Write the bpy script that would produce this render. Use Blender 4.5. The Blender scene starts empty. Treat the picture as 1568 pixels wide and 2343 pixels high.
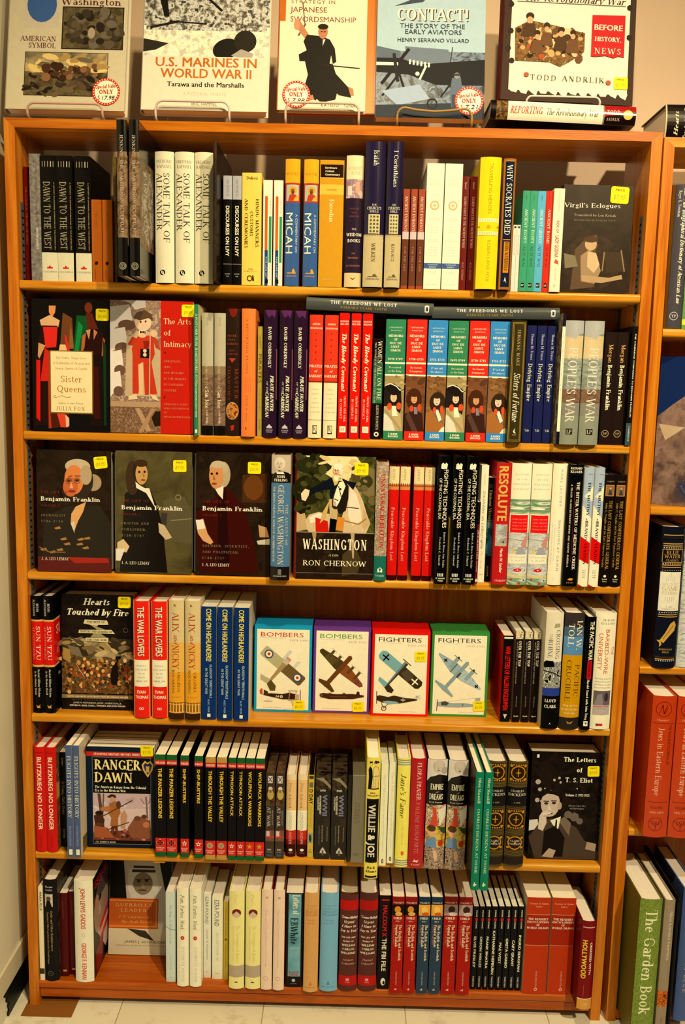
import bpy, math, random
import numpy as np
random.seed(7)
sc = bpy.context.scene
COL = sc.collection

# ------------------------------------------------------------ camera
FPX = 1982.25
CAMP = np.array([0.0430, -1.6844, 1.3233])
def _rot(r):
    r = np.array(r); th = np.linalg.norm(r) + 1e-12; k = r/th
    K = np.array([[0, -k[2], k[1]], [k[2], 0, -k[0]], [-k[1], k[0], 0]])
    return np.eye(3)+math.sin(th)*K+(1-math.cos(th))*K@K
RW = _rot([0.1411, 0.0064, 0.0240]) @ np.array([[1, 0, 0], [0, 0, -1], [0, 1, 0]], float)   # world -> lens axes (right, down, forward)
cam_d = bpy.data.cameras.new('camera'); cam = bpy.data.objects.new('camera', cam_d); COL.objects.link(cam)
cam_d.sensor_fit = 'HORIZONTAL'; cam_d.sensor_width = 24.0
cam_d.lens = 24.0*FPX/1568.0
from mathutils import Matrix, Vector
_m = Matrix.Identity(4)
for i in range(3):
    _m[i][0] = RW[0, i]; _m[i][1] = -RW[1, i]; _m[i][2] = -RW[2, i]; _m[i][3] = CAMP[i]
cam.matrix_world = _m
cam_d.clip_start = 0.05
sc.camera = cam

# ------------------------------------------------------------ light
w = bpy.data.worlds.new('shop_ambient'); sc.world = w; w.use_nodes = True
w.node_tree.nodes['Background'].inputs[0].default_value = (1.0, 0.6, 0.22, 1)
w.node_tree.nodes['Background'].inputs[1].default_value = 0.065
def lamp(name, loc, target, power, size, col, angle=150, blend=.6):
    d = bpy.data.lights.new(name, 'SPOT'); d.energy = power; d.shadow_soft_size = size; d.color = col
    d.spot_size = math.radians(angle); d.spot_blend = blend
    o = bpy.data.objects.new(name, d); COL.objects.link(o); o.location = loc
    o.rotation_euler = (Vector(target)-Vector(loc)).to_track_quat('-Z', 'Y').to_euler()
    return o
WARM = (1.0, 0.735, 0.365); AMBER = (1.0, 0.72, 0.30)
lamp('ceiling_spotlight', (1.35, -2.5, 3.15), (0.36, 0.0, 0.78), 480, .045, WARM, 66, 1.0)
lamp('ceiling_spotlight', (0.15, -1.20, 2.82), (0.05, 0.0, 0.70), 135, .035, AMBER, 105, 1.0)
sc.view_settings.view_transform = 'Standard'; sc.view_settings.look = 'None'
sc.view_settings.gamma = 1.0; sc.view_settings.use_curve_mapping = False
sc.view_settings.exposure = 0.0

# ------------------------------------------------------------ colours and materials
LREF = (1.15, .93, .50)          # colour of a white card under the shop lamps
def lin(h):
    h = h.lstrip('#'); c = [int(h[i:i+2], 16)/255 for i in (0, 2, 4)]
    return [x/12.92 if x <= .04045 else ((x+.055)/1.055)**2.4 for x in c]
def alb(h):
    if h.startswith('='): return tuple(lin(h[1:]))
    return tuple(min(.86, max(.0015, x-s_)/l) for x, l, s_ in zip(lin(h), LREF, (.005, .004, .002)))
MATS = {}
def mat(h, rough=.38, vary=.05):
    key = (h, rough, vary)
    if key in MATS: return MATS[key]
    m = bpy.data.materials.new('print_'+h.strip('#=').lower()); m.use_nodes = True
    nt = m.node_tree; b = nt.nodes['Principled BSDF']; b.inputs['Roughness'].default_value = rough
    c = alb(h); b.inputs['Base Color'].default_value = (*c, 1)
    b.inputs['Specular IOR Level'].default_value = .12 if rough > .2 else .4
    if vary:
        tc = nt.nodes.new('ShaderNodeTexCoord'); n = nt.nodes.new('ShaderNodeTexNoise'); n.inputs['Scale'].default_value = 90
        n.inputs['Detail'].default_value = 2
        nt.links.new(tc.outputs['Object'], n.inputs['Vector'])
        mp = nt.nodes.new('ShaderNodeMapRange'); mp.inputs[3].default_value = 1-vary*2; mp.inputs[4].default_value = 1+vary
        nt.links.new(n.outputs['Fac'], mp.inputs[0])
        mx = nt.nodes.new('ShaderNodeMix'); mx.data_type = 'RGBA'; mx.blend_type = 'MULTIPLY'; mx.inputs[0].default_value = 1
        mx.inputs[6].default_value = (*c, 1); nt.links.new(mp.outputs[0], mx.inputs[7]); nt.links.new(mx.outputs[2], b.inputs['Base Color'])
    MATS[key] = m
    return m
def paint(name, cols, scale=60, detail=6, rough=.35, stretch=(1, 1, 1), contrast=.22, dist=0.6):
    """a printed picture area: blotches of several inks"""
    key = 'n:'+name
    if key in MATS: return MATS[key]
    m = bpy.data.materials.new('printed_'+name); m.use_nodes = True
    nt = m.node_tree; b = nt.nodes['Principled BSDF']; b.inputs['Roughness'].default_value = rough; b.inputs['Specular IOR Level'].default_value = .12
    tc = nt.nodes.new('ShaderNodeTexCoord'); mp = nt.nodes.new('ShaderNodeMapping'); mp.inputs['Scale'].default_value = stretch
    n = nt.nodes.new('ShaderNodeTexNoise'); n.inputs['Scale'].default_value = scale; n.inputs['Detail'].default_value = detail
    n.inputs['Distortion'].default_value = dist; n.inputs['Roughness'].default_value = .62
    r = nt.nodes.new('ShaderNodeValToRGB'); cr = r.color_ramp
    k = len(cols)
    while len(cr.elements) < k: cr.elements.new(.5)
    for i, c in enumerate(cols):
        cr.elements[i].position = .5-contrast+2*contrast*i/(k-1); cr.elements[i].color = (*alb(c), 1)
    nt.links.new(tc.outputs['Object'], mp.inputs[0]); nt.links.new(mp.outputs[0], n.inputs['Vector'])
    nt.links.new(n.outputs['Fac'], r.inputs[0]); nt.links.new(r.outputs[0], b.inputs['Base Color'])
    MATS[key] = m
    return m
paint('stone', ['#1c130a', '#5a4024', '#8a6a44', '#3a2814', '#a08058'], 45)
paint('leaf', ['#3a2c10', '#8a6c30', '#5a4418', '#a8884a'], 220)
paint('fresco', ['#5a3a3a', '#b88a60', '#8a6a7a', '#d8b890', '#4a3040'], 90)
paint('battle', ['#2a1c0c', '#5a4020', '#8a5a24', '#3a2a14', '#b88a48', '#6a3a1a'], 85)
paint('sky', ['#4a3c24', '#7a6a44', '#b89a60', '#8a7244'], 22, 4)
paint('sea', ['#241a10', '#4a3a20', '#6a5a34', '#2c2412'], 40)
paint('romance', ['#15100c', '#3a2814', '#221810', '#4a3018'], 22)
paint('murk', ['#17110a', '#2e2012', '#20170c', '#3c2c18'], 16, 4)
paint('olive', ['#2a2412', '#4a4020', '#5c5028', '#383018'], 14, 4)
paint('jungle', ['#0c0a08', '#4a4434', '#d8cfae', '#8a7f64', '#17130d', '#c8bf9e'], 70, 9, contrast=.2, dist=.1)
paint('beach', ['#8a7f66', '#d8cdaa', '#f0e6c6', '#b8ab88', '#e8dcb8'], 60, 9, dist=.1)
paint('airfield', ['#10141a', '#3a4248', '#78868a', '#1c2228', '#98a8a8'], 40, 6)
paint('mural', ['#6a4a38', '#a8845c', '#7a5c4c', '#c8a878', '#5a3c34'], 95, 8)
paint('carved', ['#3a2412', '#8a6444', '#5a3c20', '#a8845c', '#2c1a0c'], 210, 3)
paint('goldcrowd', ['#241808', '#5a3c18', '#8a602c', '#3a240e', '#6a4a20', '#2a1a0a'], 110, 6, contrast=.2, dist=.2)
paint('trees', ['#1c1c0a', '#3c3a16', '#5a5a24', '#2a280e'], 55)
paint('dusk', ['#c8a050', '#e8c878', '#f0d890', '#b89048'], 18, 3)
paint('hills', ['#e8e2d0', '#4a7a4a', '#86a070', '#e8e2d0', '#3a5f40'], 30, 3, stretch=(.3, 1, 2.6), contrast=.16)
paint('winter', ['#e8e4d6', '#a8a69c', '#d8d4c6', '#86847c', '#f0ecdc'], 60, 5, stretch=(.5, 1, 2))
paint('map', ['#a88a64', '#c8aa80', '#8a6e4c', '#d8bc90', '#9a7c58'], 150, 8)
paint('grass', ['#3a4a10', '#6a7c24', '#8a9a38', '#4a5c18', '#a8b050'], 420, 3, stretch=(1, 1, .45))
paint('embers', ['#1c0804', '#8a1c08', '#e87818', '#3a0c04', '#f0b030'], 160, 3)
paint('bridge', ['#0c0c0c', '#e0dcc8', '#1c1c1a', '#b8b49e', '#101010', '#d8d4c0'], 160, 2, stretch=(1, 1, .5), contrast=.14)
paint('pyre', ['#1c0c04', '#a8501c', '#d89038', '#2c1408', '#e8c868'], 110, 4, contrast=.16)
paint('crowd', ['#0c0806', '#c8a070', '#3a2414', '#e0c8a0', '#1c120a', '#8a5a34'], 170, 3, contrast=.14)
paint('posterclash', ['#c8301c', '#e8d090', '#3a1c0c', '#f0e0b0', '#d86028'], 90, 3, contrast=.15)
paint('posteryellow', ['#c89a20', '#e0c050', '#8a6414', '#d8a82c'], 90, 3)
paint('seascape', ['#b8b498', '#8a8a74', '#c8c4a8', '#a09c84'], 60)
paint('castle', ['#a89470', '#6a5434', '#8a7450', '#c8b48a', '#4a3820'], 70)
paint('dvdart', ['#100c0a', '#3a2a1c', '#6a4c2c', '#1c140e'], 60)
paint('helmets', ['#5a4a24', '#c8a860', '#e8d8a0', '#3a2c14', '#a88440'], 110, 4)
paint('peoples', ['#8a8c70', '#a6a688', '#767a60', '#b8b498'], 60, 4, stretch=(.4, 1, 2))
paint('shorefront', ['#5a3c28', '#8a6a48', '#6a4c34', '#4a3020'], 120, 4, stretch=(.6, 1, 1.6))
paint('colorful', ['#2a1c10', '#c8a060', '#8a3018', '#e0c890', '#3a4a58'], 170, 3)
paint('nightteal', ['#0c1010', '#143034', '#2a6068', '#0a0c0c'], 50)
paint('dappled', ['#0c0906', '#17110b', '#241a10', '#0e0a06'], 40)
paint('silver', ['#5a5244', '#7c725e', '#9a9078'], 130, 3)
paint('weave', ['#403014', '#5a4820', '#4a3a18'], 400, 2)
paint('aqua', ['#4a7a78', '#6aa09a', '#84b4a4'], 14, 3)
paint('knight', ['#3c3c44', '#7a5c44', '#94745a', '#5c4434', '#2c3448', '#8a7460'], 12, 4, dist=.2)
paint('spatter', ['#17120c', '#241a10', '#4a3c24', '#1a140d', '#130e09'], 45, 3, contrast=.26, dist=0)
paint('newsprint', ['#e8dcb8', '#d8caa2', '#f0e6c6', '#cbbb92'], 300, 3, stretch=(.5, 1, 2))
paint('camouflage', ['#6a4c24', '#54642c', '#8a6434', '#5a3c1c'], 120, 2)
paint('fresh', ['#9cae9c', '#b4c0ac', '#8a9c90'], 130, 2)
def M(c, rough=.38):
    if not isinstance(c, str): return c
    return MATS[c] if c.startswith('n:') else mat(c, rough)

def node_mat(name, base, rough): 
    m = bpy.data.materials.new(name); m.use_nodes = True; nt = m.node_tree; b = nt.nodes['Principled BSDF']
    b.inputs['Base Color'].default_value = (*base, 1); b.inputs['Roughness'].default_value = rough
    return m, nt, b
def wood(name, c0, c1, c2, axis, rough=.3, scale=1.0):
    m, nt, b = node_mat(name, (1, 1, 1), rough)
    tc = nt.nodes.new('ShaderNodeTexCoord'); mp = nt.nodes.new('ShaderNodeMapping')
    s = [24*scale]*3; s['XYZ'.index(axis)] = 1.3*scale; mp.inputs['Scale'].default_value = s
    n = nt.nodes.new('ShaderNodeTexNoise'); n.inputs['Scale'].default_value = 2.2; n.inputs['Detail'].default_value = 8; n.inputs['Distortion'].default_value = 1.4
    r = nt.nodes.new('ShaderNodeValToRGB'); r.color_ramp.elements.new(.5)
    for e, p, c in zip(r.color_ramp.elements, (.32, .5, .68), (c0, c1, c2)): e.position = p; e.color = (*alb(c), 1)
    n2 = nt.nodes.new('ShaderNodeTexNoise'); n2.inputs['Scale'].default_value = 26; n2.inputs['Detail'].default_value = 3
    mx = nt.nodes.new('ShaderNodeMix'); mx.data_type = 'RGBA'; mx.blend_type = 'MULTIPLY'; mx.inputs[0].default_value = .35
    nt.links.new(tc.outputs['Object'], mp.inputs[0]); nt.links.new(mp.outputs[0], n.inputs['Vector']); nt.links.new(mp.outputs[0], n2.inputs['Vector'])
    nt.links.new(n.outputs['Fac'], r.inputs[0]); nt.links.new(r.outputs[0], mx.inputs[6]); nt.links.new(n2.outputs['Fac'], mx.inputs[7])
    nt.links.new(mx.outputs[2], b.inputs['Base Color'])
    bp = nt.nodes.new('ShaderNodeBump'); bp.inputs['Strength'].default_value = .08; bp.inputs['Distance'].default_value = .002
    nt.links.new(n2.outputs['Fac'], bp.inputs['Height']); nt.links.new(bp.outputs[0], b.inputs['Normal'])
    b.inputs['Coat Weight'].default_value = .08; b.inputs['Coat Roughness'].default_value = .2; b.inputs['Specular IOR Level'].default_value = .25
    return m
WOODX = wood('varnished_oak_lengthwise', '#cc740c', '#e29018', '#f0a830', 'X')
WOODZ = wood('varnished_oak_upright', '#c46008', '#da7814', '#ea9022', 'Z')
WOODT = wood('varnished_oak_top', '#b85606', '#cc6a0e', '#dc8018', 'X')
WOODB = wood('oak_veneer_back', '#b4560c', '#c86a16', '#d87c20', 'Z', .4)
WOODD = wood('cherry_base', '#a84606', '#bc5408', '#cc640e', 'X', .35)
def pages_mat(name, axis, col, dark):
    m, nt, b = node_mat(name, alb(col), .75)
    tc = nt.nodes.new('ShaderNodeTexCoord'); mp = nt.nodes.new('ShaderNodeMapping')
    s = [2.0]*3; s['XYZ'.index(axis)] = 1600; mp.inputs['Scale'].default_value = s
    n = nt.nodes.new('ShaderNodeTexNoise'); n.inputs['Scale'].default_value = 1; n.inputs['Detail'].default_value = 2
    r = nt.nodes.new('ShaderNodeValToRGB')
    r.color_ramp.elements[0].position = .3; r.color_ramp.elements[0].color = (*alb(dark), 1); r.color_ramp.elements[1].position = .6; r.color_ramp.elements[1].color = (*alb(col), 1)
    nt.links.new(tc.outputs['Object'], mp.inputs[0]); nt.links.new(mp.outputs[0], n.inputs['Vector']); nt.links.new(n.outputs['Fac'], r.inputs[0]); nt.links.new(r.outputs[0], b.inputs['Base Color'])
    return m
PAGES = pages_mat('page_edges', 'X', '#f2dfb6', '#e8d4a8')
PAGESW = pages_mat('white_page_edges', 'X', '#fdf0d8', '#f4e4c6')

# ------------------------------------------------------------ mesh helpers
class MB:
    def __init__(s): s.v = []; s.f = []; s.m = []; s.mats = []; s.smooth = []
    def mi(s, m):
        m = M(m)
        for i, x in enumerate(s.mats):
            if x is m: return i
        s.mats.append(m); return len(s.mats)-1
    def face(s, pts, m, smooth=False):
        b = len(s.v); s.v += [tuple(p) for p in pts]; s.f.append(tuple(range(b, b+len(pts)))); s.m.append(s.mi(m)); s.smooth.append(smooth)
    def poly(s, verts, faces, m, smooth=False):
        b = len(s.v); s.v += [tuple(p) for p in verts]
        for f in faces: s.f.append(tuple(i+b for i in f)); s.m.append(s.mi(m)); s.smooth.append(smooth)
    def box(s, x0, y0, z0, x1, y1, z1, m):
        v = [(x, y, z) for x in (x0, x1) for y in (y0, y1) for z in (z0, z1)]
        s.poly(v, [(0, 1, 3, 2), (4, 6, 7, 5), (0, 4, 5, 1), (2, 3, 7, 6), (0, 2, 6, 4), (1, 5, 7, 3)], m)
    def bevbox(s, x0, y0, z0, x1, y1, z1, m, r=.002):
        """box with chamfered edges"""
        v = []; 
        for ax in range(3):
            pass
        import itertools
        lo = (x0, y0, z0); hi = (x1, y1, z1); r = min(r, (x1-x0)*.4, (y1-y0)*.4, (z1-z0)*.4)
        idx = {}
        for c in itertools.product((0, 1), repeat=3):
            for ax in range(3):
                p = []
                for k in range(3):
                    val = hi[k] if c[k] else lo[k]
                    if k != ax: val += -r if c[k] else r
                    p.append(val)
                idx[(c, ax)] = len(v); v.append(tuple(p))
        F = []
        for ax in range(3):
            a, b = [k for k in range(3) if k != ax]
            for sd in (0, 1):
                q = []
                for (i, j) in ((0, 0), (1, 0), (1, 1), (0, 1)):
                    c = [0]*3; c[ax] = sd; c[a] = i; c[b] = j; q.append(idx[(tuple(c), ax)])
                F.append(q)
        for ax in range(3):                      # edge chamfers along ax
            a, b = [k for k in range(3) if k != ax]
            for i in (0, 1):
                for j in (0, 1):
                    c0 = [0]*3; c0[a] = i; c0[b] = j; c1 = list(c0); c1[ax] = 1; c0 = tuple(c0); c1 = tuple(c1)
                    F.append([idx[(c0, a)], idx[(c0, b)], idx[(c1, b)], idx[(c1, a)]])
        for c in itertools.product((0, 1), repeat=3): F.append([idx[(c, 0)], idx[(c, 1)], idx[(c, 2)]])
        ctr = [(lo[k]+hi[k])/2 for k in range(3)]
        G = []
        for q in F:
            p = [v[i] for i in q]; n = np.cross(np.subtract(p[1], p[0]), np.subtract(p[2], p[0]))
            if np.dot(n, np.subtract(np.mean(p, axis=0), ctr)) < 0: q = q[::-1]
            G.append(tuple(q))
        s.poly(v, G, m)
    def tube(s, pts, r, m, n=8):
        pts = [Vector(p) for p in pts]; V = []; F = []
        up = Vector((0.3, 0.2, 1)).normalized()
        for i, p in enumerate(pts):
            d = (pts[min(i+1, len(pts)-1)]-pts[max(i-1, 0)]).normalized()
            a = d.cross(up).normalized(); b = d.cross(a)
            for k in range(n):
                t = 2*math.pi*k/n; V.append(p+a*(r*math.cos(t))+b*(r*math.sin(t)))
        for i in range(len(pts)-1):
            for k in range(n): F.append((i*n+k, i*n+(k+1) % n, (i+1)*n+(k+1) % n, (i+1)*n+k))
        F.append(tuple(range(n))[::-1]); F.append(tuple(range((len(pts)-1)*n, len(pts)*n)))
        s.poly(V, F, m, True)
    def build(s, name, parent=None, loc=None):
        me = bpy.data.meshes.new(name); me.from_pydata(s.v, [], s.f)
        for m in s.mats: me.materials.append(m)
        me.polygons.foreach_set('material_index', s.m); me.polygons.foreach_set('use_smooth', s.smooth); me.update()
        o = bpy.data.objects.new(name, me); COL.objects.link(o)
        if parent: o.parent = parent
        if loc: o.location = loc
        return o
def root(name, label, cat, loc=(0, 0, 0), rot=(0, 0, 0), group=None):
    o = bpy.data.objects.new(name, None); COL.objects.link(o); o.location = loc; o.rotation_euler = rot; o.empty_display_size = .02
    o['label'] = label; o['category'] = cat
    if group: o['group'] = group
    return o
def copy_thing(r, label, sticker_too=False):
    c = r.copy(); COL.objects.link(c); c['label'] = label
    for ch in r.children:
        d = ch.copy(); COL.objects.link(d); d.parent = c
        for g in ch.children:
            if g.name.startswith('price_sticker') and not sticker_too: continue
            e = g.copy(); COL.objects.link(e); e.parent = d
    return c
def structure(o): o['kind'] = 'structure'; return o

# ------------------------------------------------------------ lettering: a roman face drawn with stems, hairlines, bowls and serifs
ROMAN = {
'A': (.74, 'd.04,0,.37,1;D.37,1,.7,0;H.16,.57,.36;S.06,0;S.68,0'), 'B': (.64, 'V.14,0,1;A.3,.76,.22,.24,-90,90;H.14,.3,1;H.14,.32,.52;A.32,.26,.26,.26,-90,90;H.14,.32,0'),
'C': (.72, 'A.4,.5,.34,.5,45,315;K.65,.68,.92'), 'D': (.78, 'V.14,0,1;A.3,.5,.4,.5,-90,90;H.14,.3,0;H.14,.3,1'),
'E': (.64, 'V.14,0,1;H.14,.56,1;H.14,.46,.52;H.14,.58,0;K.56,.78,1;K.58,0,.22;K.46,.42,.62'), 'F': (.6, 'V.14,0,1;H.14,.56,1;H.14,.46,.52;K.56,.78,1;K.46,.42,.62'),
'G': (.78, 'A.4,.5,.34,.5,45,330;v.66,.05,.42,t;K.65,.7,.92'), 'H': (.8, 'V.14,0,1;V.66,0,1;H.14,.66,.52'), 'I': (.3, 'V.15,0,1'), 'J': (.42, 'v.26,.12,1,t;A.14,.12,.12,.14,180,360'),
'K': (.76, 'V.14,0,1;d.16,.4,.6,1;D.3,.56,.66,0;S.6,1;S.67,0'), 'L': (.6, 'V.14,0,1;H.14,.56,0;K.56,0,.24'), 'M': (.94, 'd.14,0,.14,1;D.14,1,.46,.06;d.46,.06,.78,1;V.8,0,1;S.14,0;S.1,1'),
'N': (.8, 'd.14,0,.14,1;D.14,1,.66,0;d.66,0,.66,1;S.14,0;S.1,1;S.66,1'), 'O': (.82, 'A.41,.5,.35,.5,0,360'), 'P': (.62, 'V.14,0,1;A.3,.73,.26,.27,-90,90;H.14,.3,1;H.14,.3,.46'),
'Q': (.84, 'A.41,.5,.35,.5,0,360;D.42,.1,.74,-.18'), 'R': (.7, 'V.14,0,1;A.3,.75,.24,.25,-90,90;H.14,.3,1;H.14,.3,.5;D.32,.5,.64,0;S.67,0'),
'S': (.56, 'A.28,.75,.2,.25,25,270;A.28,.26,.22,.26,-155,90;K.48,.74,.96;K.07,.04,.26'), 'T': (.68, 'V.34,0,1;H.05,.63,1;K.05,.76,1;K.63,.76,1'), 'U': (.78, 'v.14,.3,1,t;A.39,.3,.25,.3,180,360;d.64,.3,.64,1;S.64,1'),
'V': (.72, 'D.06,1,.37,0;d.37,0,.66,1;S.08,1;S.65,1'), 'W': (1.04, 'D.06,1,.3,0;d.3,0,.52,.94;D.52,.94,.74,0;d.74,0,.98,1;S.07,1;S.97,1'), 'X': (.74, 'D.08,1,.66,0;d.08,0,.64,1;S.08,1;S.66,0;S.08,0;S.64,1'),
'Y': (.7, 'D.06,1,.35,.48;d.35,.48,.64,1;v.35,0,.5,b;S.07,1;S.63,1'), 'Z': (.64, 'H.08,.56,1;D.54,1,.08,0;H.08,.58,0;K.08,.78,1;K.58,0,.22'),
'a': (.52, 'A.25,.19,.17,.19,0,360;v.42,.02,.46,n;A.26,.46,.16,.2,0,150;H.4,.5,.02'), 'b': (.56, 'v.12,0,1,t;A.31,.33,.2,.33,0,360'), 'c': (.48, 'A.28,.33,.2,.33,50,310'), 'd': (.58, 'v.46,0,1,t;A.27,.33,.2,.33,0,360'),
'e': (.5, 'A.26,.33,.2,.33,0,310;H.06,.46,.36'), 'f': (.36, 'v.17,0,.8,b;A.3,.8,.13,.2,60,180;H.04,.34,.64'), 'g': (.52, 'A.25,.42,.16,.23,0,360;A.25,-.1,.2,.18,0,360;H.38,.5,.62'), 'h': (.6, 'v.12,0,1,tb;A.3,.42,.17,.24,0,180;v.47,0,.42,b'),
'i': (.28, 'v.14,0,.66,tb;o.14,.88,.08'), 'j': (.28, 'v.15,-.15,.66,t;A.06,-.15,.09,.13,180,360;o.14,.88,.08'), 'k': (.58, 'v.12,0,1,tb;d.14,.26,.44,.64;D.24,.38,.5,0;S.5,0;S.44,.65'), 'l': (.28, 'v.14,0,1,tb'),
'm': (.88, 'v.12,0,.66,tb;A.28,.44,.15,.22,0,180;v.43,0,.44,b;A.59,.44,.15,.22,0,180;v.74,0,.44,b'), 'n': (.6, 'v.12,0,.66,tb;A.3,.42,.17,.24,0,180;v.47,0,.42,b'), 'o': (.54, 'A.27,.33,.22,.33,0,360'),
'p': (.58, 'v.12,-.3,.66,tb;A.32,.33,.2,.33,0,360'), 'q': (.58, 'v.46,-.3,.66,b;A.27,.33,.2,.33,0,360'), 'r': (.44, 'v.12,0,.66,tb;A.28,.46,.15,.18,40,170;o.38,.58,.06'), 's': (.42, 'A.21,.49,.14,.17,20,270;A.21,.17,.16,.17,-160,90'),
't': (.36, 'v.16,.1,.86,n;A.28,.12,.12,.12,180,310;H.04,.32,.64'), 'u': (.6, 'v.12,.22,.66,t;A.28,.22,.16,.22,180,360;v.46,0,.66,tb'), 'v': (.54, 'D.07,.66,.28,0;d.28,0,.49,.66;S.07,.66;S.48,.66'),
'w': (.8, 'D.07,.66,.24,0;d.24,0,.4,.62;D.4,.62,.57,0;d.57,0,.74,.66;S.07,.66;S.73,.66'), 'x': (.54, 'D.07,.66,.48,0;d.07,0,.47,.66;S.07,.66;S.48,0'), 'y': (.54, 'D.07,.66,.28,0;d.49,.66,.18,-.3;S.07,.66;S.48,.66'), 'z': (.46, 'H.06,.4,.66;D.4,.66,.06,0;H.06,.42,0'),
'0': (.56, 'A.28,.5,.22,.5,0,360'), '1': (.4, 'V.22,0,1;d.08,.82,.2,1'), '2': (.54, 'A.27,.74,.2,.26,-20,160;d.45,.64,.06,.02;H.06,.5,.02'), '3': (.52, 'A.25,.76,.18,.24,-90,150;A.25,.26,.22,.26,-150,90'),
'4': (.58, 'd.4,1,.04,.3;H.04,.54,.3;v.4,0,1,b'), '5': (.52, 'A.24,.32,.22,.32,-150,110;d.12,.55,.14,1;H.14,.46,1'), '6': (.54, 'A.27,.3,.21,.3,0,360;A.34,.4,.28,.6,90,190'), '7': (.5, 'H.06,.46,1;d.46,1,.18,0;K.06,.8,1'),
'8': (.54, 'A.27,.76,.18,.24,0,360;A.27,.26,.22,.26,0,360'), '9': (.54, 'A.27,.7,.21,.3,0,360;A.2,.6,.28,.6,-90,10'),
'.': (.24, 'o.12,.06,.08'), ',': (.24, 'o.12,.06,.08;d.15,.04,.08,-.16'), '-': (.4, 'H.06,.34,.36'), "'": (.2, 'D.12,1,.08,.76'), '!': (.28, 'v.14,.28,1,n;o.14,.06,.08'), '&': (.8, 'A.3,.76,.16,.24,0,360;A.3,.26,.24,.26,60,350;D.24,.6,.72,0;d.55,.2,.7,.5'),
'"': (.34, 'd.1,1,.08,.76;d.24,1,.22,.76'), '$': (.56, 'A.28,.75,.2,.25,25,270;A.28,.26,.22,.26,-155,90;d.28,-.1,.28,1.1'), ':': (.24, 'o.12,.06,.08;o.12,.56,.08'), '(': (.3, 'A.34,.45,.22,.6,110,250'), ')': (.3, 'A-.04,.45,.22,.6,-70,70'), ' ': (.34, ''), '/': (.4, 'd.05,-.1,.36,1.05'),
}
_rc = {}
def roman(txt, bold=0, slant=0, track=.05):
    """polygons of a line of text, cap height 1"""
    k = (txt, bold, slant, track)
    if k in _rc: return _rc[k]
    TK, TN = .13+bold*.06, .05+bold*.035
    P = []; x = 0
    def seg(x0, y0, x1, y1, wd):
        dx, dy = x1-x0, y1-y0; L = math.hypot(dx, dy) or 1; nx, ny = -dy/L*wd/2, dx/L*wd/2
        P.append([(x+x0+nx, y0+ny), (x+x0-nx, y0-ny), (x+x1-nx, y1-ny), (x+x1+nx, y1+ny)])
    for ch in txt:
        if ch not in ROMAN: ch = ' '
        wd, spec = ROMAN[ch]
        for t in spec.split(';'):
            if not t: continue
            c = t[0]; a = t[1:].split(','); fl = ''
            if c == 'v': fl = a.pop()
            a = [float(q) for q in a]
            sf = .11+bold*.03
            if c in 'Vv':
                seg(a[0], a[1], a[0], a[2], TK)
                if c == 'V' or 'b' in fl: seg(a[0]-TK/2-sf*.7, a[1]+.02, a[0]+TK/2+sf*.7, a[1]+.02, .045)
                if c == 'V': seg(a[0]-TK/2-sf*.7, a[2]-.02, a[0]+TK/2+sf*.7, a[2]-.02, .045)
                elif 't' in fl: seg(a[0]-TK/2-sf*.8, a[2]-.03, a[0], a[2]-.01, .05)
            elif c == 'H': seg(a[0], a[2], a[1], a[2], TN)
            elif c == 'K': seg(a[0], a[1], a[0], a[2], TN)
            elif c == 'D': seg(*a, TK)
            elif c == 'd': seg(*a, TN)
            elif c == 'S': seg(a[0]-.13, a[1]+(.02 if a[1] < .3 else -.02), a[0]+.13, a[1]+(.02 if a[1] < .3 else -.02), .045)
            elif c == 'o': P.append([(x+a[0]+a[2]*math.cos(q*math.pi/4), a[1]+a[2]*math.sin(q*math.pi/4)) for q in range(8)])
            elif c == 'A':
                cx, cy, rx, ry, a0, a1 = a; n = max(3, int(abs(a1-a0)/30)); ring = []
                for q in range(n+1):
                    th = math.radians(a0+(a1-a0)*q/n); hw = (TN+(TK-TN)*abs(math.cos(th)))/2
                    hy = TN/2+.008
                    ring.append(((cx+(rx+hw-TK*.3)*math.cos(th), cy+(ry)*math.sin(th)), (cx+(rx-hw-TK*.3)*math.cos(th), cy+(ry-2*hy)*math.sin(th))))
                for q in range(n): P.append([(x+ring[q][0][0], ring[q][0][1]), (x+ring[q+1][0][0], ring[q+1][0][1]), (x+ring[q+1][1][0], ring[q+1][1][1]), (x+ring[q][1][0], ring[q][1][1])])
        x += wd+track
    P = [[(px+slant*py, py) for px, py in q] for q in P]
    r = (P, max(x-track, .01)); _rc[k] = r
    return r
_sc = {}
def sans(txt, bold=0, slant=0, track=0):
    k = (txt, bold, slant, track)
    if k in _sc: return _sc[k]
    cu = bpy.data.curves.new('lettering', 'FONT'); cu.body = txt; cu.size = 1; cu.resolution_u = 2; cu.shear = slant; cu.space_character = 1+track; cu.fill_mode = 'FRONT'
    ob = bpy.data.objects.new('lettering', cu); COL.objects.link(ob)
    me = bpy.data.meshes.new_from_object(ob.evaluated_get(bpy.context.evaluated_depsgraph_get()))
    vs = [(v.co.x, v.co.y) for v in me.vertices]
    P = [[vs[i] for i in p.vertices] for p in me.polygons]
    bpy.data.objects.remove(ob); bpy.data.meshes.remove(me); bpy.data.curves.remove(cu)
    if not vs: r = ([], 1)
    else:
        x0 = min(v[0] for v in vs); x1 = max(v[0] for v in vs); ch = .72
        P = [[((px-x0)/ch, py/ch) for px, py in q] for q in P]
        if bold: P = [[(px+dx, py+dy) for px, py in q] for dx, dy in ((-.03*bold, -.012*bold), (.03*bold, -.012*bold), (-.03*bold, .012*bold), (.03*bold, .012*bold), (0, 0)) for q in P]
        r = (P, (x1-x0)/ch)
    _sc[k] = r
    return r
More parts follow.
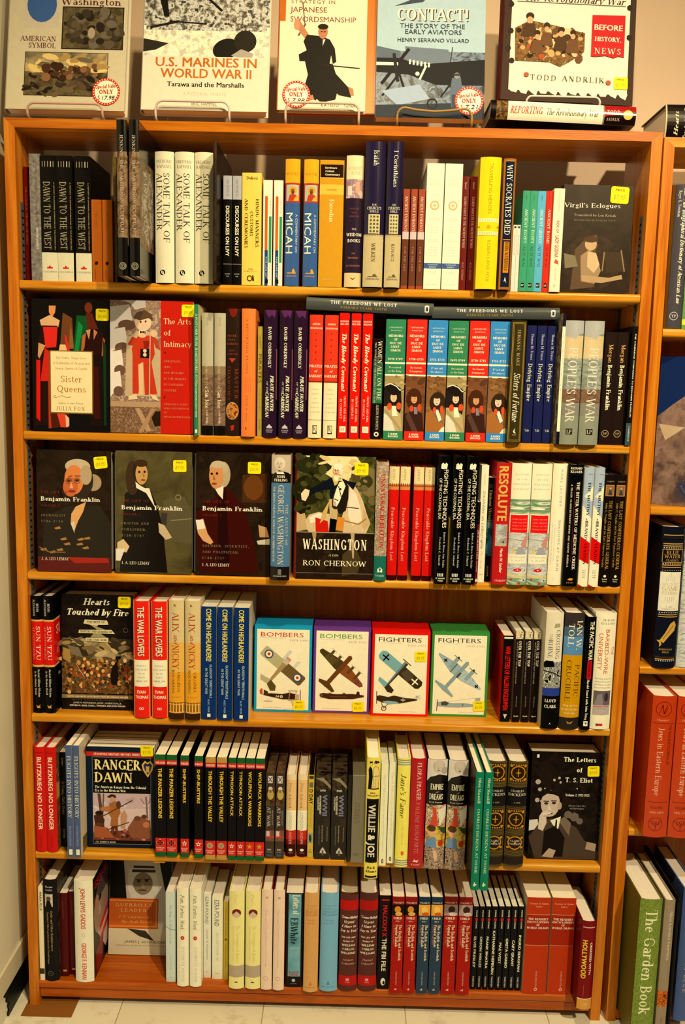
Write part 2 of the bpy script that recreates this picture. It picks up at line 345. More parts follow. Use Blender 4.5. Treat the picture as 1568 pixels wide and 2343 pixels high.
STY = {'r': (roman, 0, 0, .05), 'rb': (roman, 1, 0, .06), 'ri': (roman, 0, .25, .03), 'rbi': (roman, 1, .25, .05), 'rw': (roman, 0, 0, .22), 'rbw': (roman, 1, 0, .2), 's': (sans, 0, 0, 0), 'b': (sans, 1, 0, 0), 'bb': (sans, 1.7, 0, .06), 'si': (sans, 0, .25, 0), 'sw': (sans, 0, 0, .25)}

# ------------------------------------------------------------ printing on a face (u to the right, v DOWN from the top, both 0..1)
def clip(poly, a, b, lo):
    out = []
    for i in range(len(poly)):
        p, q = poly[i], poly[(i+1) % len(poly)]
        ip = (p[0] >= a) if lo else (p[0] <= b); iq = (q[0] >= a) if lo else (q[0] <= b); e = a if lo else b
        if ip: out.append(p)
        if ip != iq:
            t = (e-p[0])/(q[0]-p[0]); out.append((e, p[1]+t*(q[1]-p[1])))
    return out
class Art:
    def __init__(s, mb, w, h, fn, rough, curved=False):
        s.mb, s.w, s.h, s.fn, s.rough, s.curved, s.k = mb, w, h, fn, rough, curved, 1
    def put(s, poly, m):
        """poly in metres from the lower left"""
        m = M(m, s.rough)
        A = sum(poly[i][0]*poly[(i+1) % len(poly)][1]-poly[(i+1) % len(poly)][0]*poly[i][1] for i in range(len(poly)))
        if A < 0: poly = poly[::-1]
        s.c = (getattr(s, 'c', 0)+1) % 9
        L = s.k*2.5e-5+s.c*2.2e-6
        parts = [poly]
        if s.curved:
            xs = [p[0] for p in poly]
            if max(xs)-min(xs) > s.w*.16:
                parts = []; n = 10
                for i in range(n):
                    q = clip(clip(poly, s.w*i/n, 9, True), 0, s.w*(i+1)/n, False)
                    if len(q) > 2: parts.append(q)
        for q in parts: s.mb.face([s.fn(a, b, L) for a, b in q], m)
    def R(s, u0, v0, u1, v1, c):
        s.put([(u0*s.w, (1-v1)*s.h), (u1*s.w, (1-v1)*s.h), (u1*s.w, (1-v0)*s.h), (u0*s.w, (1-v0)*s.h)], c); s.k += 1
    def P(s, pts, c):
        s.put([(u*s.w, (1-v)*s.h) for u, v in pts], c); s.k += 1
    def E(s, cu, cv, ru, c, rv=None, n=20, rot=0):
        """ellipse, ru as a share of the width, rv (default round) as a share of the height"""
        rx = ru*s.w; ry = rx if rv is None else rv*s.h; ca, sa = math.cos(math.radians(rot)), math.sin(math.radians(rot))
        pts = []
        for i in range(n):
            x, y = rx*math.cos(2*math.pi*i/n), ry*math.sin(2*math.pi*i/n); pts.append((cu*s.w+x*ca-y*sa, (1-cv)*s.h+x*sa+y*ca))
        s.put(pts, c); s.k += 1
    def ring(s, cu, cv, ru, th, c, n=24):
        r = ru*s.w; t = th*s.w; x, y = cu*s.w, (1-cv)*s.h
        for i in range(n):
            a, b = 2*math.pi*i/n, 2*math.pi*(i+1)/n
            s.put([(x+r*math.cos(a), y+r*math.sin(a)), (x+r*math.cos(b), y+r*math.sin(b)), (x+(r-t)*math.cos(b), y+(r-t)*math.sin(b)), (x+(r-t)*math.cos(a), y+(r-t)*math.sin(a))], c)
        s.k += 1
    def line(s, pts, wd, c):
        """polyline, width as a share of the face width"""
        q = [(u*s.w, (1-v)*s.h) for u, v in pts]; wd = wd*s.w/2
        for (x0, y0), (x1, y1) in zip(q[:-1], q[1:]):
            L = math.hypot(x1-x0, y1-y0) or 1; nx, ny = -(y1-y0)/L*wd, (x1-x0)/L*wd
            s.put([(x0+nx, y0+ny), (x0-nx, y0-ny), (x1-nx, y1-ny), (x1+nx, y1+ny)], c)
        s.k += 1
    def _text(s, txt, st, c, x, y, L, cap, rot):
        fn, b, sl, tr = STY[st]; P, wd = fn(txt, b, sl, tr); sx = L/wd
        for q in P:
            pts = []
            for px, py in q:
                a, e = px*sx-L/2, (py-.5)*cap
                if rot == -90: a, e = e, -a
                elif rot == 90: a, e = -e, a
                elif rot: 
                    ca, sa = math.cos(math.radians(rot)), math.sin(math.radians(rot)); a, e = a*ca-e*sa, a*sa+e*ca
                pts.append((x+a, y+e))
            s.put(pts, c)
        s.k += 1
    def T(s, txt, cu, cv, ln, cap, c, st='r', rot=-90):
        """lettering reading down the face: ln share of height, cap share of width"""
        s._text(txt, st, c, cu*s.w, (1-cv)*s.h, ln*s.h, cap*s.w, rot)
    def H(s, txt, cu, cv, ln, cap, c, st='r', rot=0):
        """level lettering: ln share of width, cap share of height"""
        s._text(txt, st, c, cu*s.w, (1-cv)*s.h, ln*s.w, cap*s.h, rot)
    def dabs(s, u0, v0, u1, v1, n, cols, size, seed=1, asp=1.0):
        """loose brush dabs inside a box"""
        rg = random.Random(seed)
        for i in range(n):
            u, v = rg.uniform(u0, u1), rg.uniform(v0, v1); r = size*rg.uniform(.5, 1.4); k = s.k
            s.E(u, v, r, cols[i % len(cols)], r*asp*s.w/s.h*rg.uniform(.5, 1.2), n=7, rot=rg.uniform(-40, 40)); s.k = k+(i % 4 == 3)*.5
        s.k = int(s.k)+2
    def head(s, cu, cv, r, skin='#d89a58', hair='#5a3a1c', turn=0, white=False):
        """a portrait head; r = half face width as a share of the face width"""
        k = r*s.w/s.h
        s.E(cu-.15*r*turn, cv-.25*k, r*1.28, hair, k*1.45); s.E(cu, cv, r*.86, skin, k*1.22)
        s.E(cu, cv-.98*k, r*.86, hair, k*.42)
        d = '#4a2a14' if not white else '#2a2420'
        for e in (-.36, .36): s.E(cu+r*(e+.16*turn), cv-.1*k, r*.1, d, k*.06); s.E(cu+r*(e+.16*turn), cv-.3*k, r*.18, '#7a5030' if not white else '#6a6050', k*.035)
        s.P([(cu+r*(.16*turn-.02), cv-.05*k), (cu+r*(.16*turn-.13), cv+.34*k), (cu+r*(.16*turn+.1), cv+.34*k)], '#b07038' if not white else '#8a7a64')
        s.E(cu+.14*r*turn, cv+.64*k, r*.28, '#9a4a30' if not white else '#4a4036', k*.08)

# ------------------------------------------------------------ pixel of the photograph -> point in the room
def ray(x, y):
    d = np.array([(x-784)/FPX, (y-1171.5)/FPX, 1.0]); return RW.T@d
def onY(x, y, Y=0.0):
    d = ray(x, y); t = (Y-CAMP[1])/d[1]; return CAMP+t*d
def onZ(x, y, Z):
    d = ray(x, y); t = (Z-CAMP[2])/d[2]; return CAMP+t*d
def topx(p):
    q = RW@(np.array(p)-CAMP); return 784+FPX*q[0]/q[2], 1171.5+FPX*q[1]/q[2]

# ------------------------------------------------------------ books
DEPTH = .155
def sticker(parent, w_, h_, fn, u, v, size, rot=0, price='$9.95', kind='square'):
    """price label stuck on a cover; u, v of its centre, size = width in metres"""
    mb = MB(); cx, cy = u*w_, (1-v)*h_; ca, sa = math.cos(rot), math.sin(rot); L0 = .0012
    def f(a, b, L): 
        a -= size/2; b -= size*(.45 if kind == 'square' else .5); return fn(cx+a*ca-b*sa, cy+a*sa+b*ca, L0+L)
    if kind == 'square':
        W_, H_ = size, size*.9; a = Art(mb, W_, H_, f, .45)
        c = .12; pts = [(c, 0), (1-c, 0), (1-c*.3, c*.3), (1, c), (1, 1-c), (1-c*.3, 1-c*.3), (1-c, 1), (c, 1), (c*.3, 1-c*.3), (0, 1-c), (0, c), (c*.3, c*.3)]
        b = [f(p[0]*W_, (1-p[1])*H_, 0) for p in pts]; bb = [f(p[0]*W_, (1-p[1])*H_, -.0004) for p in pts]; n = len(pts)
        mb.poly(b+bb, [tuple(range(n))[::-1]]+[(i, (i+1) % n, n+(i+1) % n, n+i) for i in range(n)], mat('#f6dc10', .5, .02))
        a.H('PRICE', .5, .2, .5, .15, '#5a4a08', 'b'); a.H(price, .48, .62, .66, .28, '#a8902a', 'si')
    else:
        W_ = H_ = size; a = Art(mb, W_, H_, f, .45); n = 28
        pts = [(.5+.5*math.cos(2*math.pi*i/n), .5+.5*math.sin(2*math.pi*i/n)) for i in range(n)]
        b = [f(p[0]*W_, (1-p[1])*H_, 0) for p in pts]; bb = [f(p[0]*W_, (1-p[1])*H_, -.0004) for p in pts]
        mb.poly(b+bb, [tuple(range(n))[::-1]]+[(i, (i+1) % n, n+(i+1) % n, n+i) for i in range(n)], mat('#f2e6cc', .5, .02))
        a.ring(.5, .5, .5, .085, '#d02c18', 40)
        for i in range(30): t = 2*math.pi*i/30; a.E(.5+.455*math.cos(t), .5+.455*math.sin(t), .022, '#f2e6cc', n=6)
        a.H('Special Value', .5, .3, .74, .13, '#c8301c', 'rbi', 4); a.H('ONLY', .5, .5, .5, .15, '#c8301c', 'rb'); a.H('$', .24, .72, .08, .16, '#c8301c', 'r'); a.H(price, .58, .72, .46, .15, '#3a3030', 'si')
    return mb.build('price_sticker', parent)

def make_book(name, kind, t, d, h, spine_col, spine_art, cover_col, cover_art, back_col, pages, rough, label, cat='book', group=None, stick=None, cover_label=None):
    """local frame: spine in the plane y=0 facing -y, x = thickness (front cover at +x), z = height"""
    r = root(name, label, cat, group=group)
    hard = kind == 'h'; box = kind == 'd'
    bt = .0024 if hard else .0006; over = .003 if hard else .0
    bul = min(.006, t*.16) if hard else (min(.0012, t*.05) if not box else 0)
    n = 10 if bul else 1
    def prof(u): return bul*(2*u/t-1)**2
    # spine: outer skin, inner skin and ends
    mb = MB(); sm = M(spine_col, rough)
    zt = h; V = []; F = []
    th = .0015 if hard else .0006
    for i in range(n+1):
        u = t*i/n; y = prof(u)
        V += [(u-t/2, y, 0), (u-t/2, y, zt), (u-t/2, y+th, 0), (u-t/2, y+th, zt)]
    for i in range(n):
        a, b = 4*i, 4*i+4
        F += [(a, b, b+1, a+1), (a+2, a+3, b+3, b+2), (a+1, b+1, b+3, a+3), (a, a+2, b+2, b)]
    F += [(0, 1, 3, 2), (4*n, 4*n+2, 4*n+3, 4*n+1)]
    mb.poly(V, F, sm, False)
    if spine_art: spine_art(Art(mb, t, h, lambda u, v, L: (u-t/2, prof(u)-L, v), rough, bul > 0))
    mb.build('spine', r)
    # covers
    y0 = prof(0)+.0002
    for sgn, nm, cc, ar in ((1, 'front_cover', cover_col, cover_art), (-1, 'back_cover', back_col, None)):
        mb = MB(); xa, xb = (t/2-bt, t/2) if sgn > 0 else (-t/2, -t/2+bt)
        mb.box(xa, y0, 0, xb, d, h, M(cc, rough))
        if ar and sgn > 0: ar(Art(mb, d-y0, h, lambda u, v, L: (t/2+L, y0+u, v), rough))
        o = mb.build(nm, r)
        if cover_label and sgn > 0: o['label'] = cover_label
        if sgn > 0: front = o
    if stick:
        for s_ in stick: sticker(front, d-y0, h, lambda u, v, L: (t/2+L, y0+u, v), *s_)
    mb = MB()
    if box:
        mb.box(-t/2+bt, y0, h-.0012, t/2-bt, d, h, M(pages, rough)); mb.box(-t/2+bt, d-.0012, .0012, t/2-bt, d, h-.0012, M(cover_col, rough)); mb.box(-t/2+bt, y0, 0, t/2-bt, d, .0012, M(cover_col, rough))
        mb.build('case_edge', r)
    else:
        mb.box(-t/2+bt+.0001, y0+th+.0004, over+.0002, t/2-bt-.0001, d-over-.0004, h-over-.0004, pages)
        mb.build('pages', r)
    return r
ORD = {2: ['left copy', 'right copy'], 3: ['leftmost copy', 'middle copy', 'rightmost copy']}
NTH = ['first', 'second', 'third', 'fourth', 'fifth', 'sixth', 'seventh', 'eighth']
def ordinal(i, n): return ORD[n][i] if n in ORD else '%s copy from left' % NTH[i]
ROWS = {1: 1.5139, 2: 1.2274, 3: .9484, 4: .6519, 5: .3525, 6: .0559}
LIM = {}
NAMES = {'h': 'hardback_book', 'p': 'paperback_book', 'd': 'disc_case'}
def S(row, kind, crop, places, label, col, art=None, inset=None, depth=None, side=None, back=None, pages=None, rough=.38, fart=None, group=None, cat=None, z=None, name=None, stick=None, minw=.004, htop=None):
    """books standing spine out. places: (xl, xr, y) bottom then (xl, xr, y) top, in crop pixels; one entry per copy"""
    ox, oy, s = crop; zs = ROWS[row] if z is None else z
    L = []
    for (bl, br, yb, tl, tr, yt) in places:
        bl, br, tl, tr = [ox+q/s for q in (bl, br, tl, tr)]; yb = oy+yb/s; yt = oy+yt/s
        if inset is None: Y = float(np.clip(onZ((bl+br)/2, yb, zs)[1], -.1, .07))
        else: Y = inset
        P0, P1 = onY(bl, yb, Y), onY(br, yb, Y); Q0, Q1 = onY(tl, yt, Y), onY(tr, yt, Y)
        L.append([((P0[0]+P1[0])/2+(Q0[0]+Q1[0])/2, (P1[0]-P0[0]+Q1[0]-Q0[0])/2, Y, (Q0[2]+Q1[2])/2-zs)])
    L = [[q[0][0]/2, q[0][1], q[0][2], q[0][3]] for q in L]
    t = max(minw, sum(q[1] for q in L)/len(L)-.0006); h = sum(q[3] for q in L)/len(L)
    Y = sum(q[2] for q in L)/len(L)
    if row in LIM: h = min(h, LIM[row]-zs-.002)
    d = depth if depth else (.150 if kind == 'h' else .138)
    d = min(d, .151-max(q[2] for q in L))
    for i, q in enumerate(L):
        lab = label if len(L) == 1 else label+', '+ordinal(i, len(L))
        if i == 0:
            r0 = make_book(name or NAMES[kind], kind, t, d, h, col, art, side or col, fart, back or side or col, M(pages) if isinstance(pages, str) else (pages or (PAGES if kind != 'd' else M(col))), rough, lab, cat or ('book' if kind != 'd' else 'disc case'), group if len(L) > 1 or group else None, stick)
            r = r0
        else: r = copy_thing(r0, lab)
        if group is None and len(L) > 1: r['group'] = 'copies of the '+label.split(',')[0]
        r.location = (q[0], q[2], zs+.0003)
        PLACED.append((row, q[0]-t/2, q[0]+t/2, q[2], q[2]+d, r, t))
    return r0
PLACED = []
def Fo(row, kind, crop, BL, BR, TL, TR, thick, label, col, art=None, spine=None, lean=3.0, inset=None, z=None, pages=None, rough=.35, stick=None, copies=0, group=None, copy_label=None, F=1.0, name=None, roll=0, lift=True):
    """a book facing the room with its front cover; corners in crop pixels"""
    ox, oy, s = crop; zs = ROWS[row] if z is None else z
    c = [(ox+a/s, oy+b/s) for a, b in (BL, BR, TL, TR)]
    if inset is None: Y = float(np.clip((onZ(*c[0], zs)[1]+onZ(*c[1], zs)[1])/2, -.1, .09))
    else: Y = inset
    p = [onY(*q, Y) for q in c[:2]]
    def atlean(q):
        n = np.array([0, math.cos(math.radians(lean)), -math.sin(math.radians(lean))]); d = ray(*q); o = np.array([0, Y, zs])
        return CAMP+d*(np.dot(n, o-CAMP)/np.dot(n, d))
    qt = [atlean(q) for q in c[2:]]
    wd = ((p[1][0]-p[0][0])+(qt[1][0]-qt[0][0]))/2; xl = (p[0][0]+qt[0][0])/2
    h = ((qt[0][2]+qt[1][2])/2-zs)/math.cos(math.radians(lean))
    if row in ROWS:
        xl = max(xl, -.5876); wd = min(wd, .5876-xl)
    if F > 1:
        h *= F; art0 = art
        def art(a): a.h = a.h/F; art0(a)
    if row in LIM: h = min(h, (LIM[row]-zs-.003)/math.cos(math.radians(lean)))
    r = make_book(name or NAMES[kind], kind, thick, wd, h, spine or col, None, col, art, col, pages or PAGES, rough, label, 'book', group, stick)
    # front cover plane (x=+t/2) is put at Y: turn -90 deg about Z, then lean back
    def put(o, k):
        R = Matrix.Rotation(math.radians(roll), 4, 'Y') @ Matrix.Rotation(math.radians(-lean), 4, 'X') @ Matrix.Rotation(math.radians(-90), 4, 'Z')
        o.rotation_euler = R.to_euler()
        off = R @ Vector((thick/2, 0, 0))
        step = k*(thick+.0002)
        o.location = (xl-off.x, Y-off.y+step/math.cos(math.radians(lean)), zs+.0004-off.z+wd/2*math.sin(math.radians(roll))+(max(0, thick*math.sin(math.radians(lean))) if lift else 0))
    put(r, 0)
    for k in range(1, copies+1):
        cc = copy_thing(r, copy_label[k-1]); put(cc, k)
        if group: cc['group'] = group
    PLACED.append((row, xl, xl+wd, Y, Y+thick*(copies+1), None, wd))
    return r

# ------------------------------------------------------------ the room
D = DEPTH; W2 = .61; ZT = 1.8058; ST = .020
WALLY = .262; WALLX = -.645
def onX(x, y, X):
    d = ray(x, y); t = (X-CAMP[0])/d[0]; return CAMP+t*d
def plaster(name, col, rough=.6):
    m, nt, b = node_mat(name, alb(col), rough)
    tc = nt.nodes.new('ShaderNodeTexCoord'); n = nt.nodes.new('ShaderNodeTexNoise'); n.inputs['Scale'].default_value = 7; n.inputs['Detail'].default_value = 7
    r = nt.nodes.new('ShaderNodeMapRange'); r.inputs[3].default_value = .88; r.inputs[4].default_value = 1.06
    mx = nt.nodes.new('ShaderNodeMix'); mx.data_type = 'RGBA'; mx.blend_type = 'MULTIPLY'; mx.inputs[0].default_value = 1; mx.inputs[6].default_value = (*alb(col), 1)
    nt.links.new(tc.outputs['Object'], n.inputs['Vector']); nt.links.new(n.outputs['Fac'], r.inputs[0]); nt.links.new(r.outputs[0], mx.inputs[7]); nt.links.new(mx.outputs[2], b.inputs['Base Color'])
    n2 = nt.nodes.new('ShaderNodeTexNoise'); n2.inputs['Scale'].default_value = 160; bp = nt.nodes.new('ShaderNodeBump'); bp.inputs['Strength'].default_value = .12; bp.inputs['Distance'].default_value = .002
    nt.links.new(tc.outputs['Object'], n2.inputs['Vector']); nt.links.new(n2.outputs['Fac'], bp.inputs['Height']); nt.links.new(bp.outputs[0], b.inputs['Normal'])
    return m
WALLM = plaster('painted_wall', '#dcb682')
mb = MB(); mb.box(-1.0, WALLY, 0, 2.2, WALLY+.1, 2.9, WALLM); structure(mb.build('wall_back'))
mb = MB(); mb.box(WALLX-.1, -2.6, 0, WALLX, WALLY, 2.9, plaster('painted_side_wall', '#e8d8a0')); structure(mb.build('wall_left'))
# floor: old cream vinyl tiles with dirty joints and scuffs
m, nt, b = node_mat('cream_vinyl_tiles', alb('#e6d49c'), .4)
tc = nt.nodes.new('ShaderNodeTexCoord'); br = nt.nodes.new('ShaderNodeTexBrick'); br.offset = 0; br.inputs['Scale'].default_value = 1
br.inputs['Brick Width'].default_value = .305; br.inputs['Row Height'].default_value = .305; br.inputs['Mortar Size'].default_value = .0010
br.inputs['Color1'].default_value = (*alb('#ead8a2'), 1); br.inputs['Color2'].default_value = (*alb('#e0cc94'), 1); br.inputs['Mortar'].default_value = (*alb('#a08c54'), 1)
mp = nt.nodes.new('ShaderNodeMapping'); mp.inputs['Location'].default_value = (.11, .125, 0)
n = nt.nodes.new('ShaderNodeTexNoise'); n.inputs['Scale'].default_value = 9; n.inputs['Detail'].default_value = 9; n.inputs['Roughness'].default_value = .7
r = nt.nodes.new('ShaderNodeValToRGB'); r.color_ramp.elements[0].position = .3; r.color_ramp.elements[0].color = (.35, .28, .16, 1); r.color_ramp.elements[1].position = .46; r.color_ramp.elements[1].color = (1, 1, 1, 1)
mx = nt.nodes.new('ShaderNodeMix'); mx.data_type = 'RGBA'; mx.blend_type = 'MULTIPLY'; mx.inputs[0].default_value = .7
nt.links.new(tc.outputs['Object'], mp.inputs[0]); nt.links.new(mp.outputs[0], br.inputs['Vector']); nt.links.new(tc.outputs['Object'], n.inputs['Vector']); nt.links.new(n.outputs['Fac'], r.inputs[0])
nt.links.new(br.outputs['Color'], mx.inputs[6]); nt.links.new(r.outputs[0], mx.inputs[7]); nt.links.new(mx.outputs[2], b.inputs['Base Color'])
mb = MB(); mb.box(WALLX-.1, -2.6, -.1, 2.2, WALLY+.1, 0, m); structure(mb.build('floor'))
# a bare brown patch of floor by the foot of the left side, with a ragged pale lip
mb = MB(); a = onZ(72, 2284, .002); c = onZ(150, 2326, .002)
mb.box(a[0]-.004, c[1], 0, c[0]+.012, D, .0012, plaster('bare_brown_subfloor', '#8c5218', .6)); structure(mb.build('trim_1'))
# left wall: cream wooden skirting with a torn black vinyl cove base below it
zt, zb = onX(62.7, 2122, WALLX)[2], onX(30, 2232, WALLX)[2]
mb = MB(); mb.bevbox(WALLX, -1.2, zb, WALLX+.006, D, zt, plaster('cream_gloss_skirting', '#dcc890', .35), .002); structure(mb.build('baseboard_left'))
pts = [(.155, zb-.001), (.155, .0008)]
yend = onX(9, 2270, WALLX)[1]
rag = [(yend+.012, .0008), (yend+.010, zb*.12), (yend+.016, zb*.2), (yend+.012, zb*.34), (yend+.016, zb*.45), (yend+.005, zb*.58), (yend+.008, zb*.7), (yend-.004, zb*.84), (yend, zb-.001)]
P = pts+rag; mb = MB(); k = len(P)
mb.poly([(WALLX+.0035, y, z) for y, z in P]+[(WALLX, y, z) for y, z in P], [tuple(range(k))]+[(i, i+k, (i+1) % k+k, (i+1) % k) for i in range(k)], mat('#14160e', .45))
structure(mb.build('trim_2'))

# ------------------------------------------------------------ bookcases
STEEL = mat('#5a5646', .35); DARKH = mat('#0c0a06', .6)
def prism(mb, poly, y0, y1, m):
    """XZ outline pushed from y0 to y1"""
    k = len(poly); V = [(x, y0, z) for x, z in poly]+[(x, y1, z) for x, z in poly]
    mb.poly(V, [tuple(range(k))]+[tuple(range(k, 2*k))[::-1]]+[(i, i+k, (i+1) % k+k, (i+1) % k) for i in range(k)], m)
def shelf_board(parent, x0, x1, z, d0, d1, m, th=.0165, name='shelf'):
    mb = MB(); r = .005; pr = []
    for i in range(5): t = math.pi/2*i/4; pr.append((d0+r-r*math.sin(t), z-r+r*math.cos(t)))
    for i in range(5): t = math.pi/2*i/4; pr.append((d0+r-r*math.cos(t), z-th+r-r*math.sin(t)))
    pr += [(d1, z-th), (d1, z)]
    k = len(pr); V = [(x0, y, zz) for y, zz in pr]+[(x1, y, zz) for y, zz in pr]
    mb.poly(V, [tuple(range(k)), tuple(range(k, 2*k))[::-1]]+[(i, (i+1) % k, (i+1) % k+k, i+k) for i in range(k)], m)
    return mb.build(name, parent)
def standard(parent, x, y, z0, z1, sgn):
    mb = MB(); mb.box(min(x, x+.0015*sgn), y-.008, z0, max(x, x+.0015*sgn), y+.008, z1, STEEL)
    k = int((z1-z0)/.0127)
    for i in range(k): 
        z = z0+.006+i*.0127; mb.box(min(x+.0015*sgn, x+.0018*sgn), y-.004, z, max(x+.0015*sgn, x+.0018*sgn), y+.004, z+.004, DARKH)
    mb.build('shelf_standard', parent)
def clip_bracket(parent, x, y, z, sgn):
    mb = MB(); mb.tube([(x+.001*sgn, y, z-.03), (x+.0015*sgn, y, z-.012), (x+.003*sgn, y, z-.004), (x+.016*sgn, y, z-.0018)], .0011, STEEL, 6); mb.build('shelf_clip', parent)
bc = root('bookcase', 'shallow golden oak bookcase full of books, standing beside the left wall', 'bookcase', (0, 0, 0))
mb = MB(); prism(mb, [(-W2, 0), (-W2+ST, 0), (-W2+ST, ZT-ST+.003), (-W2, ZT)], 0, D, WOODZ); sides = {-1: mb.build('side_panel', bc)}
mb = MB(); prism(mb, [(W2-ST, 0), (W2, 0), (W2, ZT), (W2-ST, ZT-ST+.003)], 0, D, WOODZ); sides[1] = mb.build('side_panel', bc)
mb = MB(); prism(mb, [(-W2, ZT), (-W2+ST, ZT-ST+.003), (W2-ST, ZT-ST+.003), (W2, ZT)], 0, D, WOODT); mb.build('top_board', bc)
for k in (1, 2, 3, 4, 5): shelf_board(bc, -W2+ST+.001, W2-ST-.001, ROWS[k], .0005, D-.003, WOODX)
shelf_board(bc, -W2+ST, W2-ST, ROWS[6], .002, D-.003, WOODD, .018, 'bottom_shelf')
mb = MB(); mb.bevbox(-W2+ST, .006, .016, W2-ST, .024, ROWS[6]-.018, WOODD, .002); mb.build('kick_rail', bc)
mb = MB(); mb.box(-W2+ST, D-.003, .01, W2-ST, D, ROWS[1]+.004, WOODB); mb.build('back_panel', bc)
for sx in (-1, 1):
    x = sx*(W2-ST)
    for y in (.026, .125): standard(sides[sx], x, y, .1, 1.66, -sx)
    for k in (1, 2, 3, 4, 5): 
        for y in (.026, .125): clip_bracket(sides[sx], x, y, ROWS[k]-.0165, -sx)
mb = MB(); a = onY(366+.0, 1978, .01); mb.bevbox(a[0]-.012, .004, ROWS[5]-.0165-.004, a[0]+.012, .03, ROWS[5]-.0165, WOODX, .001); mb.build('repair_block', bc)
LIM.update({1: ZT-ST+.003, 2: ROWS[1]-.0165, 3: ROWS[2]-.0165, 4: ROWS[3]-.0165, 5: ROWS[4]-.0165, 6: ROWS[5]-.0165})
# the next bookcase to the right, a little lower, its left side leaning a hair
XR = W2+.0135; ZR = 1.797
bc2 = root('bookcase', 'second golden oak bookcase cut off by the right edge of the photo', 'bookcase', (XR, 0, 0))
RWD = .78
mb = MB(); prism(mb, [(0, 0), (ST, 0), (ST-.0105, ZR-ST+.003), (-.0105, ZR)], 0, D, WOODZ); mb.build('side_panel', bc2)
mb = MB(); prism(mb, [(RWD-ST, 0), (RWD, 0), (RWD, ZR), (RWD-ST, ZR-ST+.003)], 0, D, WOODZ); mb.build('side_panel', bc2)
mb = MB(); prism(mb, [(-.0105, ZR), (ST-.0105, ZR-ST+.003), (RWD-ST, ZR-ST+.003), (RWD, ZR)], 0, D, WOODX); mb.build('top_board', bc2)
ZA = onY(1530, 752)[2]; ZC = onY(1500, 1526)[2]; ZD = onY(1475, 1898)[2]; ZE = .03
for k in (ZA, ZC, ZD): shelf_board(bc2, ST+.0015-.0105*k/ZR, RWD-ST-.001, k, .0005, D-.003, WOODX)
ZB = onY(1500, 1160)[2]
shelf_board(bc2, ST+.0015-.0105*ZB/ZR, RWD-ST-.001, ZB, .0005, D-.003, WOODX)
mb = MB(); mb.box(ST, D-.003, .01, RWD-ST, D, ZA+.004, WOODB); mb.build('back_panel', bc2)

# ------------------------------------------------------------ row 1 (top shelf)
C3 = (0, 240, 2.9037); C4 = (480, 290, 2.9037); C5 = (960, 290, 2.579)
K6 = 3.2667
def a(A): A.T('THE CLASSICAL THEATRE OF CHINA', .5, .42, .5, .3, '#9a5a28', 'r')
S(1, 'h', C3, [(135, 173, 1152, 137, 175, 412)], 'thin dark red hardback at the far left of the top shelf', '#6a0c06', a, .03)
S(1, 'h', C3, [(178, 197, 1152, 180, 199, 425)], 'very thin dark red book squeezed between the first red spine and the grey one', '#7a1008', None, .035)
def a(A): A.T('MODERN JAPANESE', .62, .665, .17, .2, '#d8ccac', 'b'); A.T('WRITERS AND THE NATURE OF', .62, .3, .4, .14, '#5a5040', 's')
S(1, 'p', C3, [(199, 270, 1152, 205, 283, 325)], 'silver grey paperback with plain spine left of three black books on the top shelf', 'n:silver', a, .012)
def a(A):
    A.R(0, .77, 1, 1, '#d8cc9a')
    for q in range(5): A.R(.14+q*.17, .045, .17+q*.17+.03*(q == 3), .09, '#b8a880')
    A.T('DAWN TO THE WEST', .4, .475, .54, .42, '#a2946a', 'r'); A.T('A HISTORY OF JAPANESE LITERATURE OF THE MODERN ERA', .86, .48, .54, .06, '#a8905c', 'b')
    A.P([(.32, .9), (.32, .885), (.4, .89), (.5, .872), (.6, .89), (.68, .885), (.68, .9)], '#c8281c'); A.H('COLUMBIA', .5, .925, .85, .013, '#6a604a', 'rw')
S(1, 'p', C3, [(270, 368, 1157, 278, 372, 340), (370, 488, 1161, 374, 492, 336), (492, 600, 1166, 502, 612, 340)], 'thick black paperback with white spine foot and red crown on the top shelf', '#16120c', a, .010, depth=.14, rough=.3)
def a(A): A.T('THE TALES', .5, .25, .2, .22, '#a04c10', 'r'); A.E(.42, .77, .17, '#3a1606', .022); A.E(.5, .757, .1, '#3a1606', .012); A.T('A JAPANESE READER', .3, .9, .12, .12, '#7a3408', 's')
S(1, 'p', C3, [(605, 677, 1165, 612, 678, 630), (680, 750, 1167, 683, 746, 632)], 'small orange paperback with a dark bird emblem, top shelf', '#c8661a', a, .012, depth=.11, rough=.25)
S(1, 'p', C3, [(754, 782, 1172, 752, 772, 345)], 'thin brown book with leafy patterned spine left of the two tall picture books', 'n:leaf', None, .02)
def a(A):
    A.R(0, .2, 1, .75, 'n:stone'); A.T('JENKINS  THE PARTHENON SCULPTURES', .5, .42, .65, .3, '#b8a684', 'r'); A.E(.5, .935, .36, '#98906c'); A.E(.5, .935, .29, '#2a2418'); A.ring(.5, .935, .22, .05, '#98906c'); A.H('P', .5, .935, .14, .012, '#98906c', 'rb')
def f(A):
    A.R(0, .22, 1, .8, 'n:stone'); A.P([(.1, .3), (.5, .25), (.6, .6), (.3, .78), (.05, .7)], 'n:castle'); A.P([(.55, .35), (.9, .3), (.85, .75), (.6, .7)], 'n:castle'); A.T('PARTHENON', .2, .5, .4, .1, '#c8b890', 'r')
S(1, 'h', C3, [(785, 850, 1112, 765, 840, 95), (860, 920, 1120, 855, 930, 100)], 'very tall glossy black and stone-brown book jutting out, top shelf', '#0d0a07', a, -.095, depth=.235, fart=f, rough=.18, stick=[(.12, .08, .02, 0, '$19.95')])
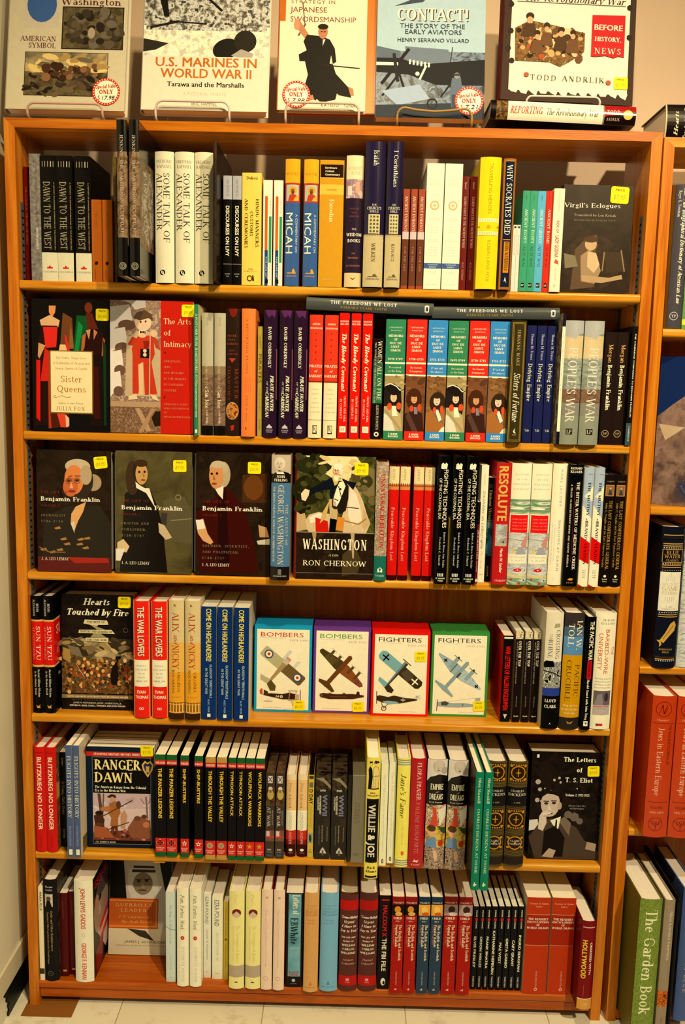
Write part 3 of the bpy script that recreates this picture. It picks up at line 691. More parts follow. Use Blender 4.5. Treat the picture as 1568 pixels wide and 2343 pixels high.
def a(A):
    c = '#39362c'; A.H('FREDERIC', .5, .075, .84, .022, '#6a6450', 'r'); A.H('RAPHAEL', .5, .112, .8, .022, '#6a6450', 'r')
    A.T('SOME TALK OF', .63, .425, .53, .32, c, 'r'); A.T('ALEXANDER', .24, .38, .43, .32, c, 'r'); A.E(.4, .92, .15, '#17150f'); A.E(.4, .92, .07, '#efe6b8'); A.P([(.26, .905), (.4, .9), (.36, .915)], '#efe6b8'); A.P([(.54, .935), (.4, .94), (.44, .925)], '#efe6b8')
S(1, 'h', C3, [(1025, 1155, 1174, 1025, 1157, 305), (1157, 1288, 1178, 1160, 1290, 312), (1292, 1410, 1180, 1297, 1412, 318)], 'tall cream hardback with thin dark lettering on the top shelf', '#e6d8a2', a, -.004, rough=.42)
def f(A): A.R(0, 0, 1, 1, 'n:dappled')
S(1, 'h', C3, [(1411, 1437, 1186, 1417, 1443, 240)], 'thin shrink-wrapped picture book jutting out right of the three cream hardbacks', 'n:romance', None, -.055, depth=.2, fart=f, rough=.12)
def a(A):
    A.R(0, 0, 1, .215, '#b0aa9c'); A.T('MACHIAVELLI', .5, .11, .15, .26, '#6a6456', 'r'); A.T('DISCOURSES ON LIVY', .5, .505, .46, .42, '#f8f0de', 'b'); A.R(0, .806, 1, .811, '#9a8c60'); A.H('HOWARD', .5, .9, .6, .011, '#c8bc9a', 's'); A.H('95', .5, .922, .3, .011, '#c8bc9a', 's')
S(1, 'p', C4, [(85, 148, 1046, 90, 152, 325), (150, 208, 1048, 155, 212, 327)], 'black paperback with grey top and bold white lettering, left of the yellow one', '#140f0a', a, .004)
def a(A):
    c = '#3a2206'; A.H('Dubois', .52, .045, .6, .026, c, 'rb'); A.T('HINDU MANNERS,', .79, .45, .44, .16, c, 'rb'); A.T('CUSTOMS', .5, .45, .22, .16, c, 'rb'); A.T('AND CEREMONIES', .22, .45, .44, .16, c, 'rb')
    A.H('Dover', .48, .855, .24, .011, c, 'rb'); A.H('0-486-43752-5', .48, .875, .68, .011, c, 'r'); A.ring(.42, .94, .15, .05, c); A.P([(.56, .91), (.62, .91), (.66, .96), (.56, .965)], c)
S(1, 'p', C4, [(210, 338, 1053, 216, 348, 307)], 'wide yellow paperback with dark three-line lettering on the top shelf', '#f4c84e', a, .002)
def a(A):
    A.R(.2, .15, .5, .66, '#f05a1c'); A.R(.2, .66, .55, 1, '#26406a'); A.R(.64, .34, .92, .78, '#2e8a50'); A.R(.64, .78, .9, .95, '#d8d0a8'); A.T('GREEK PEOPLE', .78, .25, .14, .14, '#8a8478', 's'); A.T('THE LIFE OF', .38, .82, .2, .14, '#e0dcc8', 's'); A.R(.3, .94, .6, .98, '#17140f')
S(1, 'p', C4, [(352, 412, 1055, 357, 416, 362), (417, 486, 1056, 425, 490, 350)], 'thin white paperback with red, blue and green stripes right of the yellow one', '#f0e6d4', a, .004, side='#d0301c', depth=.13)
def a(A):
    A.R(0, 0, 1, .185, '#eaa41c'); A.H('WALTKE', .5, .115, .8, .02, '#9a6214', 'r'); A.R(0, .185, 1, .338, '#b83220'); A.R(.08, .2, .92, .326, '#b0b896'); A.E(.52, .245, .27, '#e89a28'); A.P([(.2, .325), (.3, .28), (.5, .268), (.75, .28), (.88, .325)], '#b8401c'); A.P([(.55, .325), (.8, .28), (.9, .285), (.92, .325)], '#e0a838'); A.E(.52, .245, .13, '#8a5a2c'); A.E(.52, .26, .1, '#5a3c1c')
    A.T('MICAH', .32, .58, .32, .48, '#eef0e0', 's'); A.T('A COMMENTARY ON', .8, .58, .3, .15, '#c8d4d8', 's')
    A.P([(.55, .9), (.55, .87), (.65, .86), (.8, .9)], '#e89a28'); A.R(.2, .893, .55, .9, '#e89a28'); A.H('EERDMANS', .5, .92, .7, .011, '#e0a050', 'r')
S(1, 'h', C4, [(488, 585, 1058, 510, 608, 213), (610, 715, 1060, 630, 728, 217)], 'blue and orange hardback with a small haloed portrait on the top shelf', '#3a5a80', a, .002, side='#a8281c', rough=.16)
def a(A):
    A.R(.03, .035, .97, .135, '#2a1806'); 
    for q, tx in enumerate(('Eerdmans', 'Critical', 'Commentary')): A.H(tx, (.46, .4, .52)[q], .06+q*.026, (.48, .35, .6)[q], .015, '#f0e4c0', 'b')
    A.R(0, .138, 1, .142, '#e8c880'); A.R(0, .19, 1, .27, '#ecb43c'); A.H('Dozeman', .5, .23, .4, .014, '#a06c14', 'b'); A.T('Exodus', .52, .397, .175, .2, '#f6dc84', 'b'); A.H('EERDMANS', .42, .94, .4, .014, '#e0b458', 'r')
S(1, 'p', C4, [(717, 880, 1062, 735, 895, 222)], 'very wide golden tan paperback with dark box at the top, top shelf', '#cf911f', a, .002, rough=.16)
def a(A):
    A.R(0, 0, 1, .178, '#eed294'); A.H('ROBERT', .5, .095, .8, .022, '#c0a064', 'r'); A.H('ALTER', .54, .132, .56, .022, '#c0a064', 'r'); A.R(0, .178, 1, .32, 'n:fresco'); A.R(.1, .23, .34, .3, '#e8c8a8'); A.R(.55, .2, .8, .28, '#d89a70')
    for v, tx, L in ((.4, 'A TRANSLATION', .6), (.43, 'WITH', .3), (.458, 'COMMENTARY', .6)): A.H(tx, .5, v, L, .012, '#8a4a38', 'r')
    A.H('THE', .52, .555, .3, .014, '#c8b8a0', 'r'); A.H('WISDOM', .52, .597, .88, .024, '#e8dcc4', 'rb'); A.H('BOOKS', .52, .643, .74, .024, '#e8dcc4', 'rb')
    for v, tx, L in ((.74, 'JOB', .2), (.775, 'PROVERBS', .6), (.835, 'ECCLESIASTES', .8)): A.H(tx, .5, v, L, .012, '#c07840', 'r')
    A.R(0, .89, 1, 1, '#e0bc78'); A.P([(.3, .925), (.5, .935), (.7, .925), (.5, .945)], '#4a3a28')
S(1, 'h', C4, [(895, 1012, 1062, 908, 1020, 190)], 'hardback with cream top, small fresco picture and dark purple middle, top shelf', '#2c1e28', a, -.002, rough=.3)
def cb(t1, L1, t2, L2):
    def a(A):
        A.T(t1, .55, .06+L1/2, L1, .26, '#ece0c4', 'r'); A.H('THE', .5, .43, .26, .012, '#d8ccb0', 'r'); A.H("CHURCH'S", .5, .453, .72, .019, '#ece0c4', 'r'); A.H('BIBLE', .5, .476, .46, .015, '#d8ccb0', 'r')
        A.R(.22, .495, .8, .628, '#c8b878'); 
        for i in range(3):
            for j in range(5): A.E(.34+i*.17, .512+j*.025, .06, '#5a5030', n=6)
        A.R(0, .635, 1, 1, '#c4ae72'); 
        for i in range(12): A.R(.02+i*.083, .636, .05+i*.083, .645, '#7a6436')
        A.T(t2, .5, .76, L2, .2, '#4a3c1c', 'r'); A.P([(.5, .93), (.5, .915), (.62, .908), (.75, .93)], '#6a5830'); A.R(.25, .926, .5, .93, '#6a5830'); A.H('EERDMANS', .5, .945, .7, .011, '#4a3c1c', 'r')
    return a
S(1, 'h', C4, [(1017, 1155, 1058, 1035, 1165, 97)], 'tallest purple-black and tan hardback on the top shelf, left of its slimmer twin', '#241c30', cb('Isaiah', .105, 'WILKEN', .13), -.014, rough=.2)
S(1, 'h', C4, [(1160, 1270, 1060, 1180, 1285, 97)], 'slimmer purple-black and tan hardback, right of its wide twin on the top shelf', '#241c30', cb('1 Corinthians', .25, 'KOVACS', .12), -.014, rough=.2)
def a(A):
    A.T('ANCIENT EVIDENCE', .5, .25, .36, .42, '#ead8c0', 'r'); A.R(0, .425, 1, .5, '#d8b8a0'); A.R(0, .5, 1, .97, '#6a3c24'); A.T('FOR THE LIFE', .5, .7, .25, .25, '#b88a64', 'r')
S(1, 'p', C4, [(1275, 1312, 1071, 1285, 1330, 415), (1322, 1367, 1071, 1335, 1383, 413), (1370, 1417, 1071, 1390, 1432, 416)], 'slim shrink-wrapped reddish brown paperback left of the white books', '#a04a2c', a, .004, rough=.1, depth=.13)
def a(A):
    for v in (.055, .075, .24, .255, .43, .445, .6, .612): A.R(.15, v, .85, v+.003, '#d0c4a8')
    A.H('HOLY', .5, .13, .64, .024, '#d8c8a4', 'r'); A.H('BIBLE', .5, .163, .66, .024, '#d8c8a4', 'r'); A.E(.5, .33, .26, '#cfa864'); A.E(.5, .33, .18, '#f6eee0'); A.E(.5, .33, .13, '#e6c8a0'); A.E(.5, .33, .06, '#cfa864')
    for v in (.5, .52, .54, .66, .68, .7, .725): A.H('English Standard', .5, v, .5, .011, '#e2ccb4', 'r')
    A.R(0, .79, 1, .832, '#3e587c'); A.H('THINLINE', .5, .802, .6, .011, '#c8ccd0', 's'); A.H('BIBLE', .5, .82, .4, .011, '#c8ccd0', 's'); A.H('ESV', .5, .865, .5, .02, '#e6d8c4', 'r'); A.H('CROSSWAY', .5, .96, .7, .01, '#d0b8a0', 'rw')
S(1, 'd', C5, [(22, 128, 951, 45, 148, 218), (132, 233, 953, 153, 256, 218)], 'white boxed book with gold ring and blue band, top shelf', '#f8f0e2', a, .002, cat='boxed book', name='boxed_book')
def a(A): A.T('SACRED DANCE IN THE ANCIENT WORLD', .5, .4, .45, .34, '#d0a888', 'r'); A.T('Quest', .5, .08, .06, .28, '#d0a888', 'r'); A.T('W.O.E. OESTERLEY', .5, .83, .16, .28, '#b88868', 'r')
S(1, 'p', C5, [(235, 270, 957, 256, 292, 293), (276, 322, 958, 297, 345, 295)], 'slim dark red paperback between the white boxes and the bright yellow hardback', '#661a12', a, .012, depth=.12)
def a(A):
    A.T('TRAVELLING HEROES', .52, .235, .38, .17, '#9a7c14', 's'); A.T('ROBIN LANE FOX', .55, .785, .32, .17, '#a8881c', 's'); A.E(.5, .525, .1, '#d89a1c'); A.E(.05, .525, .05, '#b87c14'); A.E(.95, .525, .05, '#b87c14')
    for v in (.46, .56):
        A.R(0, v, 1, v+.005, '#fff4d0'); A.R(0, v+.022, 1, v+.027, '#fff4d0')
        for i in range(9): A.R(.01+i*.112, v+.006, .05+i*.112, v+.021, '#fff4d0'); A.R(.05+i*.112, v+.011, .09+i*.112, v+.016, '#fff4d0')
S(1, 'h', C5, [(340, 465, 955, 355, 480, 178)], 'bright yellow glossy hardback with white meander bands, top shelf', '#f6cc1a', a, -.022, rough=.14)
def a(A):
    A.R(.14, .02, .86, .98, '#1a2030'); A.R(.14, .018, .86, .022, '#d8a858'); A.T('WHY SOCRATES DIED', .5, .315, .53, .46, '#eee2cc', 'r'); A.R(.2, .612, .8, .618, '#d8902a'); A.R(.28, .63, .74, .87, '#d0801c'); A.T('ROBIN WATERFIELD', .52, .745, .22, .28, '#2a1a0a', 'rb'); A.P([(.4, .94), (.5, .9), (.62, .95), (.5, .93)], '#e8dcc0')
S(1, 'h', C5, [(470, 540, 957, 498, 575, 187)], 'brown and black hardback with tall white serif lettering right of the yellow one', '#a0621c', a, -.02, rough=.16)
def a(A): A.T('PERSONAL VOICE', .5, .3, .3, .3, '#8a8274', 's'); A.R(.2, .02, .8, .05, '#3a342c')
S(1, 'd', C5, [(545, 568, 963, 560, 581, 580), (573, 598, 964, 586, 609, 580)], 'narrow white plastic case, low beside the green spines on the top shelf', '#ddd4c0', a, .006, depth=.12)
def aw(t1, dk):
    def a(A): A.T('PAPERBACK', .5, .07, .06, .16, dk, 's'); A.T(t1, .55, .35, .34, .36, '#e6ecd0', 'r'); A.T('AS IT WAS', .5, .65, .21, .34, dk, 'r'); A.R(.28, .915, .74, .96, '#17150f'); A.H('LP', .5, .937, .36, .016, '#e8e0c8', 'rb')
    return a
S(1, 'p', C5, [(600, 640, 966, 610, 655, 378), (642, 690, 967, 660, 707, 378)], 'green paperback with cream lettering on the top shelf', '#3c9464', aw('ANCIENT EGYPT', '#1c4a30'), .002, depth=.125)
S(1, 'p', C5, [(695, 745, 968, 710, 757, 380)], 'sky blue paperback between the green pair and the red one on the top shelf', '#5aa8d8', aw('ANCIENT GREECE', '#1c3a5a'), .002, depth=.125)
S(1, 'p', C5, [(748, 790, 969, 763, 806, 380)], 'red paperback between the sky blue and the cream ones on the top shelf', '#d82c18', aw('ANCIENT ROME', '#5a0c06'), .002, depth=.125)
def a(A): A.T('THE WIDE-OR-NARROW', .5, .12, .2, .16, '#c89a70', 's'); A.T('RIDE OF', .5, .37, .12, .26, '#9a5a34', 'b'); A.T('LADY GODIVA', .5, .56, .21, .38, '#c03a1c', 'b'); A.P([(.3, .72), (.45, .68), (.7, .7), (.75, .735), (.5, .725)], '#d8502c'); A.T('AND OTHER TALES', .5, .83, .12, .14, '#d8a880', 's'); A.E(.45, .94, .14, '#e0c090')
S(1, 'p', C5, [(790, 850, 971, 810, 878, 365)], 'cream paperback with red lettering touching the dark face-out cover, top shelf', '#f6dca8', a, -.004, depth=.12)
def a(A):
    A.R(0, 0, 1, 1, 'n:murk'); A.E(.45, .72, .42, 'n:romance', .26)
    for p in ([(.2, .6), (.34, .5), (.5, .46), (.52, .56), (.45, .7), (.5, .95), (.15, .98)],): A.P(p, '#5a4228')
    A.P([(.28, .66), (.4, .6), (.52, .66), (.58, .8), (.5, .92), (.3, .9)], '#9a7c50'); A.P([(.38, .62), (.5, .63), (.56, .74), (.48, .82), (.38, .76)], '#c8a870'); A.E(.42, .55, .085, '#c09a64', .06); A.E(.42, .505, .1, '#4a3018', .03)
    A.P([(.3, .84), (.7, .86), (.88, .83), (.9, .87), (.6, .91), (.32, .9)], '#b08c58'); A.P([(.62, .62), (.86, .62), (.92, .8), (.66, .82)], '#3a2a16'); A.line([(.62, .62), (.6, .8)], .02, '#8a6c40'); A.line([(.86, .6), (.92, .8)], .02, '#8a6c40'); A.P([(.04, .64), (.2, .66), (.25, .76), (.06, .78)], '#7a6c48')
    A.H("Virgil's Eclogues", .42, .19, .8, .04, '#ecdcbc', 'r'); A.H('Translated by Len Krisak', .46, .28, .6, .022, '#a89474', 'r'); A.H('Introduction by Gregson Davis', .46, .325, .6, .018, '#7a6a50', 'r')
Fo(1, 'p', C5, (835, 971), (1238, 974), (838, 347), (1266, 352), .024, 'dark brown book facing out at the right end of the top shelf, with seated figure', '#241810', a, inset=.004, stick=[(.8, .09, .034, -.05, '$7.95')])

# ------------------------------------------------------------ row 2
C6 = (0, 640, K6); C7 = (430, 660, K6); C8 = (860, 660, K6); C9 = (1088, 660, K6)
def a(A):
    A.R(0, 0, 1, 1, '#0e0a07')
    A.P([(.4, .1), (.52, .14), (.54, .36), (.36, .36)], '#6a3c1a'); A.P([(.5, .18), (.53, .3), (.54, .37), (.47, .37)], '#8a5424')
    A.P([(.22, .05), (.31, .05), (.3, .1), (.26, .14), (.22, .1)], '#d88a48'); A.P([(.1, .16), (.23, .12), (.36, .16), (.34, .21), (.12, .21)], '#d8a468')
    A.P([(.06, .36), (.12, .2), (.33, .2), (.34, .3), (.33, .37), (.24, .4), (.38, .95), (.02, .96), (.03, .5)], '#241008')
    A.P([(.14, .21), (.33, .21), (.31, .36), (.17, .37)], '#d8281a'); A.P([(.16, .37), (.24, .4), (.2, .62), (.1, .62)], '#c82414'); A.P([(.05, .46), (.1, .46), (.09, .93), (.04, .9)], '#d81a10')
    A.P([(.2, .4), (.24, .4), (.24, .98), (.2, .98)], '#a83418'); A.P([(.22, .8), (.46, .82), (.48, .96), (.24, .98)], '#4a1c0c'); A.P([(.3, .84), (.4, .84), (.46, .97), (.36, .97)], '#d84020'); A.P([(.42, .87), (.47, .9), (.47, .96), (.43, .97)], '#e8b080')
    A.P([(.08, .33), (.17, .35), (.09, .45), (.07, .43)], '#c89050'); A.P([(.36, .34), (.43, .34), (.46, .4), (.34, .4)], '#e0b070'); A.P([(.42, .27), (.44, .27), (.49, .39), (.45, .39)], '#d8281a')
    A.P([(.58, .12), (.72, .12), (.74, .22), (.64, .4), (.53, .4)], '#0c4a1c'); A.P([(.6, .16), (.66, .2), (.6, .39), (.55, .39)], '#187a34'); A.E(.735, .06, .05, '#6a2c14', .04)
    A.P([(.7, .1), (.78, .1), (.86, .22), (.72, .22)], '#5a2010'); A.P([(.66, .26), (.92, .24), (.94, .36), (.86, .42), (.66, .4)], '#281008'); A.P([(.7, .23), (.76, .22), (.74, .3)], '#c88048'); A.P([(.8, .22), (.85, .24), (.8, .3)], '#b87040'); A.P([(.65, .27), (.7, .25), (.68, .36), (.63, .42)], '#a85a2c'); A.P([(.92, .28), (.95, .3), (.92, .42), (.9, .42)], '#a04a24')
    A.R(.74, .42, .92, .96, '#1c0a06'); A.P([(.92, .3), (.96, .34), (.96, .95), (.93, .95)], '#0c3418'); A.P([(.78, .5), (.86, .5), (.88, .9), (.8, .9)], '#3a100a')
    A.R(.225, .385, .79, .865, '#7a5a1c'); A.R(.237, .393, .775, .855, '#f2d490')
    g = '#9a7428'; A.H('The Noble, Tragic Lives', .505, .44, .4, .018, g, 'r'); A.H('of Katherine of Aragon and', .505, .48, .48, .018, g, 'r'); A.H('Juana, Queen of Castile', .505, .52, .42, .018, g, 'r')
    A.H('Sister', .505, .6, .28, .05, '#a87c24', 'r'); A.H('Queens', .505, .675, .38, .05, '#a87c24', 'r'); A.line([(.3, .725), (.27, .735), (.29, .745), (.38, .728), (.44, .742), (.5, .735)], .006, g)
    A.H('Author of Jane Boleyn', .49, .785, .33, .014, g, 'ri'); A.H('JULIA FOX', .49, .825, .37, .03, '#8a6a24', 'rw')
Fo(2, 'h', C6, (226, 1118), (816, 1135), (222, 150), (818, 155), .032, 'dark face-out book with red gown and cream title box, second shelf', '#120c08', a, inset=.006, lean=2, stick=[(.915, .11, .025, 0, '$6.95')], rough=.4)
def a(A):
    A.R(0, 0, .61, 1, 'n:mural'); A.R(.61, 0, 1, 1, '#c0200f')
    W = '#e0cfae'
    for cx, cy, s_ in ((.1, .13, .17), (.06, .3, .15), (.05, .47, .11), (.04, .63, .1)):
        A.P([(0, cy-.08), (cx+s_*.8, cy-.1), (cx+s_, cy+.02), (cx+s_*.5, cy+.03), (.0, cy+.1)], W); A.E(cx+s_*.6, cy+.055, s_*.62, '#6a4a34', .04)
    A.P([(.14, 0), (.43, 0), (.43, .05), (.3, .07), (.24, .02)], W)
    A.R(.0, .77, .61, 1, 'n:carved'); A.R(0, .76, .61, .8, '#b08a5c'); A.P([(.3, .81), (.36, .81), (.5, .98), (.44, .99)], '#b08a5c'); A.P([(.5, .81), (.56, .81), (.4, .99), (.34, .99)], '#a87e50'); A.P([(.48, .88), (.54, .82), (.61, .82), (.61, .96), (.53, .96)], '#8a6238'); A.P([(.5, .88), (.55, .83), (.61, .83), (.61, .94), (.54, .95)], '#2a1a0c')
    A.P([(.2, .28), (.36, .22), (.56, .24), (.61, .36), (.61, .72), (.18, .72)], '#c0a070')
    A.P([(.26, .36), (.34, .26), (.52, .26), (.54, .4), (.5, .46), (.57, .7), (.42, .71), (.4, .47), (.34, .7), (.27, .7), (.27, .4)], '#c03418'); A.P([(.4, .3), (.48, .3), (.46, .37), (.41, .37)], '#8a2010'); A.P([(.34, .48), (.4, .46), (.4, .71), (.35, .71)], '#e0b074'); A.R(.365, .36, .475, .43, '#241410'); A.E(.42, .375, .022, '#e0c090'); A.E(.42, .405, .022, '#e0c090')
    A.P([(.21, .33), (.27, .27), (.34, .29), (.28, .34)], '#b83418'); A.P([(.5, .26), (.58, .29), (.61, .37), (.55, .35)], '#b04020')
    A.E(.4, .165, .1, '#e0b888', .062); A.P([(.28, .13), (.32, .09), (.42, .07), (.5, .1), (.52, .15), (.46, .13), (.36, .15)], '#5a4028'); A.E(.37, .16, .012, '#4a2c18'); A.E(.43, .155, .012, '#4a2c18'); A.R(.35, .225, .44, .25, '#f0e0c0'); A.R(.36, .228, .43, .247, '#17120e'); A.R(.385, .228, .39, .247, '#e8d8b8'); A.R(.41, .228, .415, .247, '#e8d8b8'); A.E(.39, .26, .05, '#dcae78', .018); A.E(.53, .245, .045, '#dcae78', .025)
    A.line([(.485, .25), (.475, .75)], .012, '#c8a878'); A.P([(.22, .72), (.32, .7), (.33, .74), (.22, .75)], '#e0bc84'); A.P([(.48, .7), (.55, .71), (.6, .755), (.52, .74)], '#e0bc84')
    y = '#f0c888'; A.H('The Arts', .81, .15, .33, .042, y, 'r'); A.H('of', .69, .235, .085, .042, y, 'r'); A.H('Intimacy', .815, .32, .335, .042, y, 'r'); A.E(.665, .385, .01, '#6a100a'); A.E(.66, .72, .01, '#6a100a')
    for i, (tx, L) in enumerate((('CHRISTIANS,', .21), ('JEWS,', .09), ('AND MUSLIMS', .24), ('IN THE MAKING', .27), ('OF CASTILIAN', .235), ('CULTURE', .15))): A.H(tx, .65+L/2, .45+i*.044, L, .015, '#e0905c', 'rw')
    for i, (tx, L) in enumerate((('JERRILYNN D. DODDS', .29), ('MARIA ROSA MENOCAL', .31), ('AND', .04), ('ABIGAIL KRASNER BALBALE', .33))): A.H(tx, .65+L/2, .775+i*.032, L, .013, '#d8804c', 'r')
Fo(2, 'p', C6, (819, 1136), (1436, 1160), (819, 157), (1448, 168), .026, 'face-out book, left half painted figure and right half plain red, second shelf', '#c0200f', a, inset=.006, lean=2, stick=[(.945, .07, .026, 0, '$9.95')], rough=.4)
def a(A): A.T('A POSTCARD FROM SHAKESPEARES AVON', .55, .335, .53, .52, '#f0e8c8', 'r'); A.T('JAN DOBRZYNSKI & KEITH TURNER', .5, .73, .26, .36, '#e0e0c0', 'b'); A.R(.25, .953, .72, .98, '#f0e8d0')
S(2, 'p', C6, [(1440, 1474, 1165, 1461, 1493, 185)], 'very thin green paperback right of the red and painted cover, second shelf', '#2c7a4c', a, -.012, side='#e8cc84', depth=.1)
def a(A):
    A.R(0, .43, 1, .55, '#8a7048'); A.R(0, .5, 1, .93, 'n:shorefront'); A.R(0, .92, 1, 1, '#140d08'); A.T('THE TREASURE OF THE', .42, .44, .36, .2, '#c8b88a', 'r'); A.T('San Jose', .48, .7, .15, .34, '#f2e6c8', 'r'); A.T('Carla Phillips', .5, .85, .12, .16, '#e8d8b8', 'ri'); A.T('PHILLIPS', .5, .07, .07, .2, '#a8a07c', 'r')
S(2, 'h', C7, [(92, 182, 1098, 107, 198, 182), (190, 270, 1101, 205, 288, 185)], 'hardback fading from grey to brown to black down the spine, second shelf', '#b8ac80', a, .004)
def a(A):
    A.P([(.2, .0), (.8, 0), (.7, .05), (.5, .07), (.3, .05)], '#7a1c10'); A.H('PETER', .42, .21, .6, .014, '#a8502c', 'rw'); A.H('PAUL', .4, .24, .5, .014, '#a8502c', 'rw'); A.H('RUBENS', .44, .272, .8, .014, '#a8502c', 'rw'); A.H('MARK', .42, .325, .4, .011, '#a8402c', 'rw'); A.H('LAMSTER', .46, .352, .7, .011, '#a8402c', 'rw'); A.P([(.2, .385), (.7, .385), (.45, .42)], '#b03420')
    A.T('MASTER', .74, .585, .24, .22, '#8a3a1c', 'rw'); A.T('SHADOWS', .22, .58, .27, .18, '#8a3a1c', 'rw'); A.E(.46, .8, .44, '#c89458', .07); A.E(.46, .8, .4, 'n:pyre', .063); A.P([(.34, .92), (.6, .91), (.58, .95), (.4, .96)], '#b02c18')
S(2, 'h', C7, [(273, 382, 1109, 290, 403, 152)], 'dark brown hardback with a small oval painting near the foot, second shelf', '#2a1a10', a, .002)
def a(A):
    A.T('A REFORMING PEOPLE', .42, .29, .43, .16, '#8a3414', 'rw'); 
    for u in (.3, .42, .56, .7): A.T('PURITANISM AND PUBLIC LIFE', u, .59, .12, .06, '#c85c34', 's')
    A.T('DAVID D. HALL', .4, .78, .21, .14, '#a04420', 'rw'); A.H('K', .36, .935, .14, .02, '#8a3414', 'rb')
S(2, 'h', C7, [(385, 490, 1110, 412, 516, 152)], 'salmon orange hardback with thin dark lettering, second shelf', '#f47c30', a, -.008, rough=.45)
def a(A): A.T('GILBERT', .5, .14, .12, .36, '#5a4c14', 's'); A.T('PIRATES', .5, .38, .26, .62, '#3a300c', 's'); A.T('TRUE TALES OF NOTORIOUS', .5, .66, .22, .26, '#7a6a24', 's'); A.T('DOVER', .5, .89, .1, .3, '#5a4c14', 's')
S(2, 'p', C7, [(510, 550, 1113, 530, 565, 285)], 'short olive yellow paperback beside the salmon orange hardback, second shelf', '#b09a3a', a, .008, depth=.12)
def a(A):
    A.P([(.1, 0), (.9, 0), (.8, .06), (.6, .035), (.4, .06), (.2, .03)], '#5a2a50'); A.R(.93, .3, 1, .7, '#7a4444'); A.T('DAVID CORDINGLY', .46, .29, .32, .22, '#ece2d4', 'rb'); A.T('PIRATE HUNTER', .64, .65, .28, .24, '#f2eada', 'rbi'); A.T('OF THE', .3, .6, .09, .13, '#d8ccc0', 'ri'); A.T('CARIBBEAN', .3, .74, .2, .24, '#f2eada', 'rbi')
    A.P([(.26, .93), (.3, .915), (.42, .905), (.48, .895), (.54, .905), (.66, .915), (.7, .93)], '#c8bcb0'); A.H('RANDOM', .48, .945, .5, .011, '#c8bcb0', 'r'); A.H('HOUSE', .48, .96, .4, .011, '#c8bcb0', 'r')
S(2, 'h', C7, [(552, 660, 1118, 570, 675, 163), (670, 772, 1122, 690, 795, 165), (778, 878, 1126, 800, 900, 168)], 'dark plum hardback with white slanted lettering, second shelf', '#2c1824', a, -.004, rough=.22)
def a(A):
    A.R(0, .535, 1, .542, '#3a2810'); A.R(0, .545, 1, .85, '#f2dc9e'); A.R(0, .85, 1, .853, '#2a2010'); A.R(0, .853, 1, 1, '#f2dc9e'); A.H('ADRIAN', .5, .075, .58, .014, '#f6d8a8', 'rb'); A.H('TINNISWOOD', .5, .108, .92, .014, '#f6d8a8', 'rb')
    for v in (.15, .2, .25, .3, .355): A.P([(.44, v), (.5, v-.01), (.56, v), (.5, v+.01)], '#a02c18')
    A.H('PIRATES', .5, .412, .96, .02, '#f8e0b8', 'rb'); A.H('of', .5, .452, .2, .02, '#f8e0b8', 'rbi'); A.H('BARBARY', .5, .492, .96, .02, '#f8e0b8', 'rb')
    for i, (tx, L) in enumerate((('CORSAIRS,', .5), ('CONQUESTS', .6), ('AND', .25), ('CAPTIVITY', .55), ('IN THE 17TH', .6), ('CENTURY', .8))): A.H(tx, .5, .6+i*.037, L, .01, '#c8b078', 'r')
    A.R(.34, .895, .68, .965, '#241c10'); A.R(.37, .901, .65, .955, '#f2dc9e'); A.H('R', .51, .925, .2, .036, '#241c10', 'r'); A.line([(.36, .9), (.66, .955)], .03, '#241c10')
S(2, 'h', C7, [(890, 992, 1129, 915, 1018, 197), (1003, 1108, 1132, 1030, 1130, 200)], 'hardback red above and cream below, second shelf', '#e03a1c', a, -.002, rough=.3)
def a(A):
    A.H('RONALD', .5, .065, .84, .013, '#f8d8b8', 'rb'); A.H('IRELAND', .5, .087, .84, .013, '#f8d8b8', 'rb'); A.T('The Bloody Covenant', .5, .385, .46, .42, '#fff0dc', 'rbi'); A.T('CROWN AND KIRK', .7, .76, .21, .2, '#f8d8b8', 'r'); A.T('IN CONFLICT', .3, .76, .16, .2, '#f8d8b8', 'r'); A.R(.2, .9, .84, .95, '#fff0dc'); A.H('H', .5, .925, .3, .026, '#c8200f', 'r')
S(2, 'p', C7, [(1112, 1185, 1137, 1142, 1215, 185), (1197, 1273, 1140, 1228, 1305, 186), (1283, 1355, 1143, 1312, 1393, 188)], 'bright red paperback with white slanted script, second shelf', '#e01c0c', a, .002, rough=.3)
def a(A): A.R(0, .24, 1, .64, '#2e6c3c'); A.P([(0, .2), (1, .24), (1, .3), (0, .3)], '#3a5a3a'); A.T('WOMEN ALL ON FIRE', .66, .32, .58, .42, '#f0e2c0', 'r'); A.T('THE WOMEN OF THE ENGLISH CIVIL WAR', .2, .34, .6, .18, '#c8c09a', 'r'); A.T('ALISON PLOWDEN', .55, .78, .25, .26, '#d8c8a0', 'r'); A.E(.5, .95, .26, '#e8e0cc'); A.E(.5, .95, .12, '#17110c')
S(2, 'p', C7, [(1368, 1440, 1140, 1395, 1468, 373)], 'short black and green paperback between the red and the three-colour set, second shelf', '#1c130c', a, .008, depth=.12)
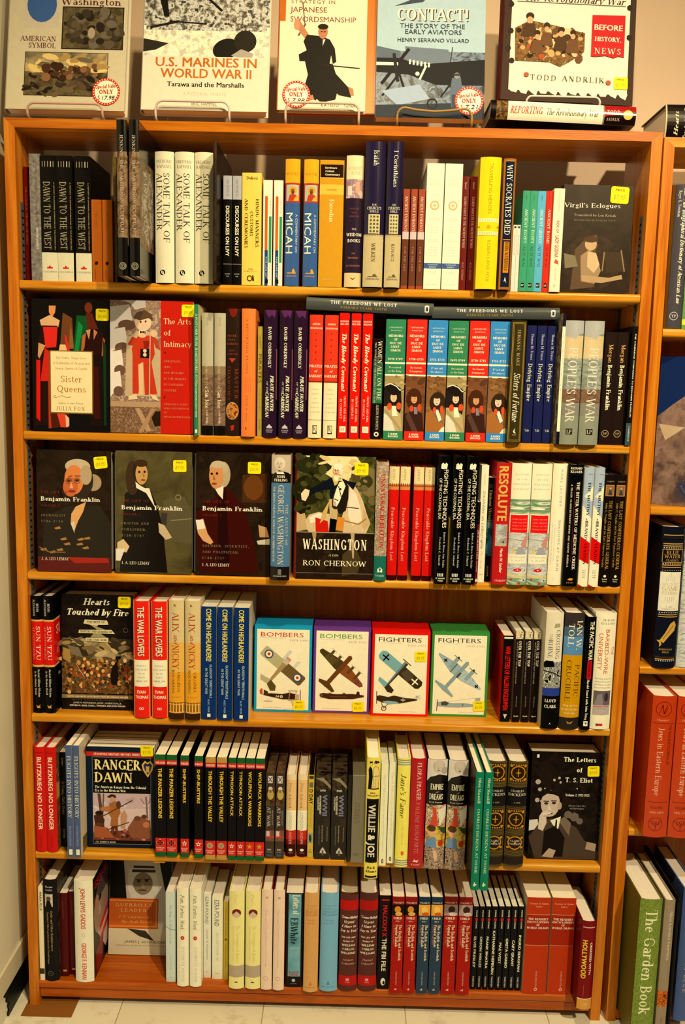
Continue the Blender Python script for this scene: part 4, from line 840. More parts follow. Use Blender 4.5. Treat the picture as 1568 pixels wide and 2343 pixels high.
def sim(c, yrs, sub1, sub2, kind):
    def a(A):
        A.R(0, .445, 1, .455, '#f8f0dc') if 0 else None
        w_ = '#f6eed8'
        A.H('"...vivid and witty..."', .5, .065, .8, .013, '#c8d4c4', 'ri'); A.H('Antonia Fraser', .5, .09, .56, .012, '#c8d4c4', 'ri')
        for i, (tx, L) in enumerate((('MEMOIRS', .74), ('OF', .2), ('DUC DE', .6), ('SAINT-', .5), ('SIMON', .52))): A.H(tx, .5, .135+i*.03, L, .018, w_, 'rb')
        A.H(yrs, .5, .325, .74, .017, w_, 'rb'); A.R(0, .352, 1, .366, '#fff8e8'); A.H(sub1, .5, .395, .6, .014, w_, 'r'); A.H(sub2, .5, .425, .66, .014, w_, 'r'); A.R(0, .452, 1, .465, '#fff8e8')
        A.R(0, .465, 1, .925, '#a08850' if kind == 0 else '#7a4a28' if kind == 1 else '#8a5c30')
        if kind == 0:
            A.dabs(0, .47, 1, .6, 26, ['#b09858', '#8a7440', '#a08850', '#c0a868'], .16, 51, .6); A.P([(0, .56), (.2, .54), (.6, .55), (.85, .58), (.9, .72), (.8, .8), (0, .8)], '#2a2018'); A.P([(0, .72), (.4, .72), (.85, .78), (.95, .925), (0, .925)], '#c0a464'); A.P([(0, .78), (.35, .8), (.6, .925), (0, .925)], '#e0d4a8'); A.P([(.0, .76), (.05, .73), (.9, .9), (.86, .925)], '#a8925a')
            A.head(.48, .645, .19, '#f0c488', '#2a2018'); A.P([(.02, .565), (.1, .535), (.5, .53), (.85, .57), (.95, .575), (.7, .62), (.25, .6)], '#241c14'); A.line([(.05, .545), (.3, .53), (.6, .55), (.8, .585), (.92, .57)], .05, '#f0e0b8'); A.P([(.4, .715), (.6, .715), (.72, .8), (.42, .8)], '#f4e4bc'); A.E(.28, .72, .12, '#e05020', .03); A.E(.76, .715, .13, '#e05020', .03)
        elif kind == 1:
            A.dabs(0, .47, 1, .75, 26, ['#7a4a28', '#6a4024', '#8a5630', '#5a3820'], .16, 52, .6); A.P([(0, .78), (.4, .75), (.9, .77), (1, .925), (0, .925)], '#3c2418'); A.P([(.05, .8), (.2, .76), (.7, .925), (.4, .925)], '#5a3c2c'); A.E(.45, .655, .4, '#4a2814', .09); A.head(.46, .655, .18, '#d89a60', '#4a2814'); A.E(.34, .735, .1, '#e04a24', .026); A.E(.74, .725, .1, '#e04a24', .03); A.P([(.46, .72), (.6, .72), (.66, .78), (.48, .78)], '#8a7c74')
        else:
            A.dabs(0, .47, 1, .72, 26, ['#8a5c30', '#7a5028', '#9a6c3c', '#6a4826'], .16, 53, .6); A.P([(0, .77), (.35, .74), (1, .75), (1, .925), (0, .925)], '#a8682c'); A.P([(.3, .74), (.5, .73), (.9, .83), (.95, .86), (.6, .82)], '#6a6a58'); A.E(.6, .68, .42, '#3a2818', .09); A.head(.56, .665, .2, '#f0c898', '#3a2818'); A.P([(.45, .735), (.65, .74), (.85, .82), (.7, .84)], '#f0e0bc'); A.E(.45, .745, .09, '#e0502c', .028); A.E(.83, .735, .1, '#e0502c', .032); A.P([(.7, .925), (.85, .89), (1, .88), (1, .925)], '#f4e6c8')
        A.R(0, .925, 1, 1, c); A.H('1500', .5, .95, .44, .015, '#fff4dc', 'bb'); A.H('BOOKS', .5, .97, .5, .015, '#fff4dc', 'bb')
    return a
for col, yrs, s1, s2, kd, pl, side, nm in (
    ('#37804c', '1691-1709', 'Presented', 'to the King', 0, [(57, 210, 1146, 75, 222, 232), (522, 668, 1156, 543, 693, 241)], '#2a6a3c', 'green paperback with plumed-hat portrait'),
    ('#e8301c', '1710-1715', 'The Bastards', 'Triumphant', 1, [(215, 360, 1150, 232, 385, 233), (672, 824, 1159, 703, 852, 243)], '#c02414', 'bright red paperback with long-haired portrait'),
    ('#3c86c4', '1715-1723', 'Fatal', 'Weakness', 2, [(370, 518, 1153, 392, 537, 239), (830, 975, 1162, 860, 1005, 247)], '#2c6aa0', 'blue paperback with long-haired portrait')):
    S(2, 'p', C8, pl, nm+' in the tricolour set, second shelf', col, sim(col, yrs, s1, s2, kd), .002, rough=.25)
def a(A):
    g = '#b89440'
    for u0, v0, u1, v1 in ((.08, .015, .92, .018), (.08, .982, .92, .985), (.08, .015, .11, .985), (.89, .015, .92, .985), (.15, .025, .85, .027), (.15, .973, .85, .975), (.15, .025, .17, .975), (.83, .025, .85, .975)): A.R(u0, v0, u1, v1, g)
    A.T('JEHANNE WAKE', .5, .22, .29, .2, '#c8b06c', 'rw'); A.T('Sisters of Fortune', .5, .62, .4, .42, '#ece0b8', 'ri'); A.P([(.4, .9), (.55, .875), (.5, .9), (.6, .92), (.45, .915)], '#e8dcb4'); A.R(.35, .93, .62, .933, '#c8b06c')
S(2, 'h', C8, [(978, 1090, 1168, 1012, 1130, 240)], 'dark olive hardback with gold double border, right of the tricolour set', '#3a3014', a, -.014, rough=.3)
def a(A): A.T('Thomas M. Truxes', .6, .18, .22, .26, '#c8c4c8', 'r'); A.T('Defying Empire', .5, .48, .32, .42, '#f0e8dc', 'r'); A.H('Yale', .5, .89, .5, .02, '#e0d8d0', 'r')
S(2, 'p', C8, [(1095, 1168, 1163, 1130, 1200, 278), (1172, 1245, 1164, 1205, 1277, 279), (1250, 1318, 1165, 1282, 1348, 281)], 'navy blue paperback with pale lettering, second shelf', '#1e2246', a, .003, rough=.4)
def a(A): A.R(0, .1, 1, .9, '#f6ead2'); A.T('THE GREAT MEASURING, AN EMOTIONAL HISTORY', .45, .4, .5, .36, '#8a7c6c', 'r')
S(2, 'p', C8, [(1356, 1380, 1170, 1394, 1420, 186)], 'thin black and white paperback leaning out right of the navy trio', '#17141c', a, -.02, side='#8a7850', back='n:castle', depth=.13)
def a(A):
    A.R(0, .12, 1, .3, '#d4b878'); A.R(0, .15, .5, .3, '#d8bc80'); A.P([(0, .12), (.6, .15), (.75, .11), (1, .1), (1, 0), (0, 0)], '#b0ac94'); A.R(0, .3, 1, .55, 'n:peoples'); A.R(0, .55, 1, .68, 'n:shorefront'); A.R(0, .66, 1, .76, '#8a8268'); A.T('A PEOPLES WAR', .5, .18, .001, .001, '#f0e8d0') if 0 else None
    A.H('RAY', .55, .06, .35, .016, '#c8c4ae', 'r', -90); A.T("PEOPLE'S WAR", .5, .515, .6, .46, '#e0d8be', 'r'); A.R(.34, .87, .68, .918, '#2a2418'); A.H('LP', .51, .894, .26, .03, '#e8dcc0', 'r')
S(2, 'h', C9, [(632, 765, 1171, 674, 812, 240), (770, 928, 1174, 818, 978, 243)], 'wide grey-green and cream hardback with tall white lettering, second shelf', '#8c8c6c', a, -.014, rough=.3)
def a(A): A.T('Morgan', .5, .19, .16, .34, '#e0a85c', 'r'); A.T('Benjamin Franklin', .5, .49, .4, .34, '#f6ecd8', 'rb'); A.ring(.45, .9, .3, .05, '#a8905c'); A.H('YP', .45, .9, .34, .02, '#a8905c', 'rb')
S(2, 'p', C9, [(935, 1035, 1167, 980, 1070, 327), (1042, 1140, 1169, 1086, 1166, 328)], 'black paperback with orange and white lettering, second shelf', '#241810', a, .008)
def a(A): A.T('THE CAMBRIDGE COMPANION TO BENJAMIN FRANKLIN', .68, .41, .7, .26, '#f0e6d4', 'rb'); A.R(0, .81, 1, 1, '#3a5048'); A.T('CAMBRIDGE', .6, .9, .13, .3, '#e0dcc8', 'r')
S(2, 'p', C9, [(1147, 1188, 1173, 1196, 1234, 285)], 'slim black paperback with slate foot at the far right end of the second shelf', '#120e0a', a, -.002)
def lying(name, kind, px, Y, zb, t, L, d, roll, label, col, art, group=None, cover='#2a2c24', rough=.3, yaw=0):
    """book lying flat, spine to the room; px = world x of its right end"""
    r = make_book(NAMES[kind], kind, t, d, L, col, art, cover, None, cover, PAGES, rough, label, 'book', group)
    R = Matrix.Rotation(yaw, 4, 'Z') @ Matrix.Rotation(math.radians(roll), 4, 'Y') @ Matrix.Rotation(math.radians(-90), 4, 'Y')
    r.rotation_euler = R.to_euler(); r.location = (px, Y, zb+t/2)
    return r
def a(A):
    A.T('THE FREEDOMS WE LOST', .68, .45, .52, .26, '#d8d0b8', 'rbw'); A.T('BARBARA CLARK SMITH', .3, .45, .36, .18, '#c09428', 'rw'); A.P([(.25, .93), (.75, .93), (.82, .95), (.75, .965), (.25, .965), (.18, .95)], '#d8ccb4'); A.P([(.34, .94), (.66, .94), (.66, .957), (.34, .957)], '#3a3c32')
pa, pb = onY(701, 707, -.004), onY(992, 722, -.004); ptop = onY(700, 682, -.004)
LA = math.hypot(pb[0]-pa[0], pb[2]-pa[2])
lying('hardback_book', 'h', pb[0], -.004, pb[2], .0225, LA, .145, math.degrees(math.atan2(pa[2]-pb[2], pb[0]-pa[0])), 'dark grey hardback lying flat and tilted on top of the plum and red books', '#4a4c40', a, 'grey hardbacks lying across the second shelf', '#3a3c32', .22)
pa, pb = onY(996, 729, -.004), onY(1281, 732, -.004)
lying('hardback_book', 'h', pb[0], -.004, pb[2]+.001, .0215, LA, .145, math.degrees(math.atan2(pa[2]-pb[2], pb[0]-pa[0])), 'dark grey hardback lying flat on top of the tricolour set', '#4a4c40', a, 'grey hardbacks lying across the second shelf', '#3a3c32', .22)

# ------------------------------------------------------------ row 3
C10 = (0, 990, K6); C11 = (430, 1000, K6); C12 = (840, 1000, 4.3556); C13 = (1080, 1020, 3.2131)
def fr(vol, bio, yrs, dy, who):
    def a(A):
        A.R(0, 0, 1, 1, 'n:murk' if who != 1 else 'n:olive')
        if who == 0:
            A.P([(.1, .55), (.4, .46), (.85, .45), (1, .6), (1, .9), (.05, .9)], '#221a10'); A.P([(.0, .88), (.98, .88), (1, 1), (0, 1)], '#5a1208'); A.P([(.4, .88), (.95, .88), (.97, .92), (.5, .93)], '#a0200c')
            A.E(.75, .26, .12, '#a88c60', .07); A.E(.56, .24, .2, '#2a1c10', .17); A.E(.55, .13, .17, '#c8ac7c', .06); A.E(.5, .24, .13, '#dc7c38', .12); A.E(.45, .3, .1, '#c8602c', .08); A.E(.66, .2, .08, '#b89a6c', .08); A.P([(.42, .212), (.48, .205), (.48, .213), (.42, .22)], '#7a4420'); A.P([(.51, .205), (.59, .205), (.59, .213), (.51, .213)], '#7a4420'); A.E(.43, .25, .03, '#6a3418', .013); A.E(.54, .245, .03, '#6a3418', .013); A.E(.43, .25, .014, '#24120a', .007); A.E(.54, .245, .014, '#24120a', .007); A.ring(.43, .252, .042, .006, '#4a2c18', 14); A.ring(.54, .247, .042, .006, '#4a2c18', 14); A.P([(.46, .25), (.44, .31), (.49, .31)], '#f0a058'); A.E(.47, .335, .05, '#8a2c14', .01)
            A.dabs(.3, .1, .7, .45, 12, ['#2a1c10', '#221810'], .04, 7) if 0 else None; A.P([(.46, .52), (.52, .46), (.66, .42), (.62, .5), (.55, .58), (.5, .66), (.45, .6)], '#e0a058'); A.P([(.45, .6), (.5, .58), (.5, .68)], '#d8cca0')
            for u, v in ((.27, .64), (.35, .73), (.58, .73), (.67, .72), (.57, .77), (.65, .8), (.3, .82), (.2, .84), (.4, .77), (.08, .82)): A.P([(u-.05, v), (u+.03, v-.015), (u+.05, v+.005), (u-.02, v+.012)], '#a87434')
            A.line([(.02, .8), (.15, .84), (.38, .84)], .015, '#8a5c28')
        elif who == 1:
            A.R(.6, 0, 1, .55, 'n:sky') if 0 else None; A.P([(.6, 0), (1, 0), (1, .8), (.6, .75)], 'n:olive'); A.P([(.62, .4), (.9, .36), (1, .5), (1, .75), (.7, .72)], '#5c5030'); A.line([(.72, .56), (.86, .55), (1, .54)], .012, '#8a7c4c'); A.ring(.82, .37, .04, .012, '#8a7c4c')
            A.P([(.12, .35), (.26, .28), (.44, .3), (.55, .45), (.62, .62), (.68, .99), (.05, .99)], '#17110a'); A.E(.22, .22, .09, '#3a2614', .14); A.E(.32, .16, .1, '#2c1c0e', .09); A.E(.34, .185, .08, '#c8944c', .088); A.E(.335, .1, .085, '#3a2412', .03); A.E(.31, .17, .016, '#2a180c'); A.E(.38, .168, .016, '#2a180c'); A.P([(.35, .17), (.36, .21), (.385, .208)], '#a86c30'); A.E(.36, .235, .03, '#8a4420', .008)
            A.P([(.26, .25), (.32, .28), (.38, .3), (.44, .3), (.52, .46), (.4, .34), (.27, .3)], '#ecdcb0'); A.P([(.56, .58), (.64, .6), (.74, .7), (.66, .72), (.57, .66)], '#c8ac78'); A.P([(.6, .5), (.68, .5), (.66, .6), (.6, .58)], '#3a342c'); A.P([(.02, .75), (.1, .72), (.18, .78), (.14, .83), (.02, .82)], '#d8b878'); A.P([(0, .8), (.12, .8), (.06, .9), (0, .9)], '#e8d8b0')
        else:
            A.P([(.62, .18), (.95, .16), (.95, .4), (.62, .4)], '#4a2a12'); A.E(.77, .28, .13, '#6a3c14', .1); A.P([(.0, .5), (.3, .34), (.42, .28), (.62, .42), (.72, .58), (.8, .75), (.85, .98), (.05, .98)], '#3c140a'); A.P([(.3, .36), (.4, .3), (.46, .9), (.3, .9)], '#28100a')
            A.E(.36, .18, .1, '#b8a070', .105); A.E(.3, .13, .12, '#c0a878', .06); A.E(.27, .19, .095, '#d08c4c', .108); A.E(.29, .1, .09, '#c4ac80', .03); A.E(.21, .175, .017, '#2a180c'); A.E(.28, .172, .017, '#2a180c'); A.P([(.235, .175), (.225, .225), (.265, .225)], '#a8642c'); A.E(.245, .255, .035, '#8a3c1c', .009); A.P([(.26, .3), (.37, .27), (.36, .38), (.3, .34)], '#ecdcb8')
            A.P([(.0, .56), (.1, .54), (.16, .66), (.24, .73), (.2, .75), (.1, .72), (.03, .66)], '#d89c5c'); A.P([(.0, .55), (.1, .55), (.13, .62), (.02, .63)], '#ecdcb8'); A.P([(.84, .58), (.95, .6), (.99, .68), (.86, .68)], '#c09058'); A.P([(.82, .71), (1, .69), (1, .74), (.84, .74)], '#c8bc90')
        rd = '#8a2814'; wh = '#ecdcb4'
        u0 = (.05, .075, .09)[who]; T_ = (.345, .405, .4)[who]
        def HL(tx, v, L, cap, c, st): A.H(tx, u0+L/2, v, L, cap, c, st)
        HL('THE LIFE OF', T_, .36, .02, rd, 'rw'); HL('Benjamin Franklin', T_+.055, .8, .034, wh, 'rb'); HL('VOLUME '+vol, T_+.11, .25, .018, rd, 'rw')
        for i, tx in enumerate(bio): HL(tx, dy+i*.05, .033*len(tx), .018, '#8a7a4c', 'rw')
        HL('J. A. LEO LEMAY', (.895, .915, .915)[who], .37, .024, wh, 'r')
    return a
Fo(3, 'h', C10, (262, 992), (832, 1009), (250, 130), (832, 146), .042, 'shrink-wrapped face-out book of an old man resting chin on hand, left end of third shelf', '#1c140c', fr('1', ('JOURNALIST', '1706-1730'), '', .535, 0), inset=.004, lean=2, rough=.14, stick=[(.86, .095, .026, .12, '$9.95')])
Fo(3, 'h', C10, (842, 1011), (1433, 1029), (842, 140), (1437, 150), .042, 'shrink-wrapped face-out book of a standing young man in black, second on the third shelf', '#1c140c', fr('2', ('PRINTER AND', 'PUBLISHER,', '1730-1747'), '', .59, 1), inset=.004, lean=2, rough=.14, stick=[(.84, .115, .026, .02, '$9.95')])
Fo(3, 'h', C11, (36, 1004), (612, 1022), (36, 115), (622, 128), .042, 'shrink-wrapped face-out book of a seated man in a dark red suit, third shelf', '#1c140c', fr('3', ('SOLDIER, SCIENTIST,', 'AND POLITICIAN,', '1748-1757'), '', .76, 2), inset=.004, lean=2, rough=.14, stick=[(.78, .12, .026, .0, '$10.95')])
def a(A):
    A.R(0, 0, 1, .21, '#c8b084'); A.P([(.1, .15), (.4, .12), (.9, .14), (1, .2), (0, .2)], '#17120c'); A.head(.42, .075, .22, '#d8c090', '#e0d0a8', -.3, True); A.P([(.24, .13), (.6, .13), (.72, .155), (.3, .155)], '#e8dcc0'); A.R(0, .15, 1, .22, '#1a130c'); A.H('JOHN', .5, .17, .44, .02, '#f0e2c4', 'rb'); A.H('FERLING', .5, .198, .68, .02, '#f0e2c4', 'rb')
    A.R(0, .22, 1, .89, '#4c7488'); A.T('GEORGE WASHINGTON', .52, .555, .64, .3, '#e0c890', 'r'); A.T('THE ASCENT OF', .82, .555, .33, .12, '#e0c890', 'rw'); A.T('THE HIDDEN POLITICAL GENIUS OF AN AMERICAN ICON', .16, .55, .6, .1, '#f0e8d0', 'r'); A.R(0, .89, 1, 1, '#1c150e'); A.R(.4, .91, .58, .955, '#7a7264'); A.H('BLOOMSBURY PRESS', .5, .967, .7, .01, '#e0d4b8', 'r')
S(3, 'h', C11, [(610, 757, 1066, 628, 772, 135)], 'thick slate blue spine with a white-haired head at the top, between face-out books, third shelf', '#4c7488', a, -.022, depth=.16, side='#c8ac78', rough=.2)
def a(A):
    A.R(0, 0, 1, .62, 'n:trees'); A.P([(.1, 0), (.75, 0), (.9, .12), (.7, .25), (.5, .2), (.3, .12)], 'n:dusk'); A.P([(.75, .05), (1, .1), (1, .35), (.85, .3)], '#7a6a3c'); A.E(.2, .08, .24, '#2c2c12', .07); A.E(.14, .28, .2, '#26240e', .12); A.E(.85, .2, .12, '#3c3818', .06)
    A.P([(0, .42), (.1, .46), (.15, .6), (0, .62)], '#c8a468')
    A.dabs(.0, .0, .35, .5, 40, ['#2c2c12', '#3c3a18', '#4a461e', '#22200c'], .05, 3); A.dabs(.72, .08, 1, .5, 30, ['#6a5c30', '#54481f', '#8a7440', '#3c3818'], .05, 4); A.dabs(.3, .02, .75, .14, 14, ['#e8cc80', '#f0d890', '#d8b868'], .07, 5, .5)
    # horse seen from the front quarter, neck raised, head to the left
    A.P([(.11, .53), (.16, .48), (.28, .455), (.42, .47), (.51, .53), (.5, .62), (.3, .63), (.28, .66), (.22, .66), (.13, .6)], '#d4b67c'); A.P([(.16, .5), (.28, .465), (.4, .48), (.3, .53), (.18, .55)], '#f4e0b4')
    A.P([(.63, .205), (.7, .21), (.78, .27), (.85, .36), (.9, .46), (.95, .54), (.9, .62), (.8, .66), (.78, .82), (.74, .84), (.72, .66), (.6, .62), (.58, .5), (.62, .4), (.6, .3)], '#d4b67c'); A.P([(.68, .25), (.76, .3), (.82, .42), (.84, .52), (.72, .56), (.66, .48), (.66, .36)], '#ecd6a6'); A.P([(.86, .42), (.9, .47), (.94, .54), (.88, .6), (.84, .56)], '#c8a468')
    A.line([(.62, .41), (.8, .42)], .012, '#4a3418'); A.line([(.6, .52), (.8, .55), (.9, .5)], .016, '#a07434')
    A.P([(.24, .5), (.4, .53), (.42, .62), (.25, .62)], '#cc2010'); A.P([(.53, .49), (.62, .5), (.6, .61), (.5, .6)], '#d8842c')
    # rider
    A.P([(.33, .21), (.45, .17), (.56, .175), (.66, .2), (.76, .21), (.72, .27), (.64, .22), (.56, .24), (.5, .36), (.43, .35), (.42, .27), (.3, .28), (.17, .32), (.14, .28)], '#171a1c'); A.P([(.44, .165), (.53, .16), (.57, .2), (.48, .24)], '#d8b458'); A.P([(.46, .155), (.53, .155), (.52, .2), (.48, .2)], '#f2e8d0'); A.P([(.05, .31), (.1, .27), (.16, .28), (.15, .32), (.11, .37), (.06, .36)], '#ecd09a')
    A.P([(.41, .35), (.54, .34), (.52, .52), (.43, .51)], '#c8a86c'); A.P([(.43, .505), (.52, .515), (.5, .63), (.42, .62)], '#0e0c0a'); A.P([(.4, .38), (.42, .36), (.38, .5), (.3, .55), (.33, .46)], '#d0a854')
    A.P([(.45, .41), (.455, .33), (.49, .26), (.53, .2), (.6, .18), (.64, .24), (.6, .32), (.56, .38), (.53, .43), (.48, .43)], '#2a2416'); A.P([(.57, .19), (.61, .2), (.66, .24), (.66, .34), (.63, .44), (.56, .47), (.52, .44), (.56, .36), (.6, .27)], '#241c12'); A.P([(.54, .21), (.59, .2), (.62, .24), (.58, .31), (.545, .37), (.51, .41), (.465, .4), (.47, .34), (.5, .27)], '#f6e8c8'); A.P([(.465, .4), (.47, .36), (.5, .37), (.51, .41)], '#c8a888'); A.P([(.55, .2), (.56, .165), (.585, .2)], '#e0cca0'); A.E(.555, .265, .014, '#1c140c'); A.line([(.48, .345), (.53, .36)], .012, '#2a2016'); A.line([(.53, .24), (.57, .33)], .01, '#3a2c1c')
    A.E(.505, .115, .052, '#e8aa70', .042); A.E(.52, .085, .058, '#f0e6d0', .028); A.E(.56, .12, .024, '#e8dcc0', .032); A.E(.485, .112, .008, '#3a2414'); A.E(.515, .112, .008, '#3a2414'); A.P([(.49, .115), (.48, .13), (.5, .13)], '#c07c44'); A.E(.497, .142, .016, '#a8583c', .004)
    A.R(0, .62, 1, 1, 'n:murk'); A.R(0, .62, 1, .626, '#a89468'); A.P([(.6, .8), (.75, .72), (.85, .85), (.8, .95), (.6, .98)], '#4a3a1c'); A.P([(.2, .62), (.26, .62), (.25, .69), (.22, .69)], '#a88c58'); A.P([(.7, .62), (.75, .62), (.75, .83), (.73, .83)], '#b89c68')
    A.H('WASHINGTON', .5, .72, .82, .085, '#f6ecd4', 'rbw'); A.H('A Life', .48, .808, .13, .018, '#d8c8a0', 'ri'); A.H('RON CHERNOW', .5, .875, .82, .042, '#f6ecd4', 'r'); A.R(0, .955, 1, .96, '#6a5c40')
Fo(3, 'h', C11, (784, 1040), (1380, 1066), (797, 144), (1408, 158), .05, 'face-out book of a rider on a white horse, middle of the third shelf', '#1c140c', a, spine='#c01810', inset=.0, lean=2, rough=.25, stick=[(.82, .1, .027, .0, '$9.95')])
def a(A): A.R(0, .79, 1, 1, '#1f6a50'); A.H('CHOPRA', .5, .04, .74, .016, '#e0d0b0', 'r'); A.T('UNNATURAL REBELLION', .56, .41, .62, .34, '#c01c14', 'rb'); A.P([(.3, .93), (.3, .9), (.5, .885), (.7, .9), (.7, .93), (.5, .925)], '#f0e8d0'); A.P([(.38, .895), (.62, .895), (.5, .925)], '#1f6a50'); A.H('Virginia', .5, .955, .7, .018, '#c8d4bc', 'r'); A.line([(.6, .5), (.8, .55), (.7, .68)], .05, '#a85a44')
S(3, 'h', C12, [(60, 185, 1446, 98, 225, 250)], 'tan map-patterned hardback with red lettering and green foot, third shelf', 'n:map', a, -.004)
def a(A):
    A.R(0, 0, 1, .17, '#ecd28a'); A.R(0, .15, 1, .2, '#d8823c'); A.T('KENNY', .45, .07, .1, .22, '#8a7434', 'r')
    for i in range(5): A.E(.1+i*.2, .165, .08, '#8a2c14'); A.E(.1+i*.2, .15, .035, '#3a1c0c', .008)
    A.T('Peaceable Kingdom Lost', .45, .59, .47, .32, '#f2b088', 'r'); A.R(0, .955, 1, 1, '#3a0a06')
S(3, 'h', C12, [(191, 294, 1436, 228, 326, 297), (302, 405, 1438, 335, 435, 300), (443, 547, 1441, 465, 566, 303), (552, 655, 1446, 572, 672, 303)], 'red hardback with yellow top and tiny figures, third shelf', '#d81a10', a, .004, rough=.3)
def a(A):
    A.P([(.25, .06), (.4, .05), (.5, .065), (.6, .05), (.75, .06), (.7, .1), (.55, .095), (.4, .1), (.22, .095)], '#f0ece0'); A.T('FIGHTING TECHNIQUES', .66, .33, .45, .34, '#fff8ea', 's'); A.T('OF THE COLONIAL ERA', .25, .33, .32, .22, '#f0e8d8', 's'); A.T('Robert B. Bruce, Iain Dickie', .7, .73, .28, .14, '#d8d0c0', 'r'); A.T('Frederick C. Schneid', .36, .74, .22, .14, '#d8d0c0', 'r')
    for i in range(4): A.R(.25+i*.13, .915, .33+i*.13, .94, '#d8d0bc')
    A.H("ST. MARTIN'S", .5, .956, .76, .012, '#f0e8d8', 'b'); A.H('PRESS', .5, .974, .4, .012, '#f0e8d8', 'b')
S(3, 'h', C12, [(678, 788, 1507, 712, 835, 190), (808, 940, 1511, 850, 990, 197), (945, 1066, 1514, 1003, 1130, 200)], 'tall black hardback with wide white lettering, third shelf', '#0d0a09', a, -.02, rough=.22)
S(3, 'p', C12, [(790, 804, 1482, 818, 832, 815)], 'sliver of a thin yellow booklet between two tall black hardbacks, third shelf', '#c8a440', None, -.004, depth=.1, minw=.0022)
def a(A): A.R(0, 0, 1, .27, '#17120e'); A.T("LIFE IN NELSON'S NAVY", .5, .52, .36, .45, '#f0e2d0', 's'); A.T('Brian Lavery', .5, .79, .13, .3, '#e0d0bc', 's'); A.E(.5, .96, .3, '#f0e8d8', .022)
S(3, 'p', C12, [(1075, 1104, 1502, 1102, 1132, 650)], 'very thin low maroon and black paperback beside the tall black trio, third shelf', '#6a141c', a, -.008, depth=.1)
def a(A): A.T('Senefelder', .5, .12, .1, .2, '#b8a058', 'ri'); A.T('Senefelder on Lithography', .5, .46, .5, .36, '#6a7850', 'ri'); A.T('The Classic', .5, .8, .16, .26, '#c8b060', 'ri'); A.H('DOVER', .5, .93, .5, .011, '#8a7c40', 's')
S(3, 'p', C12, [(1108, 1171, 1478, 1130, 1215, 283)], 'pale cream paperback with faint script, right of the tall black trio', '#f8ecb0', a, .002, depth=.13)
def a(A): A.R(0, .4, 1, .75, 'n:nightteal'); A.R(.1, .06, .9, .1, '#2a2a20'); A.T('Eminent Victorians', .5, .3, .36, .5, '#c8b068', 'r'); A.T('DOVER', .5, .9, .1, .26, '#b89a48', 's')
S(3, 'p', C12, [(1175, 1238, 1438, 1212, 1264, 405)], 'low black and teal paperback between the cream one and the big red one', '#11110e', a, .012, depth=.12)
def a(A):
    A.T('RESOLUTE', .5, .25, .44, .64, '#d8b04c', 'bb'); A.R(.1, .5, .9, .68, 'n:seascape'); A.P([(.1, .64), (.5, .655), (.9, .66), (.9, .68), (.1, .68)], '#b8a888'); A.E(.65, .645, .06, '#5a3c1c', .01); A.T('Martin W. Sandler', .56, .8, .2, .2, '#f6e6cc', 'b'); A.H('STERLING', .58, .967, .8, .014, '#f0d8b8', 'r')
S(3, 'h', C12, [(1247, 1395, 1478, 1292, 1440, 260)], 'brick red hardback with large gold block letters and a small sea picture, third shelf', '#c0201c', a, -.012, rough=.25)
def a(A):
    for i, (tx, L) in enumerate((('AUTUMN', .66), ('IN THE', .54), ('HEAVENLY', .8), ('KINGDOM', .76))): A.H(tx, .5, .09+i*.039, L, .013, '#a8a094', 'sw')
    A.R(0, .29, 1, .41, 'n:hills'); A.R(.02, .365, .7, .375, '#f8f0dc'); A.R(.0, .41, 1, .42, '#f4ecd8'); A.R(.04, .42, .92, .565, '#e81c14')
    for i in range(4): A.H(('CHINA, THE WEST', 'AND THE EPIC', 'STORY OF THE', 'TAIPING CIVIL WAR')[i], .5, .455+i*.027, .74, .01, '#f0a088', 'sw')
    A.R(0, .565, 1, 1, 'n:winter'); A.P([(.35, .74), (.5, .68), (.75, .69), (.95, .76), (.4, .78)], '#a09c94'); A.E(.24, .72, .05, '#e8c038', .02); A.P([(.6, .66), (.8, .6), (.95, .57), (.9, .7), (.7, .68)], '#c88a6c'); A.R(.02, .745, .94, .82, '#f4ecd8'); A.H('STEPHEN', .5, .768, .74, .013, '#a09a8c', 'sw'); A.H('R. PLATT', .5, .795, .66, .013, '#a09a8c', 'sw'); A.E(.5, .875, .21, '#d8201c', .014); A.P([(.4, .88), (.5, .868), (.62, .88), (.5, .878)], '#f4e8d8'); A.R(0, .92, 1, .93, '#e8c850'); A.R(0, .94, 1, 1, 'n:hills'); A.E(.2, .955, .06, '#d03020'); A.E(.6, .985, .07, '#d03020'); A.E(.85, .96, .05, '#3c5c9a')
S(3, 'h', C13, [(263, 405, 1042, 295, 445, 132), (411, 552, 1044, 447, 600, 133)], 'white hardback with misty green hills and a red title panel, third shelf', '#f8f0de', a, -.012, rough=.3)
def a(A): A.T('KARL JACOBY', .6, .2, .3, .17, '#8a8a88', 'sw'); A.T('SHADOWS AT DAWN', .62, .67, .42, .17, '#7a7c7c', 'sw'); A.T('A BORDERLANDS MASSACRE', .32, .65, .3, .08, '#b8b4ac', 'sw'); A.T('AND THE VIOLENCE OF HISTORY', .16, .65, .34, .08, '#b8b4ac', 'sw'); A.E(.4, .95, .12, '#e8e0d4')
S(3, 'h', C13, [(556, 660, 1036, 602, 712, 132)], 'plain white hardback with thin grey lettering, third shelf', '#faf2e4', a, -.004, side='#e8c060', rough=.3)
